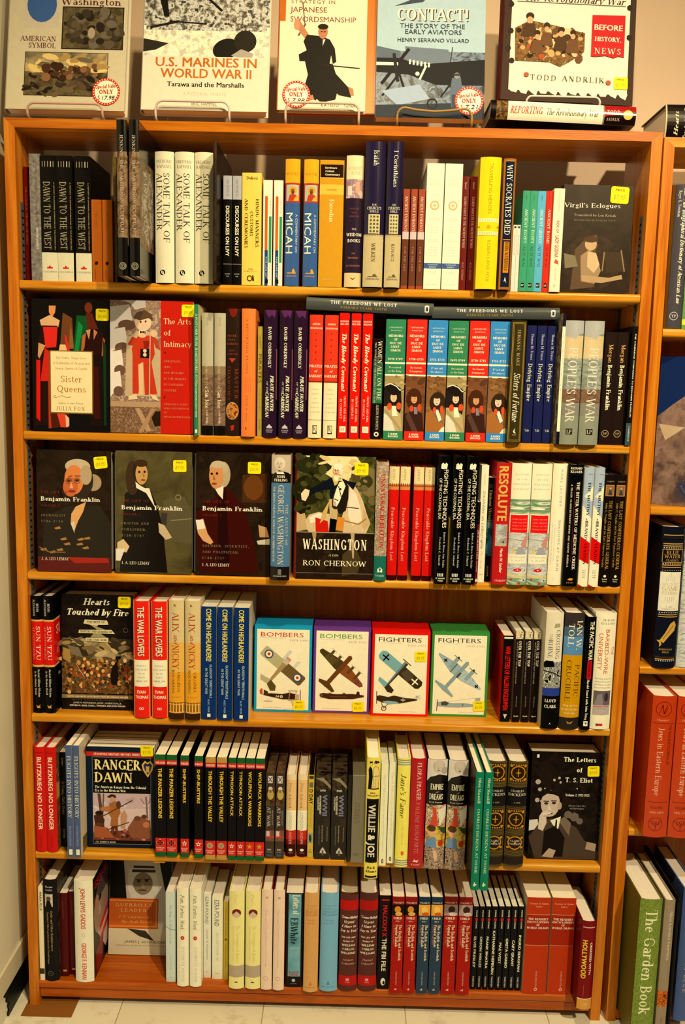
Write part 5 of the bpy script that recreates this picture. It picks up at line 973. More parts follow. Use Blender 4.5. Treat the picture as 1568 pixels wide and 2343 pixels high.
def a(A):
    A.H('RICHARD', .5, .03, .78, .018, '#f0e2c0', 'rb'); A.H('KLUGER', .5, .058, .78, .018, '#f0e2c0', 'rb'); A.T('THE BITTER WATERS OF MEDICINE CREEK', .66, .5, .72, .2, '#f0e2c0', 'rb'); A.T('A TRAGIC CLASH BETWEEN WHITE AND NATIVE AMERICA', .24, .5, .68, .1, '#d8c8a0', 'rb'); A.R(.44, .17, .46, .8, '#8a2c18'); A.P([(.3, .945), (.45, .93), (.7, .935), (.62, .95), (.4, .95)], '#e0902c'); A.H('KNOPF', .5, .97, .5, .01, '#d8a058', 'rw')
S(3, 'h', C13, [(667, 775, 1044, 718, 832, 140)], 'black hardback with long cream title, between plain white and blue-red-white spines', '#120e0a', a, -.012, rough=.25)
def a(A):
    A.P([(0, 0), (1, 0), (1, .43), (0, .31)], '#a8b4dc'); A.P([(.1, .24), (1, .15), (1, .28), (.5, .26)], '#f0ecdc'); A.P([(0, .575), (1, .63), (1, .81), (0, .77)], '#e0140c'); A.P([(0, .98), (.5, 1), (0, 1)], '#e0140c'); A.H('Asher', .6, .055, .5, .012, '#5a6070', 'ri'); A.T('THE MUTINY', .55, .26, .28, .28, '#23282c', 'rb'); A.T('at', .5, .43, .03, .2, '#4a4c48', 'ri'); A.T('BRANDY', .5, .53, .17, .28, '#23282c', 'rb'); A.T('STATION', .5, .72, .18, .28, '#2c1414', 'rb')
    for i in range(4): A.H(('Last', 'Battle', 'of the', 'Saddle')[i], .5, .86+i*.019, .36, .01, '#5a5a54', 'r')
S(3, 'h', C13, [(780, 852, 1044, 835, 905, 162), (857, 930, 1045, 912, 988, 162)], 'hardback slashed pale blue, white and red, third shelf', '#f8eee0', a, -.012, rough=.25)
def a(A): A.H('GORDON', .5, .06, .7, .012, '#a8946c', 'r'); A.R(.08, .09, .9, .19, '#c88430'); A.R(.14, .097, .84, .182, '#8a6438'); A.P([(.3, .182), (.4, .14), (.5, .12), (.6, .14), (.7, .182)], '#3a3c38'); A.E(.5, .122, .1, '#c89868'); A.T('THE LAST CONFEDERATE GENERAL', .62, .54, .62, .3, '#c89838', 'r'); A.T('John C. Vaughn and his East Tennessee Cavalry', .24, .54, .58, .17, '#b89048', 'r'); A.E(.5, .91, .13, '#f0ece0'); A.H('Zenith', .5, .937, .5, .012, '#f0ece0', 'r'); A.H('Press', .5, .957, .4, .012, '#f0ece0', 'r')
S(3, 'h', C13, [(936, 1014, 1030, 988, 1062, 213), (1020, 1102, 1031, 1072, 1152, 217)], 'black hardback with gold lettering and small portrait, third shelf', '#1c140e', a, -.002, rough=.3)

# ------------------------------------------------------------ row 4
C14 = (0, 1320, K6); C15 = (430, 1320, K6); C16 = (830, 1340, K6); C17 = (1088, 1340, K6)
def a(A): A.R(0, .2, 1, .595, '#d81c12'); A.R(0, .2, 1, .215, '#d8a850'); A.R(0, .585, 1, .602, '#d8a850'); A.T('BEVIN', .62, .1, .07, .18, '#d8d0b8', 'r'); A.T('ALEXANDER', .3, .1, .14, .18, '#d8d0b8', 'r'); A.T('SUN TZU', .62, .4, .29, .34, '#f2dcb4', 'r'); A.T('AT GETTYSBURG', .22, .4, .28, .18, '#e89a6c', 'r'); A.T('Ancient Military Wisdom', .62, .74, .24, .18, '#e8dcc0', 'r'); A.T('in the Modern World', .3, .74, .2, .18, '#e8dcc0', 'r'); A.P([(.3, .93), (.5, .94), (.7, .925), (.62, .945), (.7, .955), (.4, .955)], '#d89a3c')
def f(A): A.R(0, .2, 1, .595, '#d81c12'); A.R(0, .2, 1, .215, '#d8a850'); A.R(0, .585, 1, .602, '#d8a850'); A.H('SUN TZU', .5, .3, .8, .08, '#f2dcb4', 'r'); A.H('AT GETTYSBURG', .5, .48, .8, .05, '#e8b080', 'r'); A.H('Ancient Military Wisdom', .5, .68, .7, .03, '#e8dcc0', 'r')
S(4, 'h', C14, [(206, 287, 1018, 190, 274, 142), (294, 377, 1020, 287, 378, 144)], 'black hardback with red middle band at the left end of the fourth shelf', '#0f0c09', a, fart=f, rough=.25)
def a(A):
    A.R(0, 0, 1, 1, 'n:dappled'); A.R(0, .38, 1, .86, 'n:battle'); A.R(0, .38, 1, .56, 'n:sky'); A.P([(0, .38), (.3, .42), (.4, .56), (.1, .55), (0, .6)], '#3a2c18'); A.P([(.6, .38), (1, .38), (1, .56), (.75, .5)], '#3a2c1a'); A.P([(0, .5), (.2, .46), (.3, .56), (.5, .58), (.75, .62), (1, .6), (1, .86), (0, .86)], 'n:goldcrowd'); A.dabs(.0, .38, 1, .56, 40, ['#7a6238', '#a08448', '#5a4828', '#c8a868', '#4a3a20'], .07, 11, .4); A.dabs(.02, .56, .98, .86, 190, ['#8a5c28', '#3a2410', '#c08a40', '#5a3a18', '#a83c1c', '#2a1c0e', '#e0b060', '#4a4438', '#6a4420'], .022, 12, 1.3); A.P([(.08, .44), (.24, .46), (.3, .55), (.14, .52)], '#7a6a48'); A.P([(.02, .46), (.12, .48), (.12, .6), (.02, .56)], '#a8843c')
    for u, v in ((.32, .56), (.38, .6), (.44, .62), (.5, .64), (.3, .62), (.42, .68), (.52, .7), (.36, .7), (.58, .66)): A.E(u, v, .022, '#e0a850', .016); A.P([(u-.03, v+.05), (u, v+.015), (u+.03, v+.05)], '#a84a1c')
    A.P([(.68, .7), (.72, .6), (.78, .58), (.8, .7), (.77, .78), (.7, .78)], '#1c140c'); A.E(.72, .59, .025, '#d89a58', .018); A.line([(.77, .6), (.79, .54)], .02, '#1c140c'); A.P([(.76, .53), (.83, .53), (.83, .55), (.76, .55)], '#120c08'); A.E(.9, .64, .03, '#6a2c14', .03); A.line([(.2, .6), (.32, .72)], .008, '#c8b078')
    A.H('Hearts', .49, .06, .36, .055, '#f2e4bc', 'rbi'); A.H('Touched by Fire', .5, .15, .86, .055, '#f2e4bc', 'rbi')
    c = '#d8c484'; A.P([(.33, .215), (.64, .22), (.66, .255), (.6, .258), (.52, .258), (.5, .27), (.36, .255), (.31, .25)], c); A.P([(.25, .305), (.7, .3), (.75, .335), (.24, .332)], c); A.P([(.35, .375), (.66, .37), (.65, .41), (.33, .4)], c); A.P([(.4, .26), (.48, .27), (.62, .3), (.5, .3)], '#a08c54'); A.P([(.45, .335), (.55, .335), (.64, .37), (.4, .37)], '#a08c54')
    A.H('THE BEST OF', .485, .235, .25, .016, '#2a2010', 'rb'); A.H('BATTLES AND LEADERS OF', .49, .318, .44, .016, '#2a2010', 'rb'); A.H('THE CIVIL WAR', .495, .39, .27, .016, '#2a2010', 'rb'); A.ring(.9, .3, .035, .008, '#5a5038')
    A.R(0, .87, 1, .905, '#8a6a34'); A.H('EDITED AND WITH AN INTRODUCTION BY HAROLD HOLZER', .5, .888, .86, .014, '#ecdcb0', 'rb'); A.H('WITH CONTRIBUTIONS BY', .5, .918, .72, .01, '#6a5c40', 'sw'); A.H('JAMES M. MCPHERSON, JAMES I. ROBERTSON, JR.', .5, .943, .68, .015, '#ecdcb8', 'b'); A.H('STEPHEN W. SEARS, CRAIG L. SYMONDS, AND JOAN WAUGH', .5, .967, .78, .015, '#ecdcb8', 'b')
Fo(4, 'h', C14, (441, 982), (989, 1010), (437, 122), (1003, 160), .055, 'face-out book with golden battle scene and white script title, fourth shelf', '#14100b', a, lean=2, rough=.3, stick=[(.88, .06, .026, 0, '$9.95')])
def a(A):
    A.R(0, .5, 1, .73, '#f6ecd0'); A.R(0, 0, .05, 1, '#d89a50'); A.R(.95, 0, 1, 1, '#d89a50'); A.T('THE WAR LOVERS', .46, .26, .42, .42, '#3a0c06', 'bb'); A.T('THE WAR LOVERS', .49, .257, .42, .42, '#f8eed2', 'b')
    for i, (tx, L) in enumerate((('ROOSEVELT,', .6), ('LODGE, HEARST,', .8), ('AND THE', .42), ('RUSH TO', .44), ('EMPIRE, 1898', .7))): A.H(tx, .5, .55+i*.033, L, .012, '#8a8068', 'r')
    A.H('EVAN', .48, .775, .5, .026, '#f8e8c8', 'b'); A.H('THOMAS', .5, .82, .78, .026, '#f8e8c8', 'b'); A.ring(.42, .92, .08, .03, '#f8d8b0'); A.ring(.56, .92, .08, .03, '#f8d8b0')
S(4, 'h', C14, [(992, 1118, 1054, 996, 1119, 183), (1127, 1251, 1056, 1131, 1253, 187)], 'scarlet hardback with white panel and outlined lettering, fourth shelf', '#ec2414', a, rough=.3)
def a(A):
    A.R(0, 0, 1, .4, '#d8bc78'); A.R(0, .35, 1, .62, '#e4ac48'); A.R(0, .6, 1, .86, '#e89c20'); A.H('R', .42, .04, .14, .018, '#2a2010', 'rb'); A.T('ALIX', .46, .18, .16, .42, '#a83414', 'r'); A.T('and', .5, .32, .08, .3, '#b8502c', 'ri'); A.T('NICKY', .46, .47, .2, .42, '#a83414', 'r'); A.T('VIRGINIA', .66, .68, .17, .17, '#5a4018', 'r'); A.T('ROUNDING', .3, .68, .2, .17, '#5a4018', 'r'); A.H("ST. MARTIN'S", .5, .81, .7, .01, '#b87c28', 'r')
    A.R(0, .855, 1, .95, '#8a5410'); 
    for i in range(5): A.R(.06+i*.2, .86, .16+i*.2, .945, '#d89428'); A.R(.09+i*.2, .865, .12+i*.2, .94, '#f0c868')
    A.R(0, .868, 1, .875, '#e8b048'); A.R(0, .935, 1, .945, '#e8b048'); A.R(0, .95, 1, 1, '#3a2008')
S(4, 'h', C14, [(1256, 1370, 1066, 1262, 1380, 178), (1378, 1494, 1070, 1383, 1499, 182)], 'hardback fading from cream to golden yellow with red lettering, fourth shelf', '#dcc488', a, rough=.25)
def a(A):
    A.T('COME ON HIGHLANDERS!', .5, .25, .46, .36, '#f6d848', 'b'); A.T('GLASGOW TERRITORIALS', .64, .66, .3, .17, '#c8d8d8', 's'); A.T('IN THE GREAT WAR', .34, .66, .23, .17, '#c8d8d8', 's'); A.T('ALEC WEIR', .5, .88, .12, .13, '#a8bcc0', 's'); A.R(.4, .95, .62, .98, '#f6e8cc')
S(4, 'p', C15, [(93, 209, 1064, 104, 220, 222), (214, 325, 1071, 229, 340, 227), (336, 445, 1076, 354, 465, 235)], 'navy blue paperback with condensed yellow lettering, fourth shelf', '#14305c', a, side='#e8cc8c', pages=PAGESW and 'n:newsprint', rough=.3)
def plane_top(A, u, v, s_, kind):
    """aircraft from above on the diagonal: nose to the upper right"""
    k = A.w/A.h
    def Q(pts, c):     # local: x along the wing (towards lower right), y along the fuselage (towards upper right)
        A.P([(u+s_*(x*.77+y*.64), v+s_*k*(x*.64-y*.77)) for x, y in pts], c)
    def rnd(u_, v_, r, c): A.E(u+s_*(u_*.77+v_*.64), v+s_*k*(u_*.64-v_*.77), r*s_, c)
    if kind == 'biplane':
        Q([(-.2, .2), (-.2, .62), (-.08, .64), (-.08, .2)], '#cfcab0'); Q([(.3, .2), (.3, .5), (.42, .52), (.42, .2)], '#d4cfb8')
        Q([(-.95, -.18), (-.9, -.22), (-.05, -.22), (-.05, .2), (-.9, .2), (-.95, .16)], '#b8ac74'); Q([(.05, -.22), (.9, -.22), (.96, -.16), (.96, .16), (.9, .2), (.05, .2)], '#6a5228')
        for i in range(8): Q([(.12+i*.1, -.21), (.135+i*.1, -.21), (.135+i*.1, .19), (.12+i*.1, .19)], '#8a7038')
        Q([(-.1, .26), (.1, .26), (.05, -.9), (-.03, -.9)], '#a88a50'); Q([(-.1, .1), (.1, .1), (.1, .3), (-.1, .3)], '#c8b890'); Q([(-.42, -.78), (-.3, -.94), (0, -.9), (0, -.7)], '#b8ac74'); Q([(0, -.7), (.3, -.76), (.4, -.92), (.26, -1.04), (0, -.92)], '#5a4a20'); Q([(-.08, .28), (.08, .28), (.1, .38), (-.1, .38)], '#d88868')
        for x in (-.68, .7): rnd(x, 0, .165, '#3a4468'); rnd(x, 0, .12, '#f2e8d0'); rnd(x, 0, .055, '#d83418')
    elif kind == 'bomber':
        Q([(-1.05, -.02), (-1.0, -.1), (-.2, -.22), (.2, -.22), (1.0, -.16), (1.08, -.06), (1.0, .02), (.2, .2), (-.2, .2), (-1, .08)], '#4a3c18'); Q([(.05, -.22), (1.0, -.16), (1.08, -.06), (1.0, .02), (.2, .2), (.05, .2)], '#8a4a1c'); Q([(-.75, -.12), (-.3, -.2), (-.35, .1), (-.7, .08)], '#5c4c20')
        Q([(-.09, .5), (.0, .56), (.09, .5), (.08, -.9), (0, -1.0), (-.08, -.9)], '#6a3c18'); Q([(-.36, -.88), (-.3, -.98), (.36, -.98), (.4, -.88), (.1, -.78), (-.1, -.78)], '#5a3c18')
        for x in (-.62, -.3, .32, .64): Q([(x-.05, .3), (x+.05, .3), (x+.05, -.05), (x-.05, -.05)], '#5a4420'); Q([(x-.12, .31), (x+.12, .31), (x+.12, .33), (x-.12, .33)], '#c8bca0')
        rnd(.8, -.06, .07, '#3a3c60'); rnd(.8, -.06, .035, '#c83020')
    elif kind == 'mono':
        Q([(-1.0, 0), (-.98, -.14), (-.86, -.2), (-.05, -.2), (-.05, .2), (-.86, .2), (-.98, .12)], '#7aa89c'); Q([(.05, -.2), (.9, -.2), (1.0, -.12), (1.02, .05), (.95, .18), (.05, .2)], '#3c3018'); Q([(.1, -.1), (.5, -.2), (.6, .1), (.2, .2)], '#54442c'); Q([(-.09, .34), (.09, .34), (.06, -.8), (-.02, -.8)], '#6a8478'); Q([(.0, .34), (.09, .34), (.06, -.8), (.02, -.8)], '#44381c'); Q([(-.42, -.72), (-.36, -.86), (0, -.92), (0, -.7)], '#7aa89c'); Q([(0, -.7), (.34, -.76), (.36, -.9), (.2, -.98), (0, -.92)], '#3c3018'); Q([(-.2, .36), (.2, .36), (.2, .39), (-.2, .39)], '#2c2014')
        for x, c1 in ((-.72, '#141210'), (.72, '#f2e8d0')):
            Q([(x-.16, -.025), (x+.16, -.025), (x+.16, .025), (x-.16, .025)], c1); Q([(x-.025, -.16), (x+.025, -.16), (x+.025, .16), (x-.025, .16)], c1)
    else:
        Q([(-1.1, .06), (-1.08, -.02), (-.3, -.24), (.3, -.24), (1.08, -.04), (1.1, .04), (.3, .2), (-.3, .2)], '#98aca0'); Q([(.05, -.22), (.3, -.24), (1.08, -.04), (1.1, .04), (.3, .2), (.05, .2)], 'n:fresh'); Q([(-.3, -.24), (-.25, -.24), (-.25, .2), (-.3, .2)], '#5a6858')
        Q([(-.08, .46), (0, .54), (.08, .46), (.07, -.9), (0, -.98), (-.07, -.9)], '#8a9c8c'); Q([(.02, .0), (.1, .0), (.1, -.24), (.02, -.24)], '#4a4438'); Q([(-.5, -.84), (-.46, -.92), (0, -.98), (.46, -.96), (.46, -.88), (0, -.78)], '#8ea294')
        for x in (-.4, .38): Q([(x-.08, .36), (x+.08, .36), (x+.07, -.1), (x-.07, -.1)], '#8ca090'); Q([(x-.2, .37), (x+.2, .37), (x+.2, .39), (x-.2, .39)], '#3a342c'); rnd(x, .4, .05, '#4a443c')
        for x in (-.72, .88): 
            Q([(x-.08, -.02), (x+.08, -.02), (x+.08, .02), (x-.08, .02)], '#141210'); Q([(x-.02, -.08), (x+.02, -.08), (x+.02, .08), (x-.02, .08)], '#141210')
class Tall:
    """draws on the same face, stretched upwards about v = .825"""
    def __init__(s, A): s.A = A
    def f(s, v): return .825+(v-.825)*1.35
    def P(s, p, c): s.A.P([(u, s.f(v)) for u, v in p], c)
    def R(s, a, b, c, d, e): s.A.R(a, s.f(b), c, s.f(d), e)
    def line(s, p, w_, c): s.A.line([(u, s.f(v)) for u, v in p], w_, c)
    def E(s, u, v, r, c, rv=None): s.A.E(u, s.f(v), r, c, rv*1.35 if rv else None)
    def ring(s, u, v, r, t, c): s.A.ring(u, s.f(v), r, t, c)
    def H(s, t, u, v, L, k, c, st): s.A.H(t, u, s.f(v), L, k, c, st)
def plane_side(A, kind):
    if kind == 'biplane':
        A.P([(.12, .8), (.3, .795), (.5, .8), (.62, .785), (.74, .8), (.74, .845), (.5, .845), (.2, .815)], '#3a2410'); A.E(.13, .78, .03, '#d84a2c', .025); A.P([(.15, .76), (.24, .78), (.26, .81), (.14, .805)], '#4a3414'); A.R(.15, .762, .17, .805, '#e8e0cc'); A.R(.6, .765, .76, .772, '#b8ac8c'); A.R(.6, .85, .78, .856, '#b8ac8c'); A.line([(.63, .77), (.61, .85)], .012, '#c88a58'); A.line([(.74, .77), (.72, .85)], .012, '#c88a58'); A.R(.72, .8, .79, .845, '#c89880'); A.line([(.81, .76), (.815, .86)], .012, '#5a4424'); A.H('N', .41, .82, .05, .025, '#e8e0c8', 'b'); A.E(.48, .822, .025, '#e8e0c8'); A.E(.48, .822, .012, '#c83018'); A.E(.25, .86, .08, '#d8d0b8', .008); A.E(.64, .93, .12, '#d8d0b8', .008); A.line([(.66, .86), (.7, .92), (.72, .86)], .006, '#a89c84')
    elif kind == 'bomber':
        A.P([(.12, .79), (.18, .782), (.4, .79), (.7, .785), (.9, .795), (.9, .81), (.7, .83), (.3, .835), (.14, .82)], '#4a2814'); A.P([(.76, .79), (.78, .762), (.82, .765), (.83, .8)], '#3a2412'); A.E(.3, .785, .03, '#6a5c3c', .006); A.E(.55, .782, .025, '#6a5c3c', .006); A.E(.15, .805, .03, '#5a4a34', .012); A.R(.3, .81, .6, .814, '#7a4c24')
    elif kind == 'mono':
        A.P([(.1, .785), (.15, .775), (.3, .79), (.4, .775), (.6, .795), (.82, .8), (.8, .815), (.5, .845), (.2, .84), (.11, .82)], '#3c2c14'); A.P([(.2, .83), (.3, .822), (.45, .83), (.5, .845), (.3, .855)], '#8aaca0'); A.P([(.76, .775), (.86, .76), (.86, .8), (.78, .805)], '#d8d8c4'); A.R(.8, .768, .806, .798, '#141210'); A.R(.785, .78, .825, .784, '#141210'); A.line([(.1, .74), (.105, .85)], .012, '#2c2014'); A.ring(.23, .89, .045, .012, '#2c2414'); A.line([(.23, .89), (.3, .85)], .01, '#5a4c34'); A.line([(.23, .89), (.18, .84)], .01, '#5a4c34'); A.R(.52, .81, .6, .816, '#e0d8c0'); A.R(.555, .795, .562, .83, '#e0d8c0')
    else:
        A.P([(.12, .835), (.2, .825), (.4, .838), (.6, .835), (.78, .845), (.78, .865), (.5, .875), (.3, .875), (.13, .865)], '#98a898'); A.P([(.2, .83), (.26, .822), (.34, .835), (.3, .86), (.2, .86)], '#4a483c'); A.P([(.78, .84), (.8, .79), (.88, .785), (.88, .84)], '#98aca0'); A.line([(.13, .81), (.125, .91)], .012, '#3a3428'); A.R(.56, .85, .6, .854, '#141210'); A.R(.577, .838, .582, .866, '#141210'); A.line([(.3, .825), (.82, .785)], .004, '#c8bca4')
def blk(title, tc, yrs, yc, kind, vx, vy, sub, subc):
    def a(A):
        A.R(.035, .035, .965, .975, '#f8ead0') if 0 else A.R(.045, .04, .955, .975, '#f8ead0')
        A.H(title, .48, .1, .74, .052, tc, 's'); A.H(sub, .31, .138, .42, .013, subc, 'r'); A.H(yrs, .77, .165, .32, .022, yc, 'r'); plane_top(A, vx, vy, (.47, .47, .46, .45)[('biplane', 'bomber', 'mono', 'twin').index(kind)], kind); plane_side(Tall(A), kind); A.H('Kenneth Munson', .33 if kind in ('biplane', 'bomber') else .66, .945, .32, .014, '#d0c4ac', 's')
    return a
STK = []
for i, (cr, BL, BR, TL, TR, col, title, tc, yrs, yc, kind, sub, subc, stk, nm) in enumerate((
    (C15, (492, 1001), (917, 1018), (500, 357), (933, 380), '#1e98dc', 'BOMBERS', '#c8301c', '1914-1919', '#a8a090', 'biplane', 'Patrol and Reconnaissance Aircraft', '#b8ac98', (.79, .92, .024, .02, '$6.95'), 'blue-bordered aircraft book with tan biplane'),
    (C15, (928, 1011), (1355, 1027), (946, 374), (1372, 390), '#6a3a7c', 'BOMBERS', '#5a9a2c', '1939-1945', '#a8a090', 'bomber', 'Patrol and Transport Aircraft', '#c8bca8', (.8, .92, .024, .03, '$6.95'), 'purple-bordered aircraft book with brown four-engined plane'),
    (C16, (57, 966), (484, 985), (75, 338), (512, 349), '#e81a10', 'FIGHTERS', '#2c2428', '1914-1919', '#e8a088', 'mono', 'Attack and Training Aircraft', '#e0a890', (.84, .29, .024, .03, '$6.95'), 'red-bordered aircraft book with teal and brown plane'),
    (C16, (500, 974), (921, 984), (520, 348), (955, 350), '#3c8a34', 'FIGHTERS', '#2c2c34', '1939-1945', '#b8b09c', 'twin', 'Attack and Training Aircraft', '#d8c8b0', (.86, .87, .024, .03, '$6.95'), 'green-bordered aircraft book with pale twin-engined plane'))):
    Fo(4, 'd', cr, BL, BR, TL, TR, .0125, 'front copy of the '+nm+', fourth shelf', col, blk(title, tc, yrs, yc, kind, .5, (.46, .46, .45, .47)[i], sub, subc), lean=1.0, rough=.3, stick=[stk], copies=5, group='stack of '+nm+'s', copy_label=['%s copy behind the front %s, fourth shelf' % (NTH[q], nm) for q in range(1, 6)], pages=M(col), name='aircraft_handbook')
def a(A): A.R(.06, .015, .94, .035, '#f0e8d4'); A.T('WAR LETTERS OF FALLEN ENGLISHMEN', .5, .49, .74, .5, '#f01c10', 'b'); A.P([(.3, .91), (.7, .91), (.6, .935), (.5, .965), (.4, .935)], '#d8ccb0')
S(4, 'p', C16, [(1037, 1116, 1019, 1043, 1118, 375)], 'black paperback with red lettering and red side, right of the aircraft books, fourth shelf', '#120d0a', a, side='#d81410', depth=.14)
def a(A): A.R(0, 0, 1, .08, 'n:helmets'); A.T('OVER THE TOP', .62, .24, .28, .34, '#f2ead4', 'rb'); A.T('GREAT BATTLES OF THE FIRST WORLD WAR', .26, .34, .46, .14, '#b8a88c', 'r'); A.T('Martin Marix Evans', .5, .77, .12, .13, '#a89878', 'r'); A.H('Capella', .5, .93, .64, .014, '#f0e8d8', 'rbi')
S(4, 'p', C16, [(1126, 1187, 1023, 1134, 1191, 345), (1195, 1252, 1024, 1205, 1262, 346), (1258, 1313, 1025, 1272, 1328, 347)], 'slim dark brown paperback with tiny helmet picture at the top, fourth shelf', '#1c130d', a, side='#a08a5c', depth=.13, pages='n:newsprint')
def a(A):
    A.R(0, 0, 1, .5, '#e8d8a8'); A.P([(.5, .09), (.78, .09), (.8, .12), (.45, .13)], '#a89a68'); A.T('CROSSING', .72, .27, .25, .24, '#5c6450', 'r'); A.T('THE', .3, .21, .06, .14, '#5c6450', 'r'); A.T('RHINE', .3, .31, .16, .24, '#5c6450', 'r'); A.R(0, .42, 1, .645, 'n:bridge'); A.P([(0, .43), (.1, .41), (.5, .41), (.6, .46), (0, .47)], '#12100d'); A.line([(.0, .5), (.5, .51), (1, .55)], .07, '#2a2a24'); A.R(0, .645, 1, .715, '#2c3c80'); A.R(0, .715, 1, 1, '#0e0d0c'); A.H('LLOYD', .48, .755, .66, .026, '#f2e8cc', 'rb'); A.H('CLARK', .48, .805, .7, .026, '#f2e8cc', 'rb'); A.P([(.44, .965), (.5, .945), (.56, .965), (.5, .955)], '#e8e0d0')
S(4, 'h', C17, [(500, 628, 1071, 527, 660, 205)], 'cream and black hardback with a wrecked bridge photo on the spine, fourth shelf', '#e8d8a8', a, rough=.25)
def a(A):
    A.R(0, .17, 1, .36, '#5a88a0'); A.R(0, .0, 1, .12, '#3a3028'); A.R(0, .12, 1, .2, '#4a6068'); A.T('IAN W.', .76, .19, .25, .28, '#f6ead0', 'r'); A.T('TOLL', .34, .19, .2, .28, '#f6ead0', 'r'); A.R(0, .36, 1, .9, '#cc900c'); A.T('PACIFIC', .74, .58, .28, .24, '#5a3c08', 'r'); A.T('CRUCIBLE', .32, .58, .36, .24, '#5a3c08', 'r')
    for i, (tx, L) in enumerate((('War at Sea', .7), ('in the Pacific,', .86), ('1941-1942', .6))): A.H(tx, .5, .795+i*.034, L, .015, '#f6e4b4', 'r')
    A.P([(.34, .93), (.5, .945), (.68, .93), (.6, .955), (.4, .955)], '#a87c20')
S(4, 'h', C17, [(636, 779, 1073, 668, 822, 206)], 'thick hardback with steel blue top and mustard yellow body, fourth shelf', '#2c241c', a, rough=.22)
def a(A): A.T('THE PACIFIC WAR', .58, .21, .34, .46, '#f6eeda', 'b'); A.R(.3, .385, .78, .545, '#c8181c'); A.T('UNCENSORED', .54, .465, .14, .24, '#4a0808', 'b'); A.T('Harold Guard with John Tring', .5, .73, .36, .24, '#f0e4cc', 'rb'); A.R(.26, .92, .72, .965, '#f4ead4'); A.P([(.36, .935), (.62, .93), (.55, .955)], '#2a3a8a')
S(4, 'h', C17, [(797, 868, 1081, 842, 915, 236)], 'slim black hardback with white lettering and a red stamp, fourth shelf', '#120d0b', a, depth=.145, rough=.22)
def a(A):
    A.H('MIDGE', .62, .06, .54, .017, '#2c2820', 'sw'); A.H('GILLIES', .58, .088, .64, .017, '#2c2820', 'sw'); A.T('THE', .88, .32, .07, .14, '#c86030', 's'); A.T('BARBED-WIRE', .6, .33, .38, .2, '#c84c20', 's'); A.T('UNIVERSITY', .3, .33, .31, .2, '#c84c20', 's')
    for i, tx in enumerate(('The Real Lives of', 'Allied Prisoners', 'of War in the', 'Second World War')): A.H(tx, .52, .56+i*.026, .78, .012, '#8a8474', 'si')
    A.R(.12, .665, .92, .875, '#b8a890'); A.R(.12, .665, .92, .79, '#6a5c54'); A.P([(.16, .79), (.3, .7), (.5, .69), (.6, .79)], '#8a7c70'); A.E(.72, .72, .1, '#3a3030', .04); A.H('PRISONER OF WAR', .52, .802, .7, .012, '#d83020', 'b'); A.H('1914-1945', .52, .82, .4, .008, '#c84030', 's'); A.R(.3, .95, .62, .97, '#c8281c'); A.R(.3, .95, .38, .97, '#3a3a34')
S(4, 'h', C17, [(882, 1033, 1076, 928, 1096, 208)], 'cream white hardback with orange lettering at the right end of the fourth shelf', '#f6ead0', a, rough=.25)

# ------------------------------------------------------------ row 5
C18 = (0, 1640, K6); C19 = (340, 1640, 4.1263); C20 = (580, 1640, 4.1263); C21 = (830, 1660, K6); C22 = (1088, 1660, K6)
def a(A): A.T('BLITZKRIEG NO LONGER', .5, .44, .69, .4, '#f6ead0', 'b'); A.T('SAMUEL MITCHAM', .5, .9, .12, .16, '#8a1008', 's'); A.R(.1, .05, .8, .055, '#8a1008')
def f(A): A.R(0, 0, 1, 1, 'n:battle'); A.R(0, .35, 1, .5, '#c8a050')
S(5, 'h', C18, [(247, 328, 1010, 212, 297, 228), (342, 424, 1013, 316, 400, 232)], 'bright red hardback with white lettering at the left end of the fifth shelf', '#d01a12', a, fart=f, rough=.3)
def a(A): A.T('Leyner', .5, .1, .08, .3, '#c89a50', 'r'); A.T("A Young Girl's Diary", .5, .48, .35, .4, '#c89a50', 'r'); A.T('DOVER', .5, .86, .1, .34, '#c89a50', 's')
S(5, 'p', C18, [(450, 500, 972, 435, 484, 266)], 'low black paperback set back between the red pair and the grey-blue pair, fifth shelf', '#141310', a, depth=.1)
def a(A): A.T('FLIGHTS INTO HISTORY', .5, .37, .55, .56, '#e0dcc8', 'r'); A.T('IAN MCLACHLAN', .5, .81, .18, .3, '#9aa4b0', 'r'); A.R(.25, .93, .8, .98, '#f0e8d4')
def f(A): A.R(0, 0, 1, 1, '#d8c08c'); A.P([(.2, .1), (.5, .06), (.6, .15), (.3, .16)], '#b8502c'); A.P([(.1, .85), (.9, .9), (.9, 1), (.1, 1)], 'n:camouflage'); A.T('FLIGHTS INTO', .6, .4, .4, .12, '#8a7c60', 'ri')
S(5, 'p', C18, [(503, 550, 1048, 487, 539, 215), (553, 604, 1050, 546, 593, 217)], 'slim grey-blue paperback with pale lettering left of the face-out ranger cover, fifth shelf', '#4e5c74', a, fart=f, pages=PAGESW)
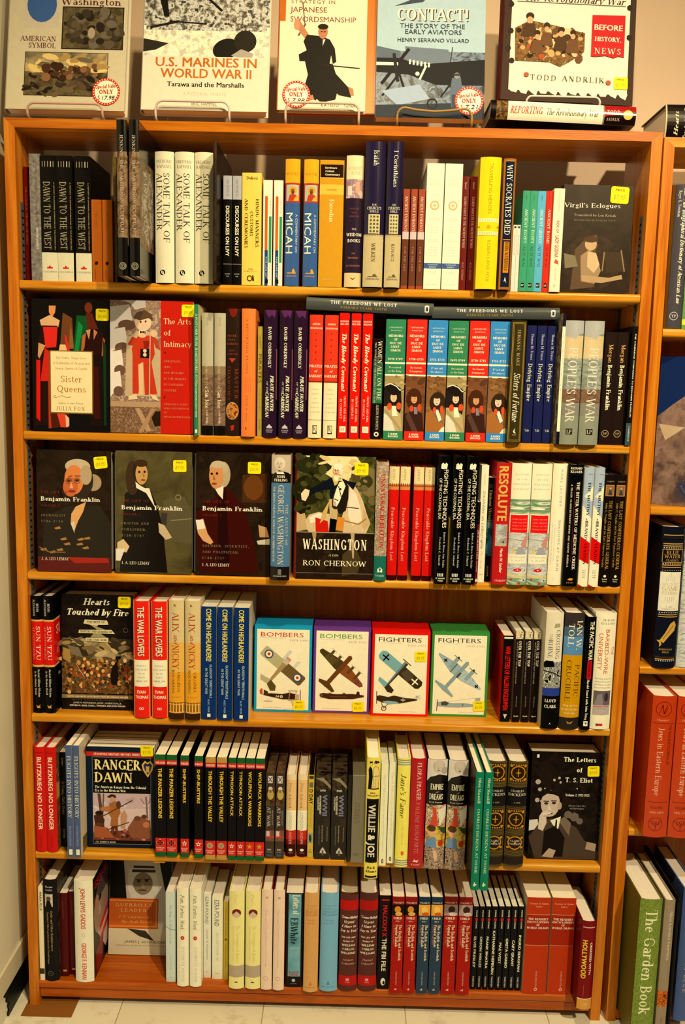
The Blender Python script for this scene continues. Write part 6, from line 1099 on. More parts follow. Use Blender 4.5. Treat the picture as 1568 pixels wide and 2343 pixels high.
def a(A):
    A.R(0, .05, .99, .095, '#c82c1c'); A.H('STACKPOLE MILITARY HISTORY SERIES', .45, .072, .68, .02, '#f2e8c8', 'rb'); A.R(.085, .1, .955, .995-.03, '#8a8470'); A.R(.09, .104, .95, .96, '#0d0c0b')
    A.H('RANGER', .46, .175, .68, .095, '#f6dc84', 'rb'); A.H('DAWN', .4, .3, .56, .095, '#f6dc84', 'rb'); A.H('The American Ranger from the Colonial', .5, .395, .76, .024, '#f2e8d0', 'rb'); A.H('Era to the Mexican War', .35, .43, .46, .024, '#f2e8d0', 'rb')
    A.R(.09, .455, .95, .925, '#d8b8a0'); A.P([(.09, .455), (.95, .455), (.95, .6), (.09, .62)], '#c8a898'); A.P([(.09, .85), (.95, .8), (.95, .925), (.09, .925)], '#7a3c28'); A.dabs(.12, .82, .92, .91, 40, ['#a86444', '#5a2c1c', '#c88a68', '#3a2018'], .025, 21); A.dabs(.12, .5, .92, .7, 24, ['#d8bcac', '#b8988c', '#e0c8b4'], .05, 22, .5); A.line([(.18, .46), (.25, .9)], .045, '#5a4030'); A.line([(.25, .46), (.22, .8)], .02, '#6a4c3c'); A.line([(.88, .48), (.9, .7)], .025, '#7a5c50'); A.line([(.8, .5), (.86, .56)], .01, '#8a6c60'); A.line([(.95, .5), (.89, .58)], .01, '#8a6c60')
    A.P([(.33, .56), (.42, .53), (.48, .56), (.5, .65), (.46, .7), (.46, .78), (.34, .78), (.36, .7), (.32, .66)], '#a8642c'); A.P([(.34, .58), (.2, .6), (.2, .63), (.34, .64)], '#b8703c'); A.line([(.22, .69), (.68, .52)], .014, '#4a2c18'); A.P([(.3, .49), (.36, .465), (.42, .47), (.44, .5), (.33, .5)], '#3a2418'); A.E(.38, .51, .03, '#d08c5c', .022); A.P([(.36, .78), (.45, .78), (.47, .9), (.43, .9), (.41, .8), (.38, .9), (.34, .9)], '#6a3418'); A.E(.47, .57, .035, '#5a3824', .04)
    A.P([(.1, .68), (.2, .66), (.26, .72), (.24, .8), (.12, .8)], '#4a2818'); A.E(.18, .655, .06, '#2c1c14', .022); A.P([(.5, .66), (.56, .62), (.6, .68), (.56, .8), (.5, .8)], '#c08a5c'); A.P([(.1, .78), (.3, .8), (.4, .9), (.1, .9)], '#a85830'); A.E(.18, .77, .07, '#5a3824', .02); A.line([(.3, .82), (.62, .74)], .012, '#3a2418'); A.P([(.6, .8), (.7, .7), (.8, .68), (.94, .72), (.95, .9), (.66, .9)], '#8a5030'); A.E(.75, .7, .05, '#6a4028', .025); A.E(.88, .76, .05, '#c07040', .03); A.E(.85, .68, .04, '#5a3420', .02)
    A.H('COL. ROBERT W. BLACK', .27, .943, .3, .016, '#d8ccb0', 'rb')
    A.P([(.82, .165), (.87, .125), (.91, .145), (.95, .125), (.995, .165), (.98, .22), (.91, .29), (.84, .22)], '#d8a848'); A.P([(.845, .17), (.88, .145), (.91, .16), (.94, .145), (.975, .17), (.955, .215), (.91, .265), (.865, .215)], '#2a2c4a'); A.P([(.88, .18), (.94, .18), (.93, .24), (.89, .24)], '#c89848')
Fo(5, 'p', C18, (650, 964), (1148, 996), (643, 215), (1157, 241), .017, 'front copy of the navy face-out book with buckskin rangers, fifth shelf', '#12202c', a, lean=0, rough=.3, copies=4, group='stack of navy ranger books', copy_label=['%s copy behind the front navy face-out ranger book, fifth shelf' % NTH[q] for q in range(1, 5)], pages=PAGESW, stick=[(.9, .03, .026, .04, '$7.95')])
def stp(au, title, L, em, tan=False):
    def a(A):
        gr = '#b8903c' if tan else '#1c5a24'
        A.R(0, 0, 1, .055, gr); A.R(0, .052, 1, .1, '#cc2c1c'); A.H(au, .5, .078, .88, .02, '#f2dcb0', 'rb'); A.T(title, .48, .13+L/2, L, .36, '#f6c838', 'b'); A.R(0, .815, 1, .955, '#d02a1a'); A.R(0, .955, 1, 1, gr)
        if em == 'cross': 
            for s_, c in ((1.25, '#b8a878'), (1, '#14110d')):
                for q in range(4):
                    t = math.pi/2*q; ca, sa = math.cos(t), math.sin(t); kx = A.w/A.h
                    A.P([(.45+s_*.3*(x*ca-y*sa), .862+s_*.3*kx*(x*sa+y*ca)) for x, y in ((0, 0), (.3, .95), (-.3, .95))], c)
        elif em == 'star' or em == 'gold':
            pts = []; kx = A.w/A.h
            for q in range(10): r_ = .36 if q % 2 == 0 else .15; t = math.pi*q/5; pts.append((.47+r_*math.sin(t), .862-r_*kx*math.cos(t)))
            A.P(pts, '#f0d8a8' if em == 'star' else '#d8902c')
            if em == 'star': A.E(.47, .862, .12, '#c8504c')
        else: A.E(.45, .862, .3, '#b89c64'); A.E(.45, .862, .2, '#a08450')
        A.H('STACKPOLE', .45, .913, .8, .013, '#f2d0a8', 'rb'); A.H('BOOKS', .45, .932, .5, .013, '#f2d0a8', 'rb')
    return a
ser = [('MITCHAM', 'THE PANZER LEGIONS', .49, 'cross', [(60, 163, 1320, 62, 165, 360), (168, 266, 1323, 170, 274, 362)], 'black paperback, green and red ends, with an iron cross'),
 ('BARKER', 'SHIP-BUSTERS', .33, 'star', [(297, 378, 1329, 302, 388, 368), (440, 518, 1336, 425, 510, 372)], 'wider black paperback, green ends, pale star, gap alongside'),
 ('HUMPHRIES', 'THROUGH THE VALLEY', .5, 'medal', [(543, 640, 1349, 528, 628, 382), (648, 743, 1352, 635, 738, 388)], 'black paperback with tan ends and round medal'),
 ('FRANKS', 'TYPHOON ATTACK', .435, 'star', [(753, 827, 1355, 745, 830, 390), (833, 908, 1357, 835, 912, 391)], 'slim black paperback, green ends, white star'),
 ('FREEMAN', 'WOLFPACK WARRIORS', .53, 'gold', [(914, 1002, 1359, 917, 1004, 394), (1006, 1090, 1362, 1008, 1103, 398)], 'black paperback, green ends and gold star')]
for au, ti, L, em, pl, nm in ser:
    S(5, 'p', C19, pl, nm+', fifth shelf', '#15110e', stp(au, ti, L, em, em == 'medal'), pages=PAGESW, rough=.35)
def a(A):
    A.R(.2, .03, .75, .115, '#d8c8b0'); A.line([(.25, .04), (.7, .105)], .08, '#3a2c20'); A.line([(.7, .04), (.25, .105)], .08, '#3a2c20'); A.R(0, .16, 1, .38, 'n:dvdart'); A.E(.5, .18, .24, '#d8c490', .025); A.E(.52, .25, .36, '#c0a040', .06); A.E(.5, .21, .16, '#8a6c4c', .02); A.T('AT WAR', .36, .51, .23, .36, '#d8ccb8', 'r'); A.T('THE ROYAL NAVY', .76, .52, .18, .14, '#b8a894', 's'); A.R(0, .67, 1, .8, '#6a4c34'); A.R(.1, .68, .5, .74, '#d8c0a4'); A.R(.46, .67, .6, .78, '#c8382c'); A.R(0, .74, 1, .757, '#c8382c'); A.H('DVD', .45, .9, .42, .018, '#e0d8c8', 'bb'); A.H('2 DISCS', .45, .928, .6, .01, '#c8c0b0', 's'); A.R(.2, .955, .75, .98, '#2c4c5c')
S(5, 'd', C19, [(1106, 1188, 1334, 1106, 1192, 535), (1195, 1280, 1336, 1198, 1290, 537)], 'brown disc case with a soldier picture and red cross flag, fifth shelf', '#3a2a1c', a, pages='n:dvdart', rough=.16)
def a(A): A.R(0, 0, 1, .43, '#ecbc70'); A.R(0, 0, 1, .06, '#f2d494'); A.T('Peter Ackroyd', .4, .25, .3, .26, '#8a6a30', 'r'); A.R(0, .43, 1, .675, '#f4ecca'); A.T('LONDON', .45, .56, .2, .3, '#a89c84', 's'); A.R(0, .675, 1, .8, '#c42c1c'); A.R(0, .79, 1, .86, '#7a1c10'); A.R(0, .85, 1, 1, '#3a0e0a'); A.T('UNDER', .45, .76, .17, .3, '#e8a088', 's'); A.E(.5, .915, .2, '#f0e4d0', .016); A.H('Doubleday', .5, .95, .5, .01, '#c89880', 'r')
S(5, 'h', C19, [(1298, 1386, 1323, 1298, 1400, 550), (1405, 1500, 1325, 1405, 1503, 553)], 'small hardback orange, cream and dark red in bands, fifth shelf', '#ecbc70', a, rough=.25, depth=.12)
def a(A): A.R(.1, .01, .9, .05, '#3a3424'); A.R(.15, .09, .85, .15, '#6a6448'); A.T('D DAY', .5, .26, .17, .62, '#231c10', 'bb'); A.T('FOOTAGE OF THE INVASION', .5, .5, .26, .36, '#b8982c', 's'); A.R(.1, .7, .9, .82, '#8a9478'); A.P([(.3, .72), (.6, .72), (.7, .78), (.5, .815), (.25, .78)], '#1c1c1c'); A.H('DVD', .5, .93, .6, .014, '#3a3424', 'b'); A.H('2', .5, .9, .2, .014, '#3a3424', 'b')
S(5, 'd', C20, [(516, 572, 1333, 511, 568, 550)], 'narrow yellow disc case between the banded hardbacks and the dark boxes, fifth shelf', '#d0ac34', a, pages='#17130f', rough=.2, depth=.11)
def a(A):
    A.R(0, 0, 1, .2, 'n:spatter'); A.P([(0, .06), (.5, .1), (1, .18), (1, .14), (.5, .05)], '#8a7c54'); A.H('DVD', .5, .2, .34, .022, '#e0d8c4', 'bb'); A.T('WWII', .64, .37, .24, .32, '#7a7480', 'bb'); A.T('60TH ANNIVERSARY', .34, .37, .22, .12, '#f0e8d4', 'b'); A.T('COLLECTION', .2, .35, .15, .1, '#f0e8d4', 'b'); A.T('RARE WARTIME FILMS', .82, .7, .18, .08, '#a89050', 's'); A.T('TEN HOURS OF BATTLE', .5, .7, .2, .08, '#c8a868', 's'); A.T('EYEWITNESS ACCOUNTS', .3, .72, .22, .06, '#8a8a88', 's'); A.R(.6, .52, .95, .62, '#2c1c14'); A.P([(.4, .9), (.55, .86), (.7, .9), (.8, .935), (.35, .93)], '#c8bc9c'); A.P([(.5, .9), (.6, .89), (.62, .96), (.5, .96)], '#5a4c34')
S(5, 'd', C20, [(581, 727, 1343, 580, 725, 536), (736, 886, 1348, 732, 878, 537)], 'wide dark shrink-wrapped disc box with white and grey lettering, fifth shelf', '#17120d', a, pages='n:spatter', rough=.1, depth=.125)
def a(A): A.T('THE BATTLE', .5, .4, .3, .3, '#3a3024', 's')
S(5, 'd', C20, [(890, 930, 1371, 884, 916, 548)], 'slim black disc case right of the two wide dark boxes, fifth shelf', '#120e0b', None, pages='#17130f', rough=.12, depth=.125)
def a(A): A.T('THE WORLD IN', .52, .43, .22, .18, '#8a5c48', 'r'); A.T('CONFLICT', .28, .44, .24, .18, '#8a5c48', 'r'); A.H('2 DVD', .34, .91, .5, .03, '#4a4434', 'r'); A.R(0, .005, 1, .01, '#e0d8bc')
S(5, 'd', C20, [(934, 1052, 1377, 922, 1050, 548)], 'wide plain grey disc box left of the yellow and black comic spine, fifth shelf', '#a09474', a, pages='#8a7c58', rough=.14, depth=.13)
def a(A):
    A.R(.1, .015, .92, .255, '#f2d850'); 
    A.P([(.12, .1), (.24, .06), (.4, .1), (.44, .16), (.36, .25), (.12, .25), (.15, .16)], '#17140c'); A.E(.3, .055, .1, '#f2d850', .025); A.ring(.3, .055, .11, .02, '#17140c'); A.P([(.16, .035), (.42, .03), (.42, .04), (.2, .048)], '#17140c')
    A.P([(.46, .09), (.6, .07), (.84, .08), (.92, .12), (.88, .25), (.46, .25)], '#e8cc70'); A.line([(.46, .09), (.6, .07), (.84, .08), (.92, .13), (.86, .25)], .025, '#17140c'); A.line([(.48, .15), (.9, .15)], .04, '#17140c'); A.line([(.47, .09), (.48, .25)], .02, '#17140c'); A.line([(.68, .16), (.68, .25)], .015, '#17140c'); A.E(.68, .045, .13, '#e8cc70', .025); A.P([(.48, .045), (.6, .022), (.84, .03), (.92, .042), (.72, .05)], '#17140c'); A.R(.1, .25, .92, .258, '#17140c')
    A.H('BILL', .5, .288, .4, .012, '#17140c', 'rb'); A.H('MAULDIN', .5, .31, .8, .012, '#17140c', 'rb'); A.R(.06, .337, .94, .86, '#12110e'); A.T('WILLIE & JOE', .48, .6, .43, .52, '#f8f0d0', 'bb'); A.R(.06, .86, .94, .865, '#2c4c1c'); A.H('Back', .48, .905, .6, .02, '#17140c', 'rbi'); A.H('Home', .5, .938, .8, .02, '#17140c', 'rbi'); A.R(.06, .975, .94, .99, '#17140c')
S(5, 'h', C20, [(1061, 1188, 1532, 1057, 1190, 388)], 'yellow and black comic-art hardback jutting out over the edge of the fifth shelf', '#f2d850', a, depth=.2, rough=.25, pages=PAGESW)
def a(A): A.T('Hazel Moore', .5, .22, .26, .3, '#c8bca0', 'ri'); A.T('LIVES OF THE HEIGHTENED WOMEN', .5, .6, .5, .14, '#b0a488', 's'); A.E(.5, .955, .16, '#2c2820', .022); A.E(.5, .955, .08, '#c8bc98', .012)
S(5, 'p', C20, [(1196, 1265, 1408, 1196, 1266, 437), (1271, 1340, 1385, 1271, 1340, 446)], 'plain off-white paperback with faint script, fifth shelf', '#f2e8c0', a, depth=.11, pages='n:newsprint')
def a(A):
    for v in (.015, .035, .055, .935, .955, .975): A.R(0, v, 1, v+.01, '#8a9498')
    A.T("Jane's Fame", .46, .34, .4, .42, '#6a6024', 'ri'); A.T('CLAIRE HARMAN', .5, .68, .22, .15, '#d8c060', 'rw'); A.E(.55, .87, .12, '#e0702c', .022)
S(5, 'h', C20, [(1350, 1470, 1422, 1352, 1477, 393)], 'lemon yellow hardback with grey striped ends and script title, fifth shelf', '#f6e458', a, rough=.3, depth=.13)
def a(A): A.T('FLORA FRASER', .54, .205, .34, .26, '#f2dcb0', 'r'); A.T('PAULINE BONAPARTE', .5, .63, .47, .26, '#d07060', 'r'); A.P([(.3, .94), (.42, .915), (.5, .93), (.68, .92), (.6, .945), (.5, .94)], '#f0d8a8'); A.H('KNOPF', .5, .967, .6, .014, '#f0d8a8', 'rw')
S(5, 'h', C21, [(347, 462, 1070, 357, 473, 250)], 'crimson hardback with thin pale lettering right of the lemon yellow one, fifth shelf', '#b41418', a, rough=.2)
def a(A):
    A.R(0, 0, 1, .2, '#e0d4b4'); A.P([(0, .2), (.15, .16), (.6, .13), (1, .15), (1, .2)], '#1a1512'); A.head(.55, .07, .24, '#d0bc98', '#c8b490', -.2, True); A.E(.55, .035, .22, '#d0bc98', .035); A.E(.86, .1, .16, '#b8a484', .03); A.R(0, .2, 1, .41, '#120e0b'); A.H('EMPIRE', .5, .245, .64, .05, '#f2e8cc', 'rb'); A.H('of', .5, .29, .14, .014, '#e0b070', 'ri'); A.H('DREAMS', .48, .335, .68, .05, '#f2e8cc', 'rb'); A.H('Scott Eyman', .46, .385, .66, .012, '#e0d0b0', 'rb')
    A.R(0, .41, 1, .6, 'n:posterclash'); A.P([(.3, .42), (.5, .44), (.6, .6), (.2, .6), (.36, .5)], '#d84020'); A.P([(.6, .45), (1, .43), (1, .52), (.7, .6)], '#ece0b8'); A.R(0, .6, 1, .8, 'n:posteryellow'); A.E(.3, .66, .2, '#e0a870', .04); A.E(.3, .625, .22, '#4a2c14', .03); A.P([(.1, .72), (.5, .7), (.6, .8), (.0, .8)], '#6a8aa0'); A.P([(.6, .6), (1, .62), (1, .68), (.8, .66)], '#3c4c28'); A.E(.78, .76, .14, '#c03420', .03); A.R(0, .8, 1, 1, 'n:crowd'); A.P([(.4, .83), (.55, .82), (.65, .87), (.6, .93), (.46, .9)], '#e0b07c')
S(5, 'h', C21, [(466, 612, 1074, 482, 635, 254), (617, 770, 1082, 642, 792, 268)], 'thick hardback with a laughing bald man above film-poster scenes, fifth shelf', '#120e0b', a, rough=.2)
def a(A): A.T('Hilary Macaskill', .5, .155, .21, .32, '#f0ecd0', 'r'); A.T('CHARLES DICKENS AT HOME', .5, .58, .55, .3, '#d8dca8', 'r'); A.P([(.3, .945), (.66, .945), (.66, .955), (.45, .955), (.45, .965), (.3, .965)], '#f4f0e0'); A.P([(.36, .93), (.46, .93), (.46, .945), (.36, .945)], '#f4f0e0')
S(5, 'h', C21, [(805, 870, 1262, 850, 913, 352), (874, 936, 1256, 920, 984, 352)], 'tall dark green hardback jutting far out over the edge of the fifth shelf', '#0e7a50', a, depth=.235, rough=.3, back='n:romance', pages=PAGESW)
def a(A):
    A.R(0, 0, 1, 1, 'n:weave'); g = '#c8881c'
    for v0, v1 in ((.02, .19), (.45, .635), (.7, .83)):
        A.R(.08, v0, .92, v1, '#2c1c0c'); vm = (v0+v1)/2; A.ring(.5, vm, .38, .06, g, 12); A.E(.5, vm, .06, g)
        if v1-v0 > .15:
            A.line([(.5, vm-.035), (.5, vm+.035)], .04, g); A.line([(.36, vm), (.64, vm)], .04, g)
            for q in range(7): A.E(.14+q*.12, v0+.012, .045, g, n=6); A.E(.14+q*.12, v1-.012, .045, g, n=6)
        for sx in (-1, 1):
            for sy in (-1, 1): A.E(.5+sx*.35, vm+sy*(v1-v0)*.36, .08, g, .012, n=6)
    for v in (.2, .23, .42, .44, .64, .67, .85, .88): A.R(0, v, 1, v+.006, '#6a5224')
    A.R(0, .24, 1, .42, '#1c1814'); A.H('CHARLES', .5, .273, .68, .018, '#e8dcc0', 'r'); A.H('DICKENS', .5, .307, .88, .024, '#f0e4c8', 'r'); A.H('A LIFE', .5, .382, .34, .012, '#c8b080', 'r'); A.H('CLAIRE', .5, .745, .5, .017, '#e8dcc0', 'r'); A.H('TOMALIN', .5, .775, .66, .017, '#e8dcc0', 'r'); A.R(0, .9, 1, .97, '#2a2018')
S(5, 'h', C21, [(905, 1050, 1058, 935, 1085, 271), (1057, 1200, 1060, 1092, 1248, 271)], 'thick dark brown hardback with gold ornaments, fifth shelf', '#3a2c12', a, rough=.3)
def a(A):
    A.R(0, 0, 1, 1, 'n:dappled'); A.P([(0, .64), (.12, .63), (.14, .72), (0, .74)], '#e0d4b0')
    A.P([(.0, .8), (.15, .66), (.3, .62), (.5, .64), (.68, .7), (.8, .82), (.94, .86), (1, .92), (1, 1), (.1, 1), (.05, .9)], '#4a3a28'); A.P([(.22, .74), (.4, .68), (.52, .8), (.5, .98), (.2, .98)], '#17110c'); A.P([(.42, .64), (.5, .6), (.6, .66), (.58, .78)], '#7a6448'); A.P([(.3, .64), (.45, .6), (.42, .72), (.34, .68)], '#f0e6cc'); A.P([(.38, .62), (.4, .64), (.4, .72), (.37, .7)], '#2c2018')
    A.E(.29, .48, .135, '#c8b08c', .125); A.P([(.17, .42), (.2, .36), (.36, .355), (.43, .42), (.41, .4), (.24, .39)], '#241a14'); A.E(.425, .5, .03, '#b89c78', .035); A.E(.23, .48, .03, '#3a2c20', .012); A.E(.34, .475, .03, '#3a2c20', .012); A.R(.19, .455, .27, .465, '#2c2018'); A.R(.3, .45, .38, .46, '#2c2018'); A.P([(.27, .48), (.25, .54), (.31, .545)], '#e0caa4'); A.P([(.22, .57), (.34, .56), (.32, .58), (.24, .585)], '#5a4030')
    A.P([(.13, .72), (.14, .6), (.18, .56), (.26, .545), (.27, .57), (.24, .6), (.25, .66), (.2, .74)], '#d8c09c'); A.line([(.18, .58), (.3, .57)], .02, '#e8d4b0'); A.line([(.2, .6), (.28, .6)], .018, '#b89c78'); A.line([(.26, .575), (.36, .555)], .008, '#f0e8d4')
    for u, v, r_ in ((.1, .28, .04), (.13, .35, .03), (.1, .45, .035), (.16, .46, .02), (.33, .26, .02), (.4, .24, .02), (.42, .28, .018), (.2, .34, .012), (.55, .58, .06), (.64, .6, .07), (.72, .64, .05)): A.E(u, v, r_, '#b8a888' if u < .5 else '#6a5c48', n=7, rot=40)
    A.P([(.84, .83), (.98, .85), (.96, .92), (.82, .9)], '#a88c68'); A.P([(.2, .98), (.3, .9), (.4, .92), (.36, .99)], '#b89c78')
    w_ = '#f2e8d0'; A.P([(.07, .025), (.1, .025), (.1, .055), (.065, .055)], w_); A.H('The Letters', .68, .065, .46, .042, w_, 'rb'); A.H('of', .68, .16, .08, .042, w_, 'rb'); A.H('T. S. Eliot', .68, .255, .39, .042, w_, 'rb'); A.E(.66, .335, .008, w_); A.H('Volume 2: 1923-1925', .67, .395, .34, .022, w_, 'rb'); A.H('Edited by Valerie Eliot', .67, .495, .24, .014, '#a89c84', 'r'); A.H('and Hugh Haughton', .67, .52, .2, .014, '#a89c84', 'r')
Fo(5, 'h', C22, (370, 1000), (936, 1010), (402, 204), (990, 213), .06, 'black face-out book of a smoking man in a suit, fifth shelf', '#120d0a', a, lean=2, rough=.25, stick=[(.88, .17, .025, .04, '$9.95')])

# ------------------------------------------------------------ row 6 (bottom)
C23 = (0, 1940, K6); C24 = (360, 1940, K6); C25 = (740, 1940, K6); C26 = (1088, 1940, K6)
def a(A): A.T('MARIA FELIX', .55, .15, .2, .5, '#231c14', 'b'); A.R(0, .87, 1, .93, '#3a342c')
S(6, 'p', C23, [(286, 320, 990, 251, 288, 295)], 'very thin cream book at the far left of the bottom shelf', '#f0dca0', a, depth=.12)
def a(A): A.H('Maxim', .45, .07, .55, .018, '#d8ccb0', 'r'); A.H('Gorky', .45, .1, .5, .018, '#d8ccb0', 'r'); A.R(.15, .14, .72, .265, '#c8b890'); A.P([(.2, .265), (.3, .2), (.5, .19), (.65, .265)], '#17130f'); A.E(.42, .185, .16, '#5a4830', .022); A.T('Gorky and Other Reminiscences', .62, .5, .4, .15, '#b89a54', 'ri'); A.T('Translated, Edited and Introduced by Donald Fanger', .34, .57, .52, .13, '#b89a54', 'ri'); A.ring(.45, .925, .2, .03, '#6a6248'); A.H('YP', .45, .925, .2, .014, '#6a6248', 'r')
S(6, 'h', C23, [(327, 424, 996, 297, 412, 240)], 'black hardback with tiny portrait and gold script, second on the bottom shelf', '#161310', a, side='n:spatter', depth=.14)
def a(A): A.T('ELENA DIMITRI', .42, .2, .2, .16, '#8a4030', 's'); A.R(.3, .92, .75, .94, '#c89838')
S(6, 'p', C23, [(436, 508, 960, 403, 478, 340), (517, 565, 948, 486, 535, 326)], 'dark maroon paperback left of the white biography, bottom shelf', '#501410', a, depth=.11)
def a(A): A.T('JOHN LEWIS GADDIS', .5, .27, .4, .26, '#d83c1c', 'b'); A.H('G', .5, .53, .16, .04, '#d8c89c', 'b'); A.T('GEORGE F. KENNAN', .52, .79, .36, .26, '#d83c1c', 'b')
def f(A):
    A.R(0, 0, 1, 1, '#16110d'); A.E(.45, .4, .42, '#a88c68', .26); A.E(.6, .2, .4, '#5a4a3c', .1); A.E(.35, .3, .07, '#17110d', .03); A.P([(.3, .32), (.4, .45), (.26, .46)], '#c8a880'); A.H('GEORGE', .4, .1, .6, .08, '#d8281c', 'b'); A.P([(.2, .6), (.9, .5), (.9, .85), (.6, .9)], '#d8b490'); A.P([(.3, .58), (.9, .48), (.9, .54), (.3, .64)], '#d8281c'); A.P([(.3, .7), (.9, .6), (.9, .66), (.3, .76)], '#d8281c'); A.P([(.1, .75), (.5, .72), (.4, .98), (.1, .98)], '#8a1410')
S(6, 'h', C23, [(567, 707, 1006, 538, 681, 250)], 'thick cream white biography with red lettering beside the bare patch of the bottom shelf', '#f2e4b0', a, fart=f, depth=.15, rough=.3)
def a(A):
    A.R(0, 0, 1, 1, '#14120e'); A.P([(.22, .0), (.8, 0), (.9, .3), (1, .5), (1, .8), (.2, .8), (.15, .6), (.28, .4)], '#c8b890'); A.P([(.3, .1), (.42, .05), (.66, .05), (.76, .12), (.8, .32), (.68, .42), (.5, .45), (.36, .4), (.3, .3)], '#dccca4'); A.E(.54, .24, .16, '#8a7450', .12); A.E(.47, .215, .03, '#2c2014', .012); A.E(.6, .21, .03, '#2c2014', .012); A.R(.42, .195, .52, .203, '#2c2014'); A.R(.56, .19, .66, .198, '#2c2014'); A.P([(.53, .22), (.51, .28), (.57, .28)], '#b09868'); A.R(.47, .305, .6, .315, '#3a2818'); A.R(.36, .09, .74, .12, '#3a3020'); A.R(.38, .05, .72, .075, '#3a3020'); A.P([(.2, .45), (.4, .4), (.3, .6), (.16, .62)], '#e0d4ac')
    A.R(0, .4, .8, .72, '#c8481c'); A.R(.0, .415, .78, .705, '#e09030'); A.R(.0, .43, .76, .69, '#c85c1c'); A.H('GUERRILLA', .4, .47, .6, .032, '#e0b464', 'rw'); A.H('LEADER', .4, .525, .42, .032, '#e0b464', 'rw'); A.H('T. E. Lawrence &', .4, .595, .5, .03, '#e8a848', 'ri'); A.H('the Arab Revolt', .45, .645, .5, .03, '#e8a848', 'ri')
    A.R(0, .72, 1, 1, '#d8c490'); A.P([(.3, .72), (.6, .74), (.75, .85), (.5, .8)], '#3a3020'); A.H('JAMES J. SCHNEIDER', .6, .86, .68, .026, '#3a3020', 's'); A.H('FOREWORD BY BESTSELLING AUTHOR THOMAS E. RICKS', .55, .9, .86, .012, '#5a4c30', 's')
Fo(6, 'p', C23, (826, 735), (1260, 758), (800, 96), (1290, 120), .02, 'face-out book of man in white headcloth, orange title box, bottom shelf', '#d8c490', a, inset=.092, lean=8, rough=.35)
def a(A): A.T('The Shape of Things to Come', .5, .36, .44, .24, '#8a94a4', 'r'); A.T('Carol Mason', .5, .78, .18, .18, '#9aa4b0', 'r'); A.line([(0, .38), (.4, .41), (1, .42)], .05, '#5a6a8a'); A.H('ABC', .5, .95, .4, .012, '#8a94a4', 's')
S(6, 'p', C24, [(75, 148, 1003, 51, 130, 331)], 'pale blue-white book right of the bare patch on the bottom shelf', '#d0d4c8', a, side='#6a8494', depth=.13)
def a(A): A.T('Pain, Parties, Work', .5, .24, .35, .32, '#5a5244', 'ri'); A.E(.5, .5, .17, '#c02c24', .02); A.E(.5, .5, .05, '#f0d0b0'); A.T('ELIZABETH WINDER', .55, .77, .36, .2, '#b8b09c', 'rw')
S(6, 'h', C24, [(156, 238, 1037, 134, 224, 306), (247, 336, 1040, 228, 322, 309)], 'slim white hardback with grey script and a red dot, bottom shelf', '#f6f0dc', a, rough=.3, depth=.13)
def ez(u2, c2): 
    def a(A): A.T('EZRA POUND', .45, .19, .32, .45, '#4a4632', 's'); A.T(u2, .5, .6, .36, .22, c2, 'ri'); A.H('NEW', .5, .93, .4, .01, '#7a745c', 's')
    return a
S(6, 'p', C24, [(352, 403, 972, 340, 400, 348)], 'slim cream paperback, left of its shorter twin, bottom shelf', '#ecdfae', ez('Drafts & Fragments', '#6a644c'), depth=.11)
S(6, 'p', C24, [(412, 490, 982, 404, 490, 372)], 'shorter cream paperback, right of its slim twin, bottom shelf', '#f0e4b4', ez('SELECTED LETTERS 1907', '#b8ac84'), depth=.11)
def a(A): A.T('PRIVATE AUTHORS', .5, .26, .36, .3, '#a87c14', 'rw'); A.E(.5, .48, .3, '#8a5c14', .014); A.T('FURNESS PICKERING', .5, .69, .3, .26, '#a87c14', 'rw')
S(6, 'p', C24, [(498, 535, 988, 491, 526, 404)], 'narrow mustard yellow paperback low between cream books, bottom shelf', '#e0b83c', a, depth=.12)
def a(A): A.T('Proust', .45, .08, .1, .2, '#c8b868', 'ri'); A.E(.5, .22, .3, '#7a2418'); A.P([(.25, .235), (.5, .2), (.75, .235), (.6, .27), (.4, .27)], '#d8b890'); A.T('The Contemplated Spouse', .6, .53, .38, .22, '#d8c468', 'ri'); A.T('The Letters of Wallace Stevens to Elsie', .3, .53, .36, .09, '#d8c468', 'ri'); A.R(0, .76, 1, .88, '#b8a078'); A.P([(.35, .935), (.5, .92), (.65, .935)], '#5a4a20')
S(6, 'h', C24, [(540, 649, 1055, 529, 647, 328), (657, 769, 1057, 656, 775, 330)], 'pale yellow hardback with a dark red round vignette, bottom shelf', '#f2e080', a, rough=.35, depth=.135)
def a(A): A.E(.5, .075, .14, '#c89c80', .012); A.T('Time and Eternity', .45, .33, .3, .24, '#d8a888', 'ri'); A.T('The Life and Letters of Emily', .45, .62, .3, .1, '#cc9878', 'ri'); A.ring(.45, .885, .2, .04, '#c89478')
S(6, 'h', C24, [(775, 855, 1062, 776, 864, 317), (863, 945, 1066, 868, 957, 320)], 'slim pale pink hardback, bottom shelf', '#f0cc9c', a, rough=.4, depth=.135, side='#6a1c1c')
def a(A):
    A.R(.16, .01, .88, .885, 'n:aqua'); A.T('Letters of', .6, .12, .2, .42, '#f2e8cc', 'rb'); A.T('EBWhite', .5, .4, .28, .42, '#17201c', 'rb')
    for q in range(9): A.R(.24, .57+q*.013, .8, .574+q*.013, '#9cc0b0')
    A.H('Revised', .5, .835, .56, .026, '#b83c28', 'rb'); A.H('Edition', .5, .862, .5, .026, '#b83c28', 'rb'); A.E(.5, .925, .1, '#a8c4bc'); A.H('HARPER', .5, .96, .36, .008, '#a8a090', 's')
S(6, 'p', C24, [(952, 1080, 1042, 962, 1098, 341)], 'dark brown paperback with an aqua spine panel, bottom shelf', '#22140c', a, depth=.13)
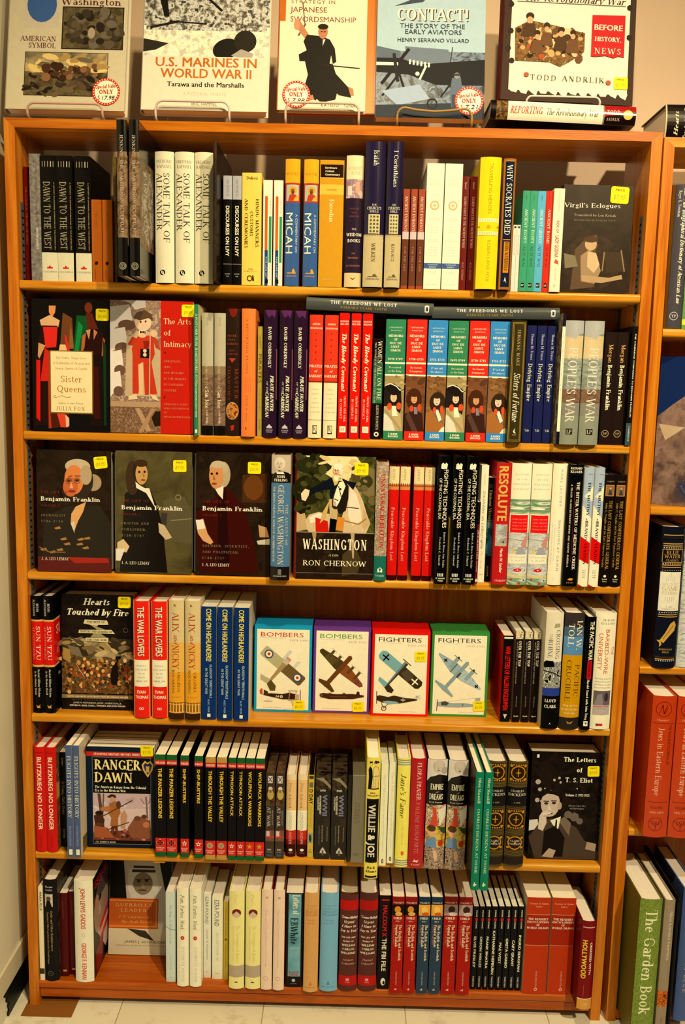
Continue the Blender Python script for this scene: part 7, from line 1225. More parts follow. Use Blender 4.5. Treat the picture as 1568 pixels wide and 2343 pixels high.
def tw(dk, t3):
    def a(A):
        for i, (tx, L, cp) in enumerate((('THE SELECTED', .7, .011), ('LETTERS OF', .6, .011), ('TENNESSEE', .82, .02), ('WILLIAMS', .8, .02), (t3, .5, .012), ('1920-1945', .56, .012))): A.H(tx, .5, .13+i*.03+(.025 if i > 3 else 0), L, cp, dk, 'r')
        A.P([(.5, .89), (.42, .93), (.58, .93)], dk); A.H('NEW DIRECTIONS', .5, .955, .7, .009, dk, 'r')
    return a
S(6, 'h', C24, [(1085, 1190, 1080, 1104, 1220, 340)], 'tan orange hardback with plain spine left of the sky blue one, bottom shelf', '#d89c50', tw('#a87030', 'VOLUME I'), rough=.5, depth=.14)
S(6, 'h', C24, [(1203, 1334, 1074, 1230, 1369, 340)], 'plain sky blue hardback, bottom shelf', '#7aacb0', tw('#4c8088', 'VOLUME II'), rough=.5, depth=.14)
def a(A):
    A.R(0, .075, 1, .175, '#b8180f'); A.R(0, .845, 1, .945, '#b8180f'); w_ = '#f2e4c4'
    for i, (tx, L) in enumerate((('"Something', .92), ('Urgent', .56), ('I Have to', .76), ('Say to You"', .92))): A.H(tx, .5, .245+i*.046, L, .026, w_, 'rbi')
    for i, (tx, L, c) in enumerate((('THE LIFE AND', .78, .014), ('WORKS OF', .58, .014), ('WILLIAM', .7, .02), ('CARLOS', .66, .02), ('WILLIAMS', .8, .02))): A.H(tx, .5, .45+i*.04, L, c, w_, 'rb')
    A.H('Herbert', .5, .68, .56, .018, '#d8a878', 'ri'); A.H('Leibowitz', .5, .718, .7, .018, '#d8a878', 'ri'); A.R(.4, .87, .58, .895, '#d89080'); A.H('FSG', .5, .91, .24, .012, '#e8c0a0', 'r')
S(6, 'h', C25, [(105, 240, 1070, 134, 274, 340), (246, 384, 1071, 284, 423, 340)], 'brown hardback with two red bands and cream lettering, bottom shelf', '#5a2c20', a, rough=.4, depth=.145)
def a(A): A.R(.2, .04, .85, .055, '#c81c1c'); A.T('MALCOLM X', .52, .27, .33, .38, '#e01c1c', 'b'); A.T('THE FBI FILE', .52, .63, .35, .38, '#f6eed8', 'b'); A.E(.5, .92, .2, '#e8dcc4', .04); A.E(.56, .93, .1, '#17110e', .02)
S(6, 'p', C25, [(388, 475, 1056, 432, 524, 358)], 'black paperback with condensed red and white lettering, bottom shelf', '#17100d', a, depth=.14)
def ch(vol, navy, pic):
    def a(A):
        A.R(0, 0, 1, .08, '#1c3040' if navy else '#8a1410'); A.H('VOLUME '+vol, .5, .06, .84, .016, '#e0bc8c', 'rb'); A.R(0, .08, 1, .19, pic[0]); A.E(pic[3], .13, .26, pic[1], .035); A.E(pic[3]+.1, .175, .3, pic[2], .02); A.H('CHILD', .48, .218, .72, .022, '#f6e8cc', 'rb'); A.H('(ED.)', .5, .25, .4, .014, '#e8d0a8', 'r'); A.T('The English and Scottish', .72, .47, .37, .22, '#ecd49c', 'rb'); A.T('Popular Ballads', .42, .4, .23, .22, '#ecd49c', 'rb'); A.T('IN FIVE VOLUMES', .2, .39, .2, .12, '#c87c58', 'r'); A.T('DOVER PUBLICATIONS', .5, .84, .14, .1, '#e0bc8c', 'r'); A.H('d', .45, .955, .22, .018, '#e0c08c', 'rb')
    return a
for vol, nv, pl, pic, nm in (('II', 0, [(485, 577, 1088, 527, 621, 368), (581, 667, 1089, 628, 720, 368)], ('#14100c', '#d88a24', '#e0a848', .45), 'dark red ballad book with a golden face on black'),
    ('IV', 1, [(681, 766, 1091, 726, 816, 370), (773, 856, 1092, 821, 912, 370)], ('#e8a030', '#f2c058', '#c85c1c', .5), 'slate blue ballad book with an orange picture'),
    ('V', 0, [(868, 970, 1093, 916, 1022, 370), (976, 1076, 1097, 1031, 1134, 369)], ('#a88c78', '#3a2018', '#d8c0a0', .55), 'dark red ballad book with a small dark-headed figure')):
    S(6, 'p', C25, pl, nm+', bottom shelf', '#2a3c46' if nv else '#a41808', ch(vol, nv, pic), depth=.14, rough=.3)
TS = [('ELVIS PRESLEY', .37, .36, 0), ('ORSON WELLES', .37, .36, 0), ('FRANK SINATRA', .38, .36, 0), ('KATHARINE HEPBURN', .52, .29, 0), ('MAE WEST', .25, .43, 0), ('GRETA GARBO', .35, .38, 0), ('CARY GRANT', .31, .4, 0), ('INGRID BERGMAN', .43, .34, 0)]
pls = [(1086, 1130, 1046, 1138, 1176, 440), (1134, 1175, 1047, 1181, 1221, 440), (1180, 1218, 1048, 1229, 1271, 440), (1226, 1270, 1049, 1276, 1318, 440), (1275, 1318, 1050, 1326, 1370, 440), (1323, 1368, 1050, 1376, 1418, 440), (1374, 1418, 1051, 1421, 1465, 440), (1423, 1465, 1052, 1471, 1513, 440)]
for i, ((nm, L, v0, _), pl) in enumerate(zip(TS, pls)):
    def a(A, nm=nm, L=L, v0=v0): A.T('MOVIE', .6, .085, .08, .26, '#e8dcc0', 'b'); A.R(.38, .14, .82, .17, '#d02420'); A.T('ICONS', .6, .22, .08, .26, '#e8dcc0', 'b'); A.T(nm, .5, v0+L/2, L, .44, '#f4e8cc', 'b'); A.T('TASCHEN', .5, .9, .13, .3, '#e0d4b8', 'b')
    S(6, 'p', C25, [pl], 'slim black film-star paperback, %s of eight in a row, bottom shelf' % (('leftmost', 'second', 'third', 'fourth', 'fifth', 'sixth', 'seventh', 'rightmost')[i]), '#13100e', a, depth=.12, group='slim black film-star paperbacks', pages='n:newsprint', inset=.012)
def a(A):
    c = '#f2dcb4'; A.H('Gassner & Quinn', .5, .06, .8, .018, '#e8b088', 'r'); A.H('(eds.)', .5, .09, .28, .016, '#e8b088', 'r'); A.R(0, .172, 1, .176, '#d89868'); A.R(0, .18, 1, .485, '#a02408'); A.R(0, .49, 1, .494, '#d89868')
    for i, (tx, L) in enumerate((("THE READER'S", .84), ('ENCYCLOPEDIA', .9), ('OF', .14), ('WORLD DRAMA', .92))): A.H(tx, .5, .22+i*.03, L, .02, c, 'rb')
    A.T('DOVER PUBLICATIONS', .55, .85, .18, .07, '#e8b088', 'r'); A.ring(.55, .95, .07, .03, '#e8b088')
S(6, 'p', C26, [(330, 514, 1092, 405, 588, 375), (527, 698, 1095, 594, 768, 377)], 'very thick brick red paperback with cream small capitals, bottom shelf', '#b8340e', a, depth=.14, side='#c8b078', pages=PAGESW, rough=.4)
# the film quiz book juts out at an angle past the right end
def a(A): A.R(0, .88, 1, 1, '#d89434'); A.R(0, .876, 1, .883, '#f2e4c0'); A.R(.1, .065, .9, .075, '#d8b890'); A.T('OBSESSED WITH', .72, .42, .36, .15, '#f2e4c4', 'b'); A.T('HOLLYWOOD', .3, .43, .43, .32, '#e8c430', 'bb'); A.R(.36, .72, .38, .86, '#a86850'); A.H('CB', .5, .94, .3, .02, '#f2dcb0', 'ri')
zq = ROWS[6]; pb = onZ(1088+812/K6, 1940+1210/K6, zq); tp = onY(1088+872/K6, 1940+552/K6, pb[1])
wl = onY(1088+757/K6, 2306, pb[1]); wr = onY(1088+872/K6, 2306, pb[1])
Yq = max(-.055, pb[1]); hq = onY(1088+872/K6, 1940+552/K6, Yq)[2]-zq
o = make_book('hardback_book', 'h', wr[0]-wl[0]-.002, .135, hq, '#7a0c10', a, '#17100e', None, '#6a0a0e', PAGES, .3, 'dark red and gold quiz book jutting out at the right end of the bottom shelf', 'book')
o.location = (pb[0]-.001, Yq, zq+.0003); o.rotation_euler = (0, 0, math.radians(0))
PLACED.append((6, pb[0]-(wr[0]-wl[0])/2, pb[0]+(wr[0]-wl[0])/2, Yq, Yq+.135, o, wr[0]-wl[0]-.002))

# ------------------------------------------------------------ books shown on wire easels on top of the bookcase
PXC = (0, 0, 1.0)
def easel(xl, xr, yf, ztop, zb, label, col='#c8a878', bow=0):
    r = root('wire_book_easel', label, 'book stand', ((xl+xr)/2, yf, zb), group='wire easels on top of the bookcase')
    wdt = xr-xl; m = mat(col, .3); R_ = .0022; h = ztop-zb; a = wdt/2; k = min(.014, h*.45)
    arc = lambda cx, sgn: [(cx-sgn*k*(1-math.sin(q*math.pi/8)), -.006, h-k*(1-math.cos(q*math.pi/8))) for q in range(4, -1, -1)]
    L = [(-a, .055, .003), (-a, .004, .003), (-a, -.004, .006), (-a, -.006, .012)]+[(-a+k*(1-math.cos(q*math.pi/8)), -.006, h-k+k*math.sin(q*math.pi/8)) for q in range(5)]
    mid = [(-a*.5, -.006, h-bow*.6), (0, -.006, h-bow), (a*.5, -.006, h-bow*.5)] if bow else []
    Rr = [(-x, y, z) for x, y, z in L[::-1]]
    mb = MB(); mb.tube(L+mid+Rr, R_, m, 8); mb.build('front_loop', r)
    mb = MB(); mb.tube([(-a, .055, .003), (-a*.9, .068, .02), (-a*.7, .075, .11), (-a*.6, .076, .118), (a*.6, .076, .118), (a*.7, .075, .11), (a*.9, .068, .02), (a, .055, .003)], R_, m, 8); mb.build('back_rest', r)
    return r
def topbook(BL, BR, TL, TR, th, label, col, art, F, Y=.016, lean=11, spine=None, roll=0, stick=None, kind='h', rough=.55, base=0):
    z = onY((BL[0]+BR[0])/2, (BL[1]+BR[1])/2, Y)[2]
    z = max(z, ZT+base+.0062+th*math.sin(math.radians(lean)))
    return Fo(0, kind, PXC, BL, BR, TL, TR, th, label, col, art, spine=spine, lean=lean, inset=Y, z=z, F=F, stick=stick, lift=False, roll=roll, rough=rough)
def a(A):
    A.R(.13, -.2, .42, .26, '#c8b48c'); A.E(.275, .05, .125, '#3c5a80', .16); A.R(.45, .06, .97, .45, '#2c2416'); A.R(.46, .07, .96, .44, 'n:sea'); A.dabs(.48, .1, .95, .42, 90, ['#3a3020', '#4a3c24', '#2a2014', '#5a4c30', '#6a5c44'], .035, 43); A.E(.7, .3, .03, '#a8906c', .05)
    A.H('Washington', .69, .015, .5, .06, '#5a1c24', 'r'); A.H('AMERICAN', .255, .36, .3, .045, '#6a2c2c', 'r'); A.H('SYMBOL', .29, .42, .23, .045, '#6a2c2c', 'r')
    A.R(.15, .48, .85, .875, '#241a10'); A.R(.155, .485, .845, .87, 'n:sea'); A.R(.155, .485, .845, .66, 'n:sky'); A.dabs(.2, .52, .8, .66, 40, ['#c8a050', '#a88444', '#e0bc68', '#6a5c3c'], .06, 41, .4); A.dabs(.17, .66, .83, .86, 60, ['#3a2c1c', '#5a4428', '#241a10', '#6a5434'], .04, 42, .5); A.dabs(.3, .6, .75, .72, 30, ['#4a2c18', '#6a4424', '#8a5c34', '#3a2414'], .03, 44)
topbook((7, 250), (291, 254), (16, 0), (287, 0), .026, 'large cream art book with blue vase picture, leftmost on top of the bookcase', '#ccb988', a, 1.35, stick=[(.845, .875, .052, .03, '17.98', 'round')])
def a(A):
    A.R(0, -.4, 1, .5, 'n:jungle'); A.R(0, .24, 1, .52, 'n:beach'); A.R(.02, .16, .98, .28, 'n:jungle'); A.E(.66, .44, .11, '#17130d', .09, rot=20); A.E(.81, .37, .09, '#241d14', .1, rot=-15); A.P([(.7, .5), (.78, .44), (.88, .48), (.86, .54)], '#a8987c'); A.line([(.5, -.02), (.62, .1)], .02, '#17120c'); A.line([(.2, .2), (.5, .22)], .012, '#17120c'); A.line([(.05, .26), (.28, .2)], .02, '#221a10'); A.P([(.0, .36), (.2, .4), (.1, .46), (0, .48)], '#2c2418')
    A.P([(.12, 0), (.16, .16), (.2, .16), (.18, 0)], '#17120c'); A.R(0, .515, 1, 1, '#e4d0a2')
    A.H('U.S. MARINES IN', .505, .565, .8, .085, '#c06418', 'b'); A.H('WORLD WAR II', .505, .665, .72, .085, '#c06418', 'b'); A.H('Tarawa and the Marshalls', .505, .765, .61, .045, '#2a2014', 'b'); A.H('A PICTORIAL TRIBUTE', .5, .85, .34, .03, '#b8a888', 'sw'); A.H('ERIC HAMMEL', .5, .94, .2, .03, '#6a5c40', 's')
topbook((318, 251), (614, 257), (327, 0), (616, 0), .024, 'white face-out book with black and white beach battle photo on top of the bookcase', '#e4d0a2', a, 1.3)
def a(A):
    A.R(0, -.3, .07, .2, '#c06018'); A.H('STRATEGY IN', .38, .02, .5, .035, '#6a4a24', 'sw'); A.H('JAPANESE', .33, .092, .42, .05, '#7a2418', 's'); A.H('SWORDSMANSHIP', .5, .178, .75, .05, '#7a2418', 's')
    k = '#15110e'
    A.line([(.29, .22), (.26, .02)], .012, '#6a4c38'); A.line([(.3, .22), (.22, .33)], .02, '#7a4428'); A.P([(.2, .2), (.24, .2), (.34, .32), (.3, .36), (.22, .28)], '#b87848'); A.E(.2, .23, .035, '#c88858', .05)
    A.P([(.28, .38), (.32, .32), (.48, .33), (.58, .36), (.64, .44), (.66, .56), (.62, .58), (.6, .5), (.58, .6), (.4, .62), (.38, .56), (.24, .56), (.23, .5), (.32, .46)], k); A.P([(.3, .55), (.62, .58), (.7, .76), (.66, .9), (.5, .93), (.3, .8), (.34, .68)], k); A.P([(.6, .62), (.82, .8), (.84, .88), (.7, .86), (.58, .78)], k); A.P([(.3, .78), (.52, .78), (.44, .91), (.34, .88)], k)
    A.E(.5, .29, .055, '#b87448', .065); A.E(.5, .245, .06, '#1c130e', .026); A.P([(.5, .36), (.53, .36), (.5, .42)], '#d8c8a8'); A.R(.475, .285, .495, .295, '#2c1810'); A.R(.51, .285, .53, .295, '#2c1810')
    A.line([(.5, .59), (.93, .615)], .012, '#2a1c12'); A.P([(.26, .9), (.4, .86), (.42, .9), (.3, .93)], '#b87848'); A.P([(.8, .78), (.86, .8), (.87, .86), (.83, .86)], '#b87848'); A.H('KATSUO', .6, .95, .2, .03, '#6a5c40', 'sw'); A.H('YAMANO', .84, .955, .16, .03, '#6a5c40', 'sw')
t3 = topbook((633, 250), (838, 257), (637, 0), (839, 0), .012, 'cream face-out book with a black-robed swordsman on top of the bookcase', '#ead4a0', a, 1.2, stick=[(.215, .885, .052, 0, '7.98', 'round')], spine='#c86414')
o = make_book('hardback_book', 'h', .014, .176, .255, '#c86414', None, '#d06a18', None, '#c86414', PAGES, .3, 'orange book showing as a strip behind the swordsman cover, top of the bookcase', 'book')
o.rotation_euler = t3.rotation_euler; o.location = (t3.location.x+.0135, t3.location.y+.0145, t3.location.z+.0005)
def a(A):
    A.R(0, .44, 1, 1, 'n:airfield'); A.R(0, .4, 1, .52, '#a8bcbc') if 0 else None; A.P([(.0, .4), (.22, .44), (.22, .52), (.0, .52)], '#5a6464'); A.P([(.26, .4), (.66, .42), (.7, .55), (.28, .52)], '#6a7474'); A.P([(0, .5), (.2, .5), (.4, .55), (1, .5), (1, .72), (.55, .72), (.3, .64), (0, .62)], '#17191c'); A.line([(.05, .72), (.3, .42)], .03, '#14161a'); A.line([(.0, .55), (.2, .55)], .03, '#d8dcd4'); A.line([(.16, .46), (.2, .7)], .03, '#1c1e20')
    for i in range(6): A.R(.3+i*.035, .51+i*.005, .318+i*.035, .55+i*.005, '#c8ccc4')
    A.line([(.4, .68), (.46, .56)], .02, '#d8dcd4'); A.E(.38, .63, .02, '#c8ccc4'); A.line([(.2, .6), (.3, .86)], .02, '#15171a'); A.line([(.22, .62), (.06, .82)], .02, '#15171a'); A.line([(.6, .82), (.68, .72), (.76, .86)], .016, '#15171a'); A.P([(.05, .78), (.4, .72), (.5, .84), (.2, .9)], '#a0acac'); A.P([(0, .9), (1, .86), (1, 1), (0, 1)], '#2c3438'); A.line([(.7, .4), (.68, .54)], .008, '#22262a')
    A.ring(.52, .88, .05, .012, '#17191c'); A.ring(.76, .9, .04, .012, '#17191c'); A.P([(.7, .66), (.78, .65), (.8, .78), (.78, .92), (.7, .92), (.68, .78)], '#5c6668'); A.E(.745, .64, .028, '#8a8478', .026); A.P([(.71, .625), (.78, .62), (.78, .64), (.71, .642)], '#2c3234'); A.P([(.7, .8), (.79, .8), (.79, .93), (.7, .93)], '#3a4446')
    A.P([(.12, -.05), (.5, -.06), (.42, .02), (.16, .06), (.3, .01)], '#3a4448'); A.H('CONTACT!', .52, .135, .66, .1, '#5a2c24', 'rb'); A.H('CONTACT!', .51, .13, .66, .1, '#f2ecd8', 'rb'); A.H('THE STORY OF THE', .51, .225, .6, .04, '#2c2c2c', 's'); A.H('EARLY AVIATORS', .52, .275, .52, .04, '#2c2c2c', 's'); A.H('HENRY SERRANO VILLARD', .52, .345, .66, .033, '#2c2c2c', 's')
topbook((847, 268), (1103, 273), (874, 0), (1117, 0), .018, 'pale blue face-out book with an early aeroplane photo on top of the bookcase', '#a8bcbc', a, 1.3, stick=[(.86, .885, .054, .05, '7.21', 'round')], kind='p')
def a(A):
    A.R(.06, -.4, .955, .9, 'n:newsprint')
    for i in range(12): u = .06+i*.075; A.P([(u, .89), (u+.04, .895), (u+.075, .89), (u+.06, .925+.012*(i % 3)), (u+.02, .915+.01*(i % 2))], 'n:newsprint')
    for u, v in ((.055, .07), (.06, .33), (.045, .5), (.075, .62), (.95, .05), (.955, .34), (.95, .8)): A.E(u, v, .022, '#2a1c14', .03, n=7)
    A.R(.1, -.04, .93, -.034, '#5a5044'); A.R(.1, .035, .92, .043, '#6a5c4c'); A.H('The Revolutionary War', .53, -.005, .76, .065, '#4a2c24', 'ri')
    A.P([(.09, .16), (.14, .1), (.3, .1), (.55, .13), (.62, .3), (.58, .5), (.46, .6), (.38, .64), (.24, .6), (.1, .58)], 'n:dusk') if 0 else None
    A.P([(.09, .3), (.2, .22), (.4, .26), (.62, .32), (.62, .5), (.52, .6), (.44, .66), (.36, .62), (.1, .62)], 'n:battle')
    A.dabs(.12, .3, .6, .58, 120, ['#8a5c28', '#4a3018', '#c89a54', '#6a4424', '#a84c24', '#2a1a0e', '#d8b878'], .022, 31, 1.2)
    for u, v, s_ in ((.2, .22, 1.2), (.33, .3, .9), (.44, .34, 1), (.53, .36, .9), (.26, .38, .9)): A.E(u, v-.04, .026*s_, '#3a2416', .03*s_); A.E(u, v, .02*s_, '#d09a60', .03*s_); A.P([(u-.06*s_, v+.16), (u-.03, v+.03), (u+.03, v+.03), (u+.06*s_, v+.16)], '#6a4424' if s_ < 1 else '#4a3018')
    A.P([(.67, .14), (.92, .13), (.92, .54), (.88, .53), (.84, .55), (.78, .53), (.7, .545), (.67, .54)], '#c4201c'); A.H('BEFORE', .795, .255, .21, .055, '#f2e2bc', 'b'); A.H('HISTORY,', .795, .37, .2, .042, '#f2e2bc', 'rb'); A.H('NEWS', .795, .485, .2, .055, '#f2e2bc', 'rw')
    A.H('TODD ANDRLIK', .5, .77, .56, .05, '#6a5c48', 'rw', 0); A.E(.19, .75, .02, '#b8502c', .022); A.E(.81, .79, .02, '#b8502c', .022)
LZ = ZT
pa, pb = onY(1122, 281, -.012), onY(1454, 298, -.012); LL = math.hypot(pb[0]-pa[0], pb[2]-pa[2])
def sp(A):
    A.R(0, 0, 1, .04, '#17110d'); A.R(0, .04, 1, .12, 'n:goldcrowd'); A.R(0, .12, 1, .78, '#f2e4bc'); A.R(0, .775, 1, .785, '#8a7a50'); A.R(0, .785, 1, 1, '#1c0c0a'); A.P([(.35, .785), (1, .785), (1, 1), (.7, 1), (.5, .9), (.45, .82)], '#a01c18')
    A.T('REPORTING', .52, .245, .22, .38, '#b84a24', 'rbi'); A.T('The Revolutionary War', .5, .56, .36, .34, '#4a3c28', 'ri'); A.T('TODD', .62, .845, .09, .24, '#f2e0b8', 'rw'); A.T('ANDRLIK', .26, .845, .09, .14, '#d8b890', 'rw'); A.E(.52, .945, .26, '#e8c050')
lying('hardback_book', 'h', pb[0], -.012, ZT+.0012+.006, .033, LL, .155, 1.55, 'thick hardback lying flat with cream and red spine, right end of the bookcase top', '#f2e4bc', sp, None, '#241412', .2)
t5 = topbook((1133, 228), (1447, 250), (1147, 0), (1451, 0), .03, 'large face-out history book with torn newspaper cover and red box, standing on the lying book', '#3c281a', a, 1.4, Y=.03, lean=10, roll=1.6, base=.0452, stick=[(.905, .85, .026, .02, '$19.95')], spine='#5a1c18')
zt5 = onY(1290, 243, .03)[2]
for (xa, xb, ya, yb_, lab, c, bw, ib) in (
    (62, 234, 235, 0, 'wire easel holding the large cream art book with the vase', '#c89c78', 0, 0), (356, 525, 230, 0, 'wire easel holding the beach battle book', '#d8bc98', 0, 0),
    (654, 822, 234, 0, 'wire easel holding the swordsman book', '#d0b088', 0, 0), (910, 1081, 246, 0, 'bent brass-coloured wire easel holding the pale blue aeroplane book', '#a87c3c', .006, 0),
    (1206, 1374, 220, 1, 'wire easel standing on the lying book, holding the newspaper-cover book', '#d8c8a4', 0, 1)):
    yf = .010 if not ib else .022
    p, q = onY(xa, ya, yf-.006), onY(xb, ya+3, yf-.006)
    easel(p[0], q[0], yf, (p[2]+q[2])/2, ZT+.0005 if not ib else ZT+.0412, lab+', bookcase top', c, bw)

# ------------------------------------------------------------ books on the right-hand bookcase
R2 = (1368, 400, 4.685); R4 = (1368, 1340, 4.185)
p = onY(1521.5, 308, .005)
def a(A): A.H('Hearts', .46, .085, .66, .03, '#e8d494', 'rbi'); A.H('Touched by Fire', .52, .16, 1.0, .03, '#e8d494', 'rbi'); A.R(0, 0, 1, .012, '#c8b070')
lying('hardback_book', 'h', p[0]+.24, .005, ZR-.0012, .063, .24, .14, -.33, 'thick black hardback lying on top of the right-hand bookcase', '#1a120e', a, None, '#1a120e', .3)
def a(A): A.T('The Yale Biographical Dictionary of American Law', .64, .42, .8, .3, '#e8dcc8', 'rbi'); A.T('Roger K. Newman', .28, .13, .18, .2, '#d8ccb8', 'r'); A.ring(.42, .91, .28, .04, '#c8bca0'); A.H('YP', .42, .91, .3, .02, '#c8bca0', 'rb')
S(7, 'h', R2, [(757, 918, 1625, 838, 1000, 105)], 'tall charcoal hardback on the top shelf of the right-hand bookcase', '#4a4440', a, .004, z=ZA, rough=.35, side='#b8842c')
S(7, 'h', R2, [(922, 1060, 1625, 1004, 1140, 130)], 'green and yellow hardback right of the charcoal one, cut off by the frame', '#6a9a4c', lambda A: A.R(0, .93, 1, .97, '#f0e030'), .004, z=ZA)
def f(A):
    A.R(0, 0, 1, 1, 'n:knight'); A.P([(0, 0), (.5, 0), (.4, .2), (.15, .32), (0, .4)], '#1c2c50'); A.P([(.3, .2), (.6, .25), (.45, .38)], '#d8b88c'); A.P([(.02, .45), (.3, .47), (.1, .56)], '#c8a878'); A.P([(.6, .8), (1, .7), (1, 1), (.7, .98)], '#3a4a64')
    A.R(.46, .88, .8, .975, '#f2e4b8'); A.R(.5, .905, .6, .955, '#b89c68'); A.R(.62, .905, .64, .955, '#3a3020'); A.R(.68, .915, .76, .96, '#8a7c5c')
o = make_book('hardback_book', 'h', .022, .18, onY(1515, 816, .05)[2]-ZB, '#5a4a40', None, 'n:knight', f, '#4a3a34', PAGES, .25, 'large picture book set at an angle on the second shelf of the right-hand bookcase', 'book')
pl = onY(1494, 1140, .045); o.rotation_euler = (0, 0, math.radians(-118)); o.location = (pl[0]+.0, .058, ZB+.0004)
def a(A):
    g = '#c8983c'
    for v in (.055, .115, .13, .265, .28, .615, .63, .92, .935): A.R(.08, v, .96, v+.006, g)
    for v in (.143, .255, .3, .6, .945):
        for i in range(9): A.R(.1+i*.1, v, .15+i*.1, v+.006, '#d8ccb0')
    for v in (.07, .29, .91): A.R(0, v, 1, v+.012, '#241e18')
    A.R(.06, .155, .96, .25, g); A.R(.08, .159, .94, .246, '#17161a'); A.H('BLUE', .5, .178, .56, .024, g, 'r'); A.H('WATER', .5, .205, .7, .024, g, 'r'); A.H('CLASSICS', .5, .232, .56, .014, g, 'r')
    A.R(.04, .315, .96, .59, '#e8dcb8'); A.H('ATLANTIC', .5, .4, .7, .018, '#b8a878', 'r'); A.H('GAME', .5, .43, .72, .03, '#b89c60', 'r'); A.H('FISHING', .5, .462, .66, .022, '#b8a878', 'r')
    for i in range(5): A.R(.3+i*.09, .345-.012*(2-abs(i-2)), .315+i*.09, .38, '#a8986c'); A.R(.3+i*.09, .49, .315+i*.09, .515+.012*(2-abs(i-2)), '#a8986c')
    A.H('S. KIP', .5, .56, .3, .01, '#b8a878', 'r'); A.H('FARRINGTON', .5, .575, .6, .01, '#b8a878', 'r')
    A.P([(.2, .8), (.4, .75), (.62, .68), (.8, .66), (.9, .69), (.84, .73), (.6, .77), (.36, .82)], g); A.P([(.08, .8), (.24, .8), (.3, .83), (.2, .85), (.2, .82)], g); A.line([(.34, .79), (.78, .69)], .02, '#17161a'); A.H('DERRYDALE', .5, .865, .6, .012, g, 'r'); A.H('PRESS', .5, .885, .3, .012, g, 'r')
S(7, 'h', PXC, [(1498, 1548, 1530, 1515, 1568, 1206)], 'dark navy leather hardback with gold bands and a fish, right-hand bookcase', '#17181e', a, -.006, z=ZC, rough=.35)
S(7, 'h', PXC, [(1550, 1584, 1528, 1570, 1604, 1216)], 'pinkish mottled book right of the navy leather one, cut off by the frame', 'n:winter', None, .0, z=ZC)
def yv(v, r2):
    def a(A):
        d = '#5a1808'; A.ring(.46, .09, .33, .022, d); A.line([(.28, .12), (.4, .06), (.46, .12), (.6, .06)], .03, d); A.line([(.36, .06), (.5, .125), (.62, .08)], .02, d); A.H('Hundert', .46, .165, .5, .014, '#e0a070', 'r'); A.R(.08, .187, .92, .19, d); A.T('Jews in Eastern Europe', .42, .46, .48, .24, '#e8b484', 'r'); A.T('THE YIVO ENCYCLOPEDIA OF', .78, .34, .28, .14, d, 's'); A.R(.08, .745, .92, .748, d); A.H('VOLUME '+v, .48, .785, .56, .018, d, 's'); A.H(r2, .48, .82, .6, .014, '#e8a878', 'r'); A.ring(.46, .905, .3, .02, d); A.H('YALE', .46, .895, .4, .022, d, 'r'); A.line([(.2, .875), (.46, .92), (.72, .875)], .015, d); A.line([(.46, .9), (.46, .945)], .02, d)
    return a
S(7, 'h', PXC, [(1472, 1528, 1902, 1499, 1554, 1594)], 'thick shrink-wrapped orange encyclopedia, left one on the right-hand bookcase', '#c23c12', yv('1', 'ABEL-MIDR'), -.032, z=ZD, rough=.14, group='orange encyclopedia volumes', depth=.18)
S(7, 'h', PXC, [(1529, 1586, 1904, 1556, 1612, 1596)], 'thick shrink-wrapped orange encyclopedia, right one cut off by the frame', '#c23c12', yv('2', 'MIEL-ZYGM'), -.032, z=ZD, rough=.14, group='orange encyclopedia volumes', depth=.18)
def low(xl, xr, ytop, H, label, col, art, dp=.19, rough=.35, zf=.004, side=None, X0=None):
    zt = zf+H; Y = onZ((xl+xr)/2, ytop, zt)[1]; p, q = onY(xl, ytop, Y), onY(xr, ytop, Y)
    o = make_book('hardback_book', 'h', q[0]-p[0]-.001, min(dp, .151-Y), H, col, art, side or col, None, side or col, PAGES, rough, label, 'book')
    o.location = ((p[0]+q[0])/2, Y, zf); return o
shelf_board(bc2, ST+.001, RWD-ST-.001, .022, .0005, D-.003, WOODD, .018, 'bottom_shelf')
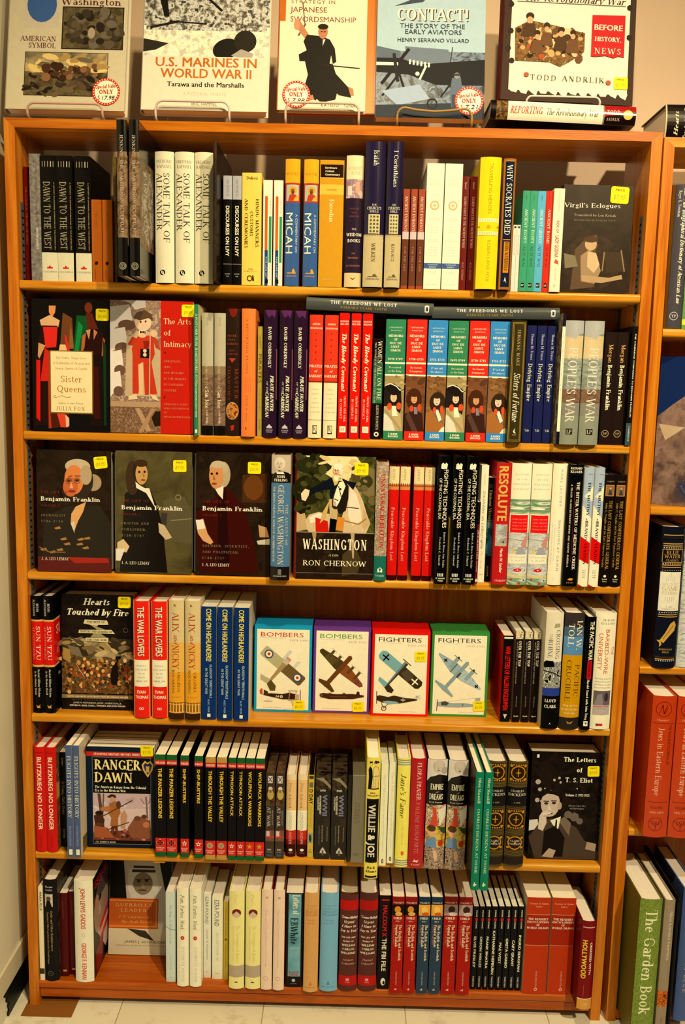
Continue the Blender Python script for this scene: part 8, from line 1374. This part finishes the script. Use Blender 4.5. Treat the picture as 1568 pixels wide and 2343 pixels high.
def a(A): A.T('The Garden Book', .52, .44, .74, .5, '#f0e8a8', 'r')
low(1468, 1520.5, 2059, .31, 'big grass-green hardback with huge pale lettering, foot of the right-hand bookcase', 'n:grass', a, .185, side='#6a5c1c', zf=.0225)
def a(A): A.T('New London Interiors', .66, .25, .34, .32, '#d8c8a0', 's'); A.R(0, .64, 1, .75, 'n:embers'); A.T('TASCHEN', .5, .87, .09, .16, '#5a4a34', 's')
low(1523.5, 1548.5, 2060, .31, 'taupe hardback with a small fiery picture, right of the grass-green one', '#98835c', a, .185, zf=.0225)
low(1550.5, 1559, 2052, .30, 'slim black book between the taupe and the blue spines, foot of the right-hand bookcase', '#100e0c', None, .2, zf=.0225)
def a(A): A.T('RHAPSODY IN BLUE', .55, .5, .56, .2, '#c8b080', 'rw')
low(1567, 1601, 2034, .30, 'blue-grey hardback with spaced gold lettering, cut off by the frame at the bottom right', '#4a5c7a', a, .21, zf=.0225)

# ------------------------------------------------------------ settle neighbours that touch: nudge spines apart along each shelf
bpy.context.view_layer.update()
for row in (1, 2, 3, 4, 5, 6, 7):
    its = sorted([[a0, a1, y0, y1, o, t] for (r, a0, a1, y0, y1, o, t) in PLACED if r == row], key=lambda q: q[0]+q[1])
    lo, hi = -W2+ST+.0023, W2-ST-.0023
    if row == 7: continue
    for it in range(400):
        for q in its:
            if q[4] is not None:
                if q[0] < lo: d_ = lo-q[0]; q[0] += d_; q[1] += d_
                if q[1] > hi: d_ = q[1]-hi; q[0] -= d_; q[1] -= d_
        for i in range(len(its)):
            for j in (i+1, i+2):
                if j >= len(its): continue
                p, q = its[i], its[j]
                if p[2] > q[3] or q[2] > p[3]: continue
                ov = p[1]+.0004-q[0]
                if ov > 0:
                    if p[4] is None and q[4] is None: continue
                    if p[4] is None: q[0] += ov; q[1] += ov
                    elif q[4] is None: p[0] -= ov; p[1] -= ov
                    else: p[0] -= ov/2; p[1] -= ov/2; q[0] += ov/2; q[1] += ov/2
    for q in its:
        if q[4] is not None: q[4].location.x = (q[0]+q[1])/2
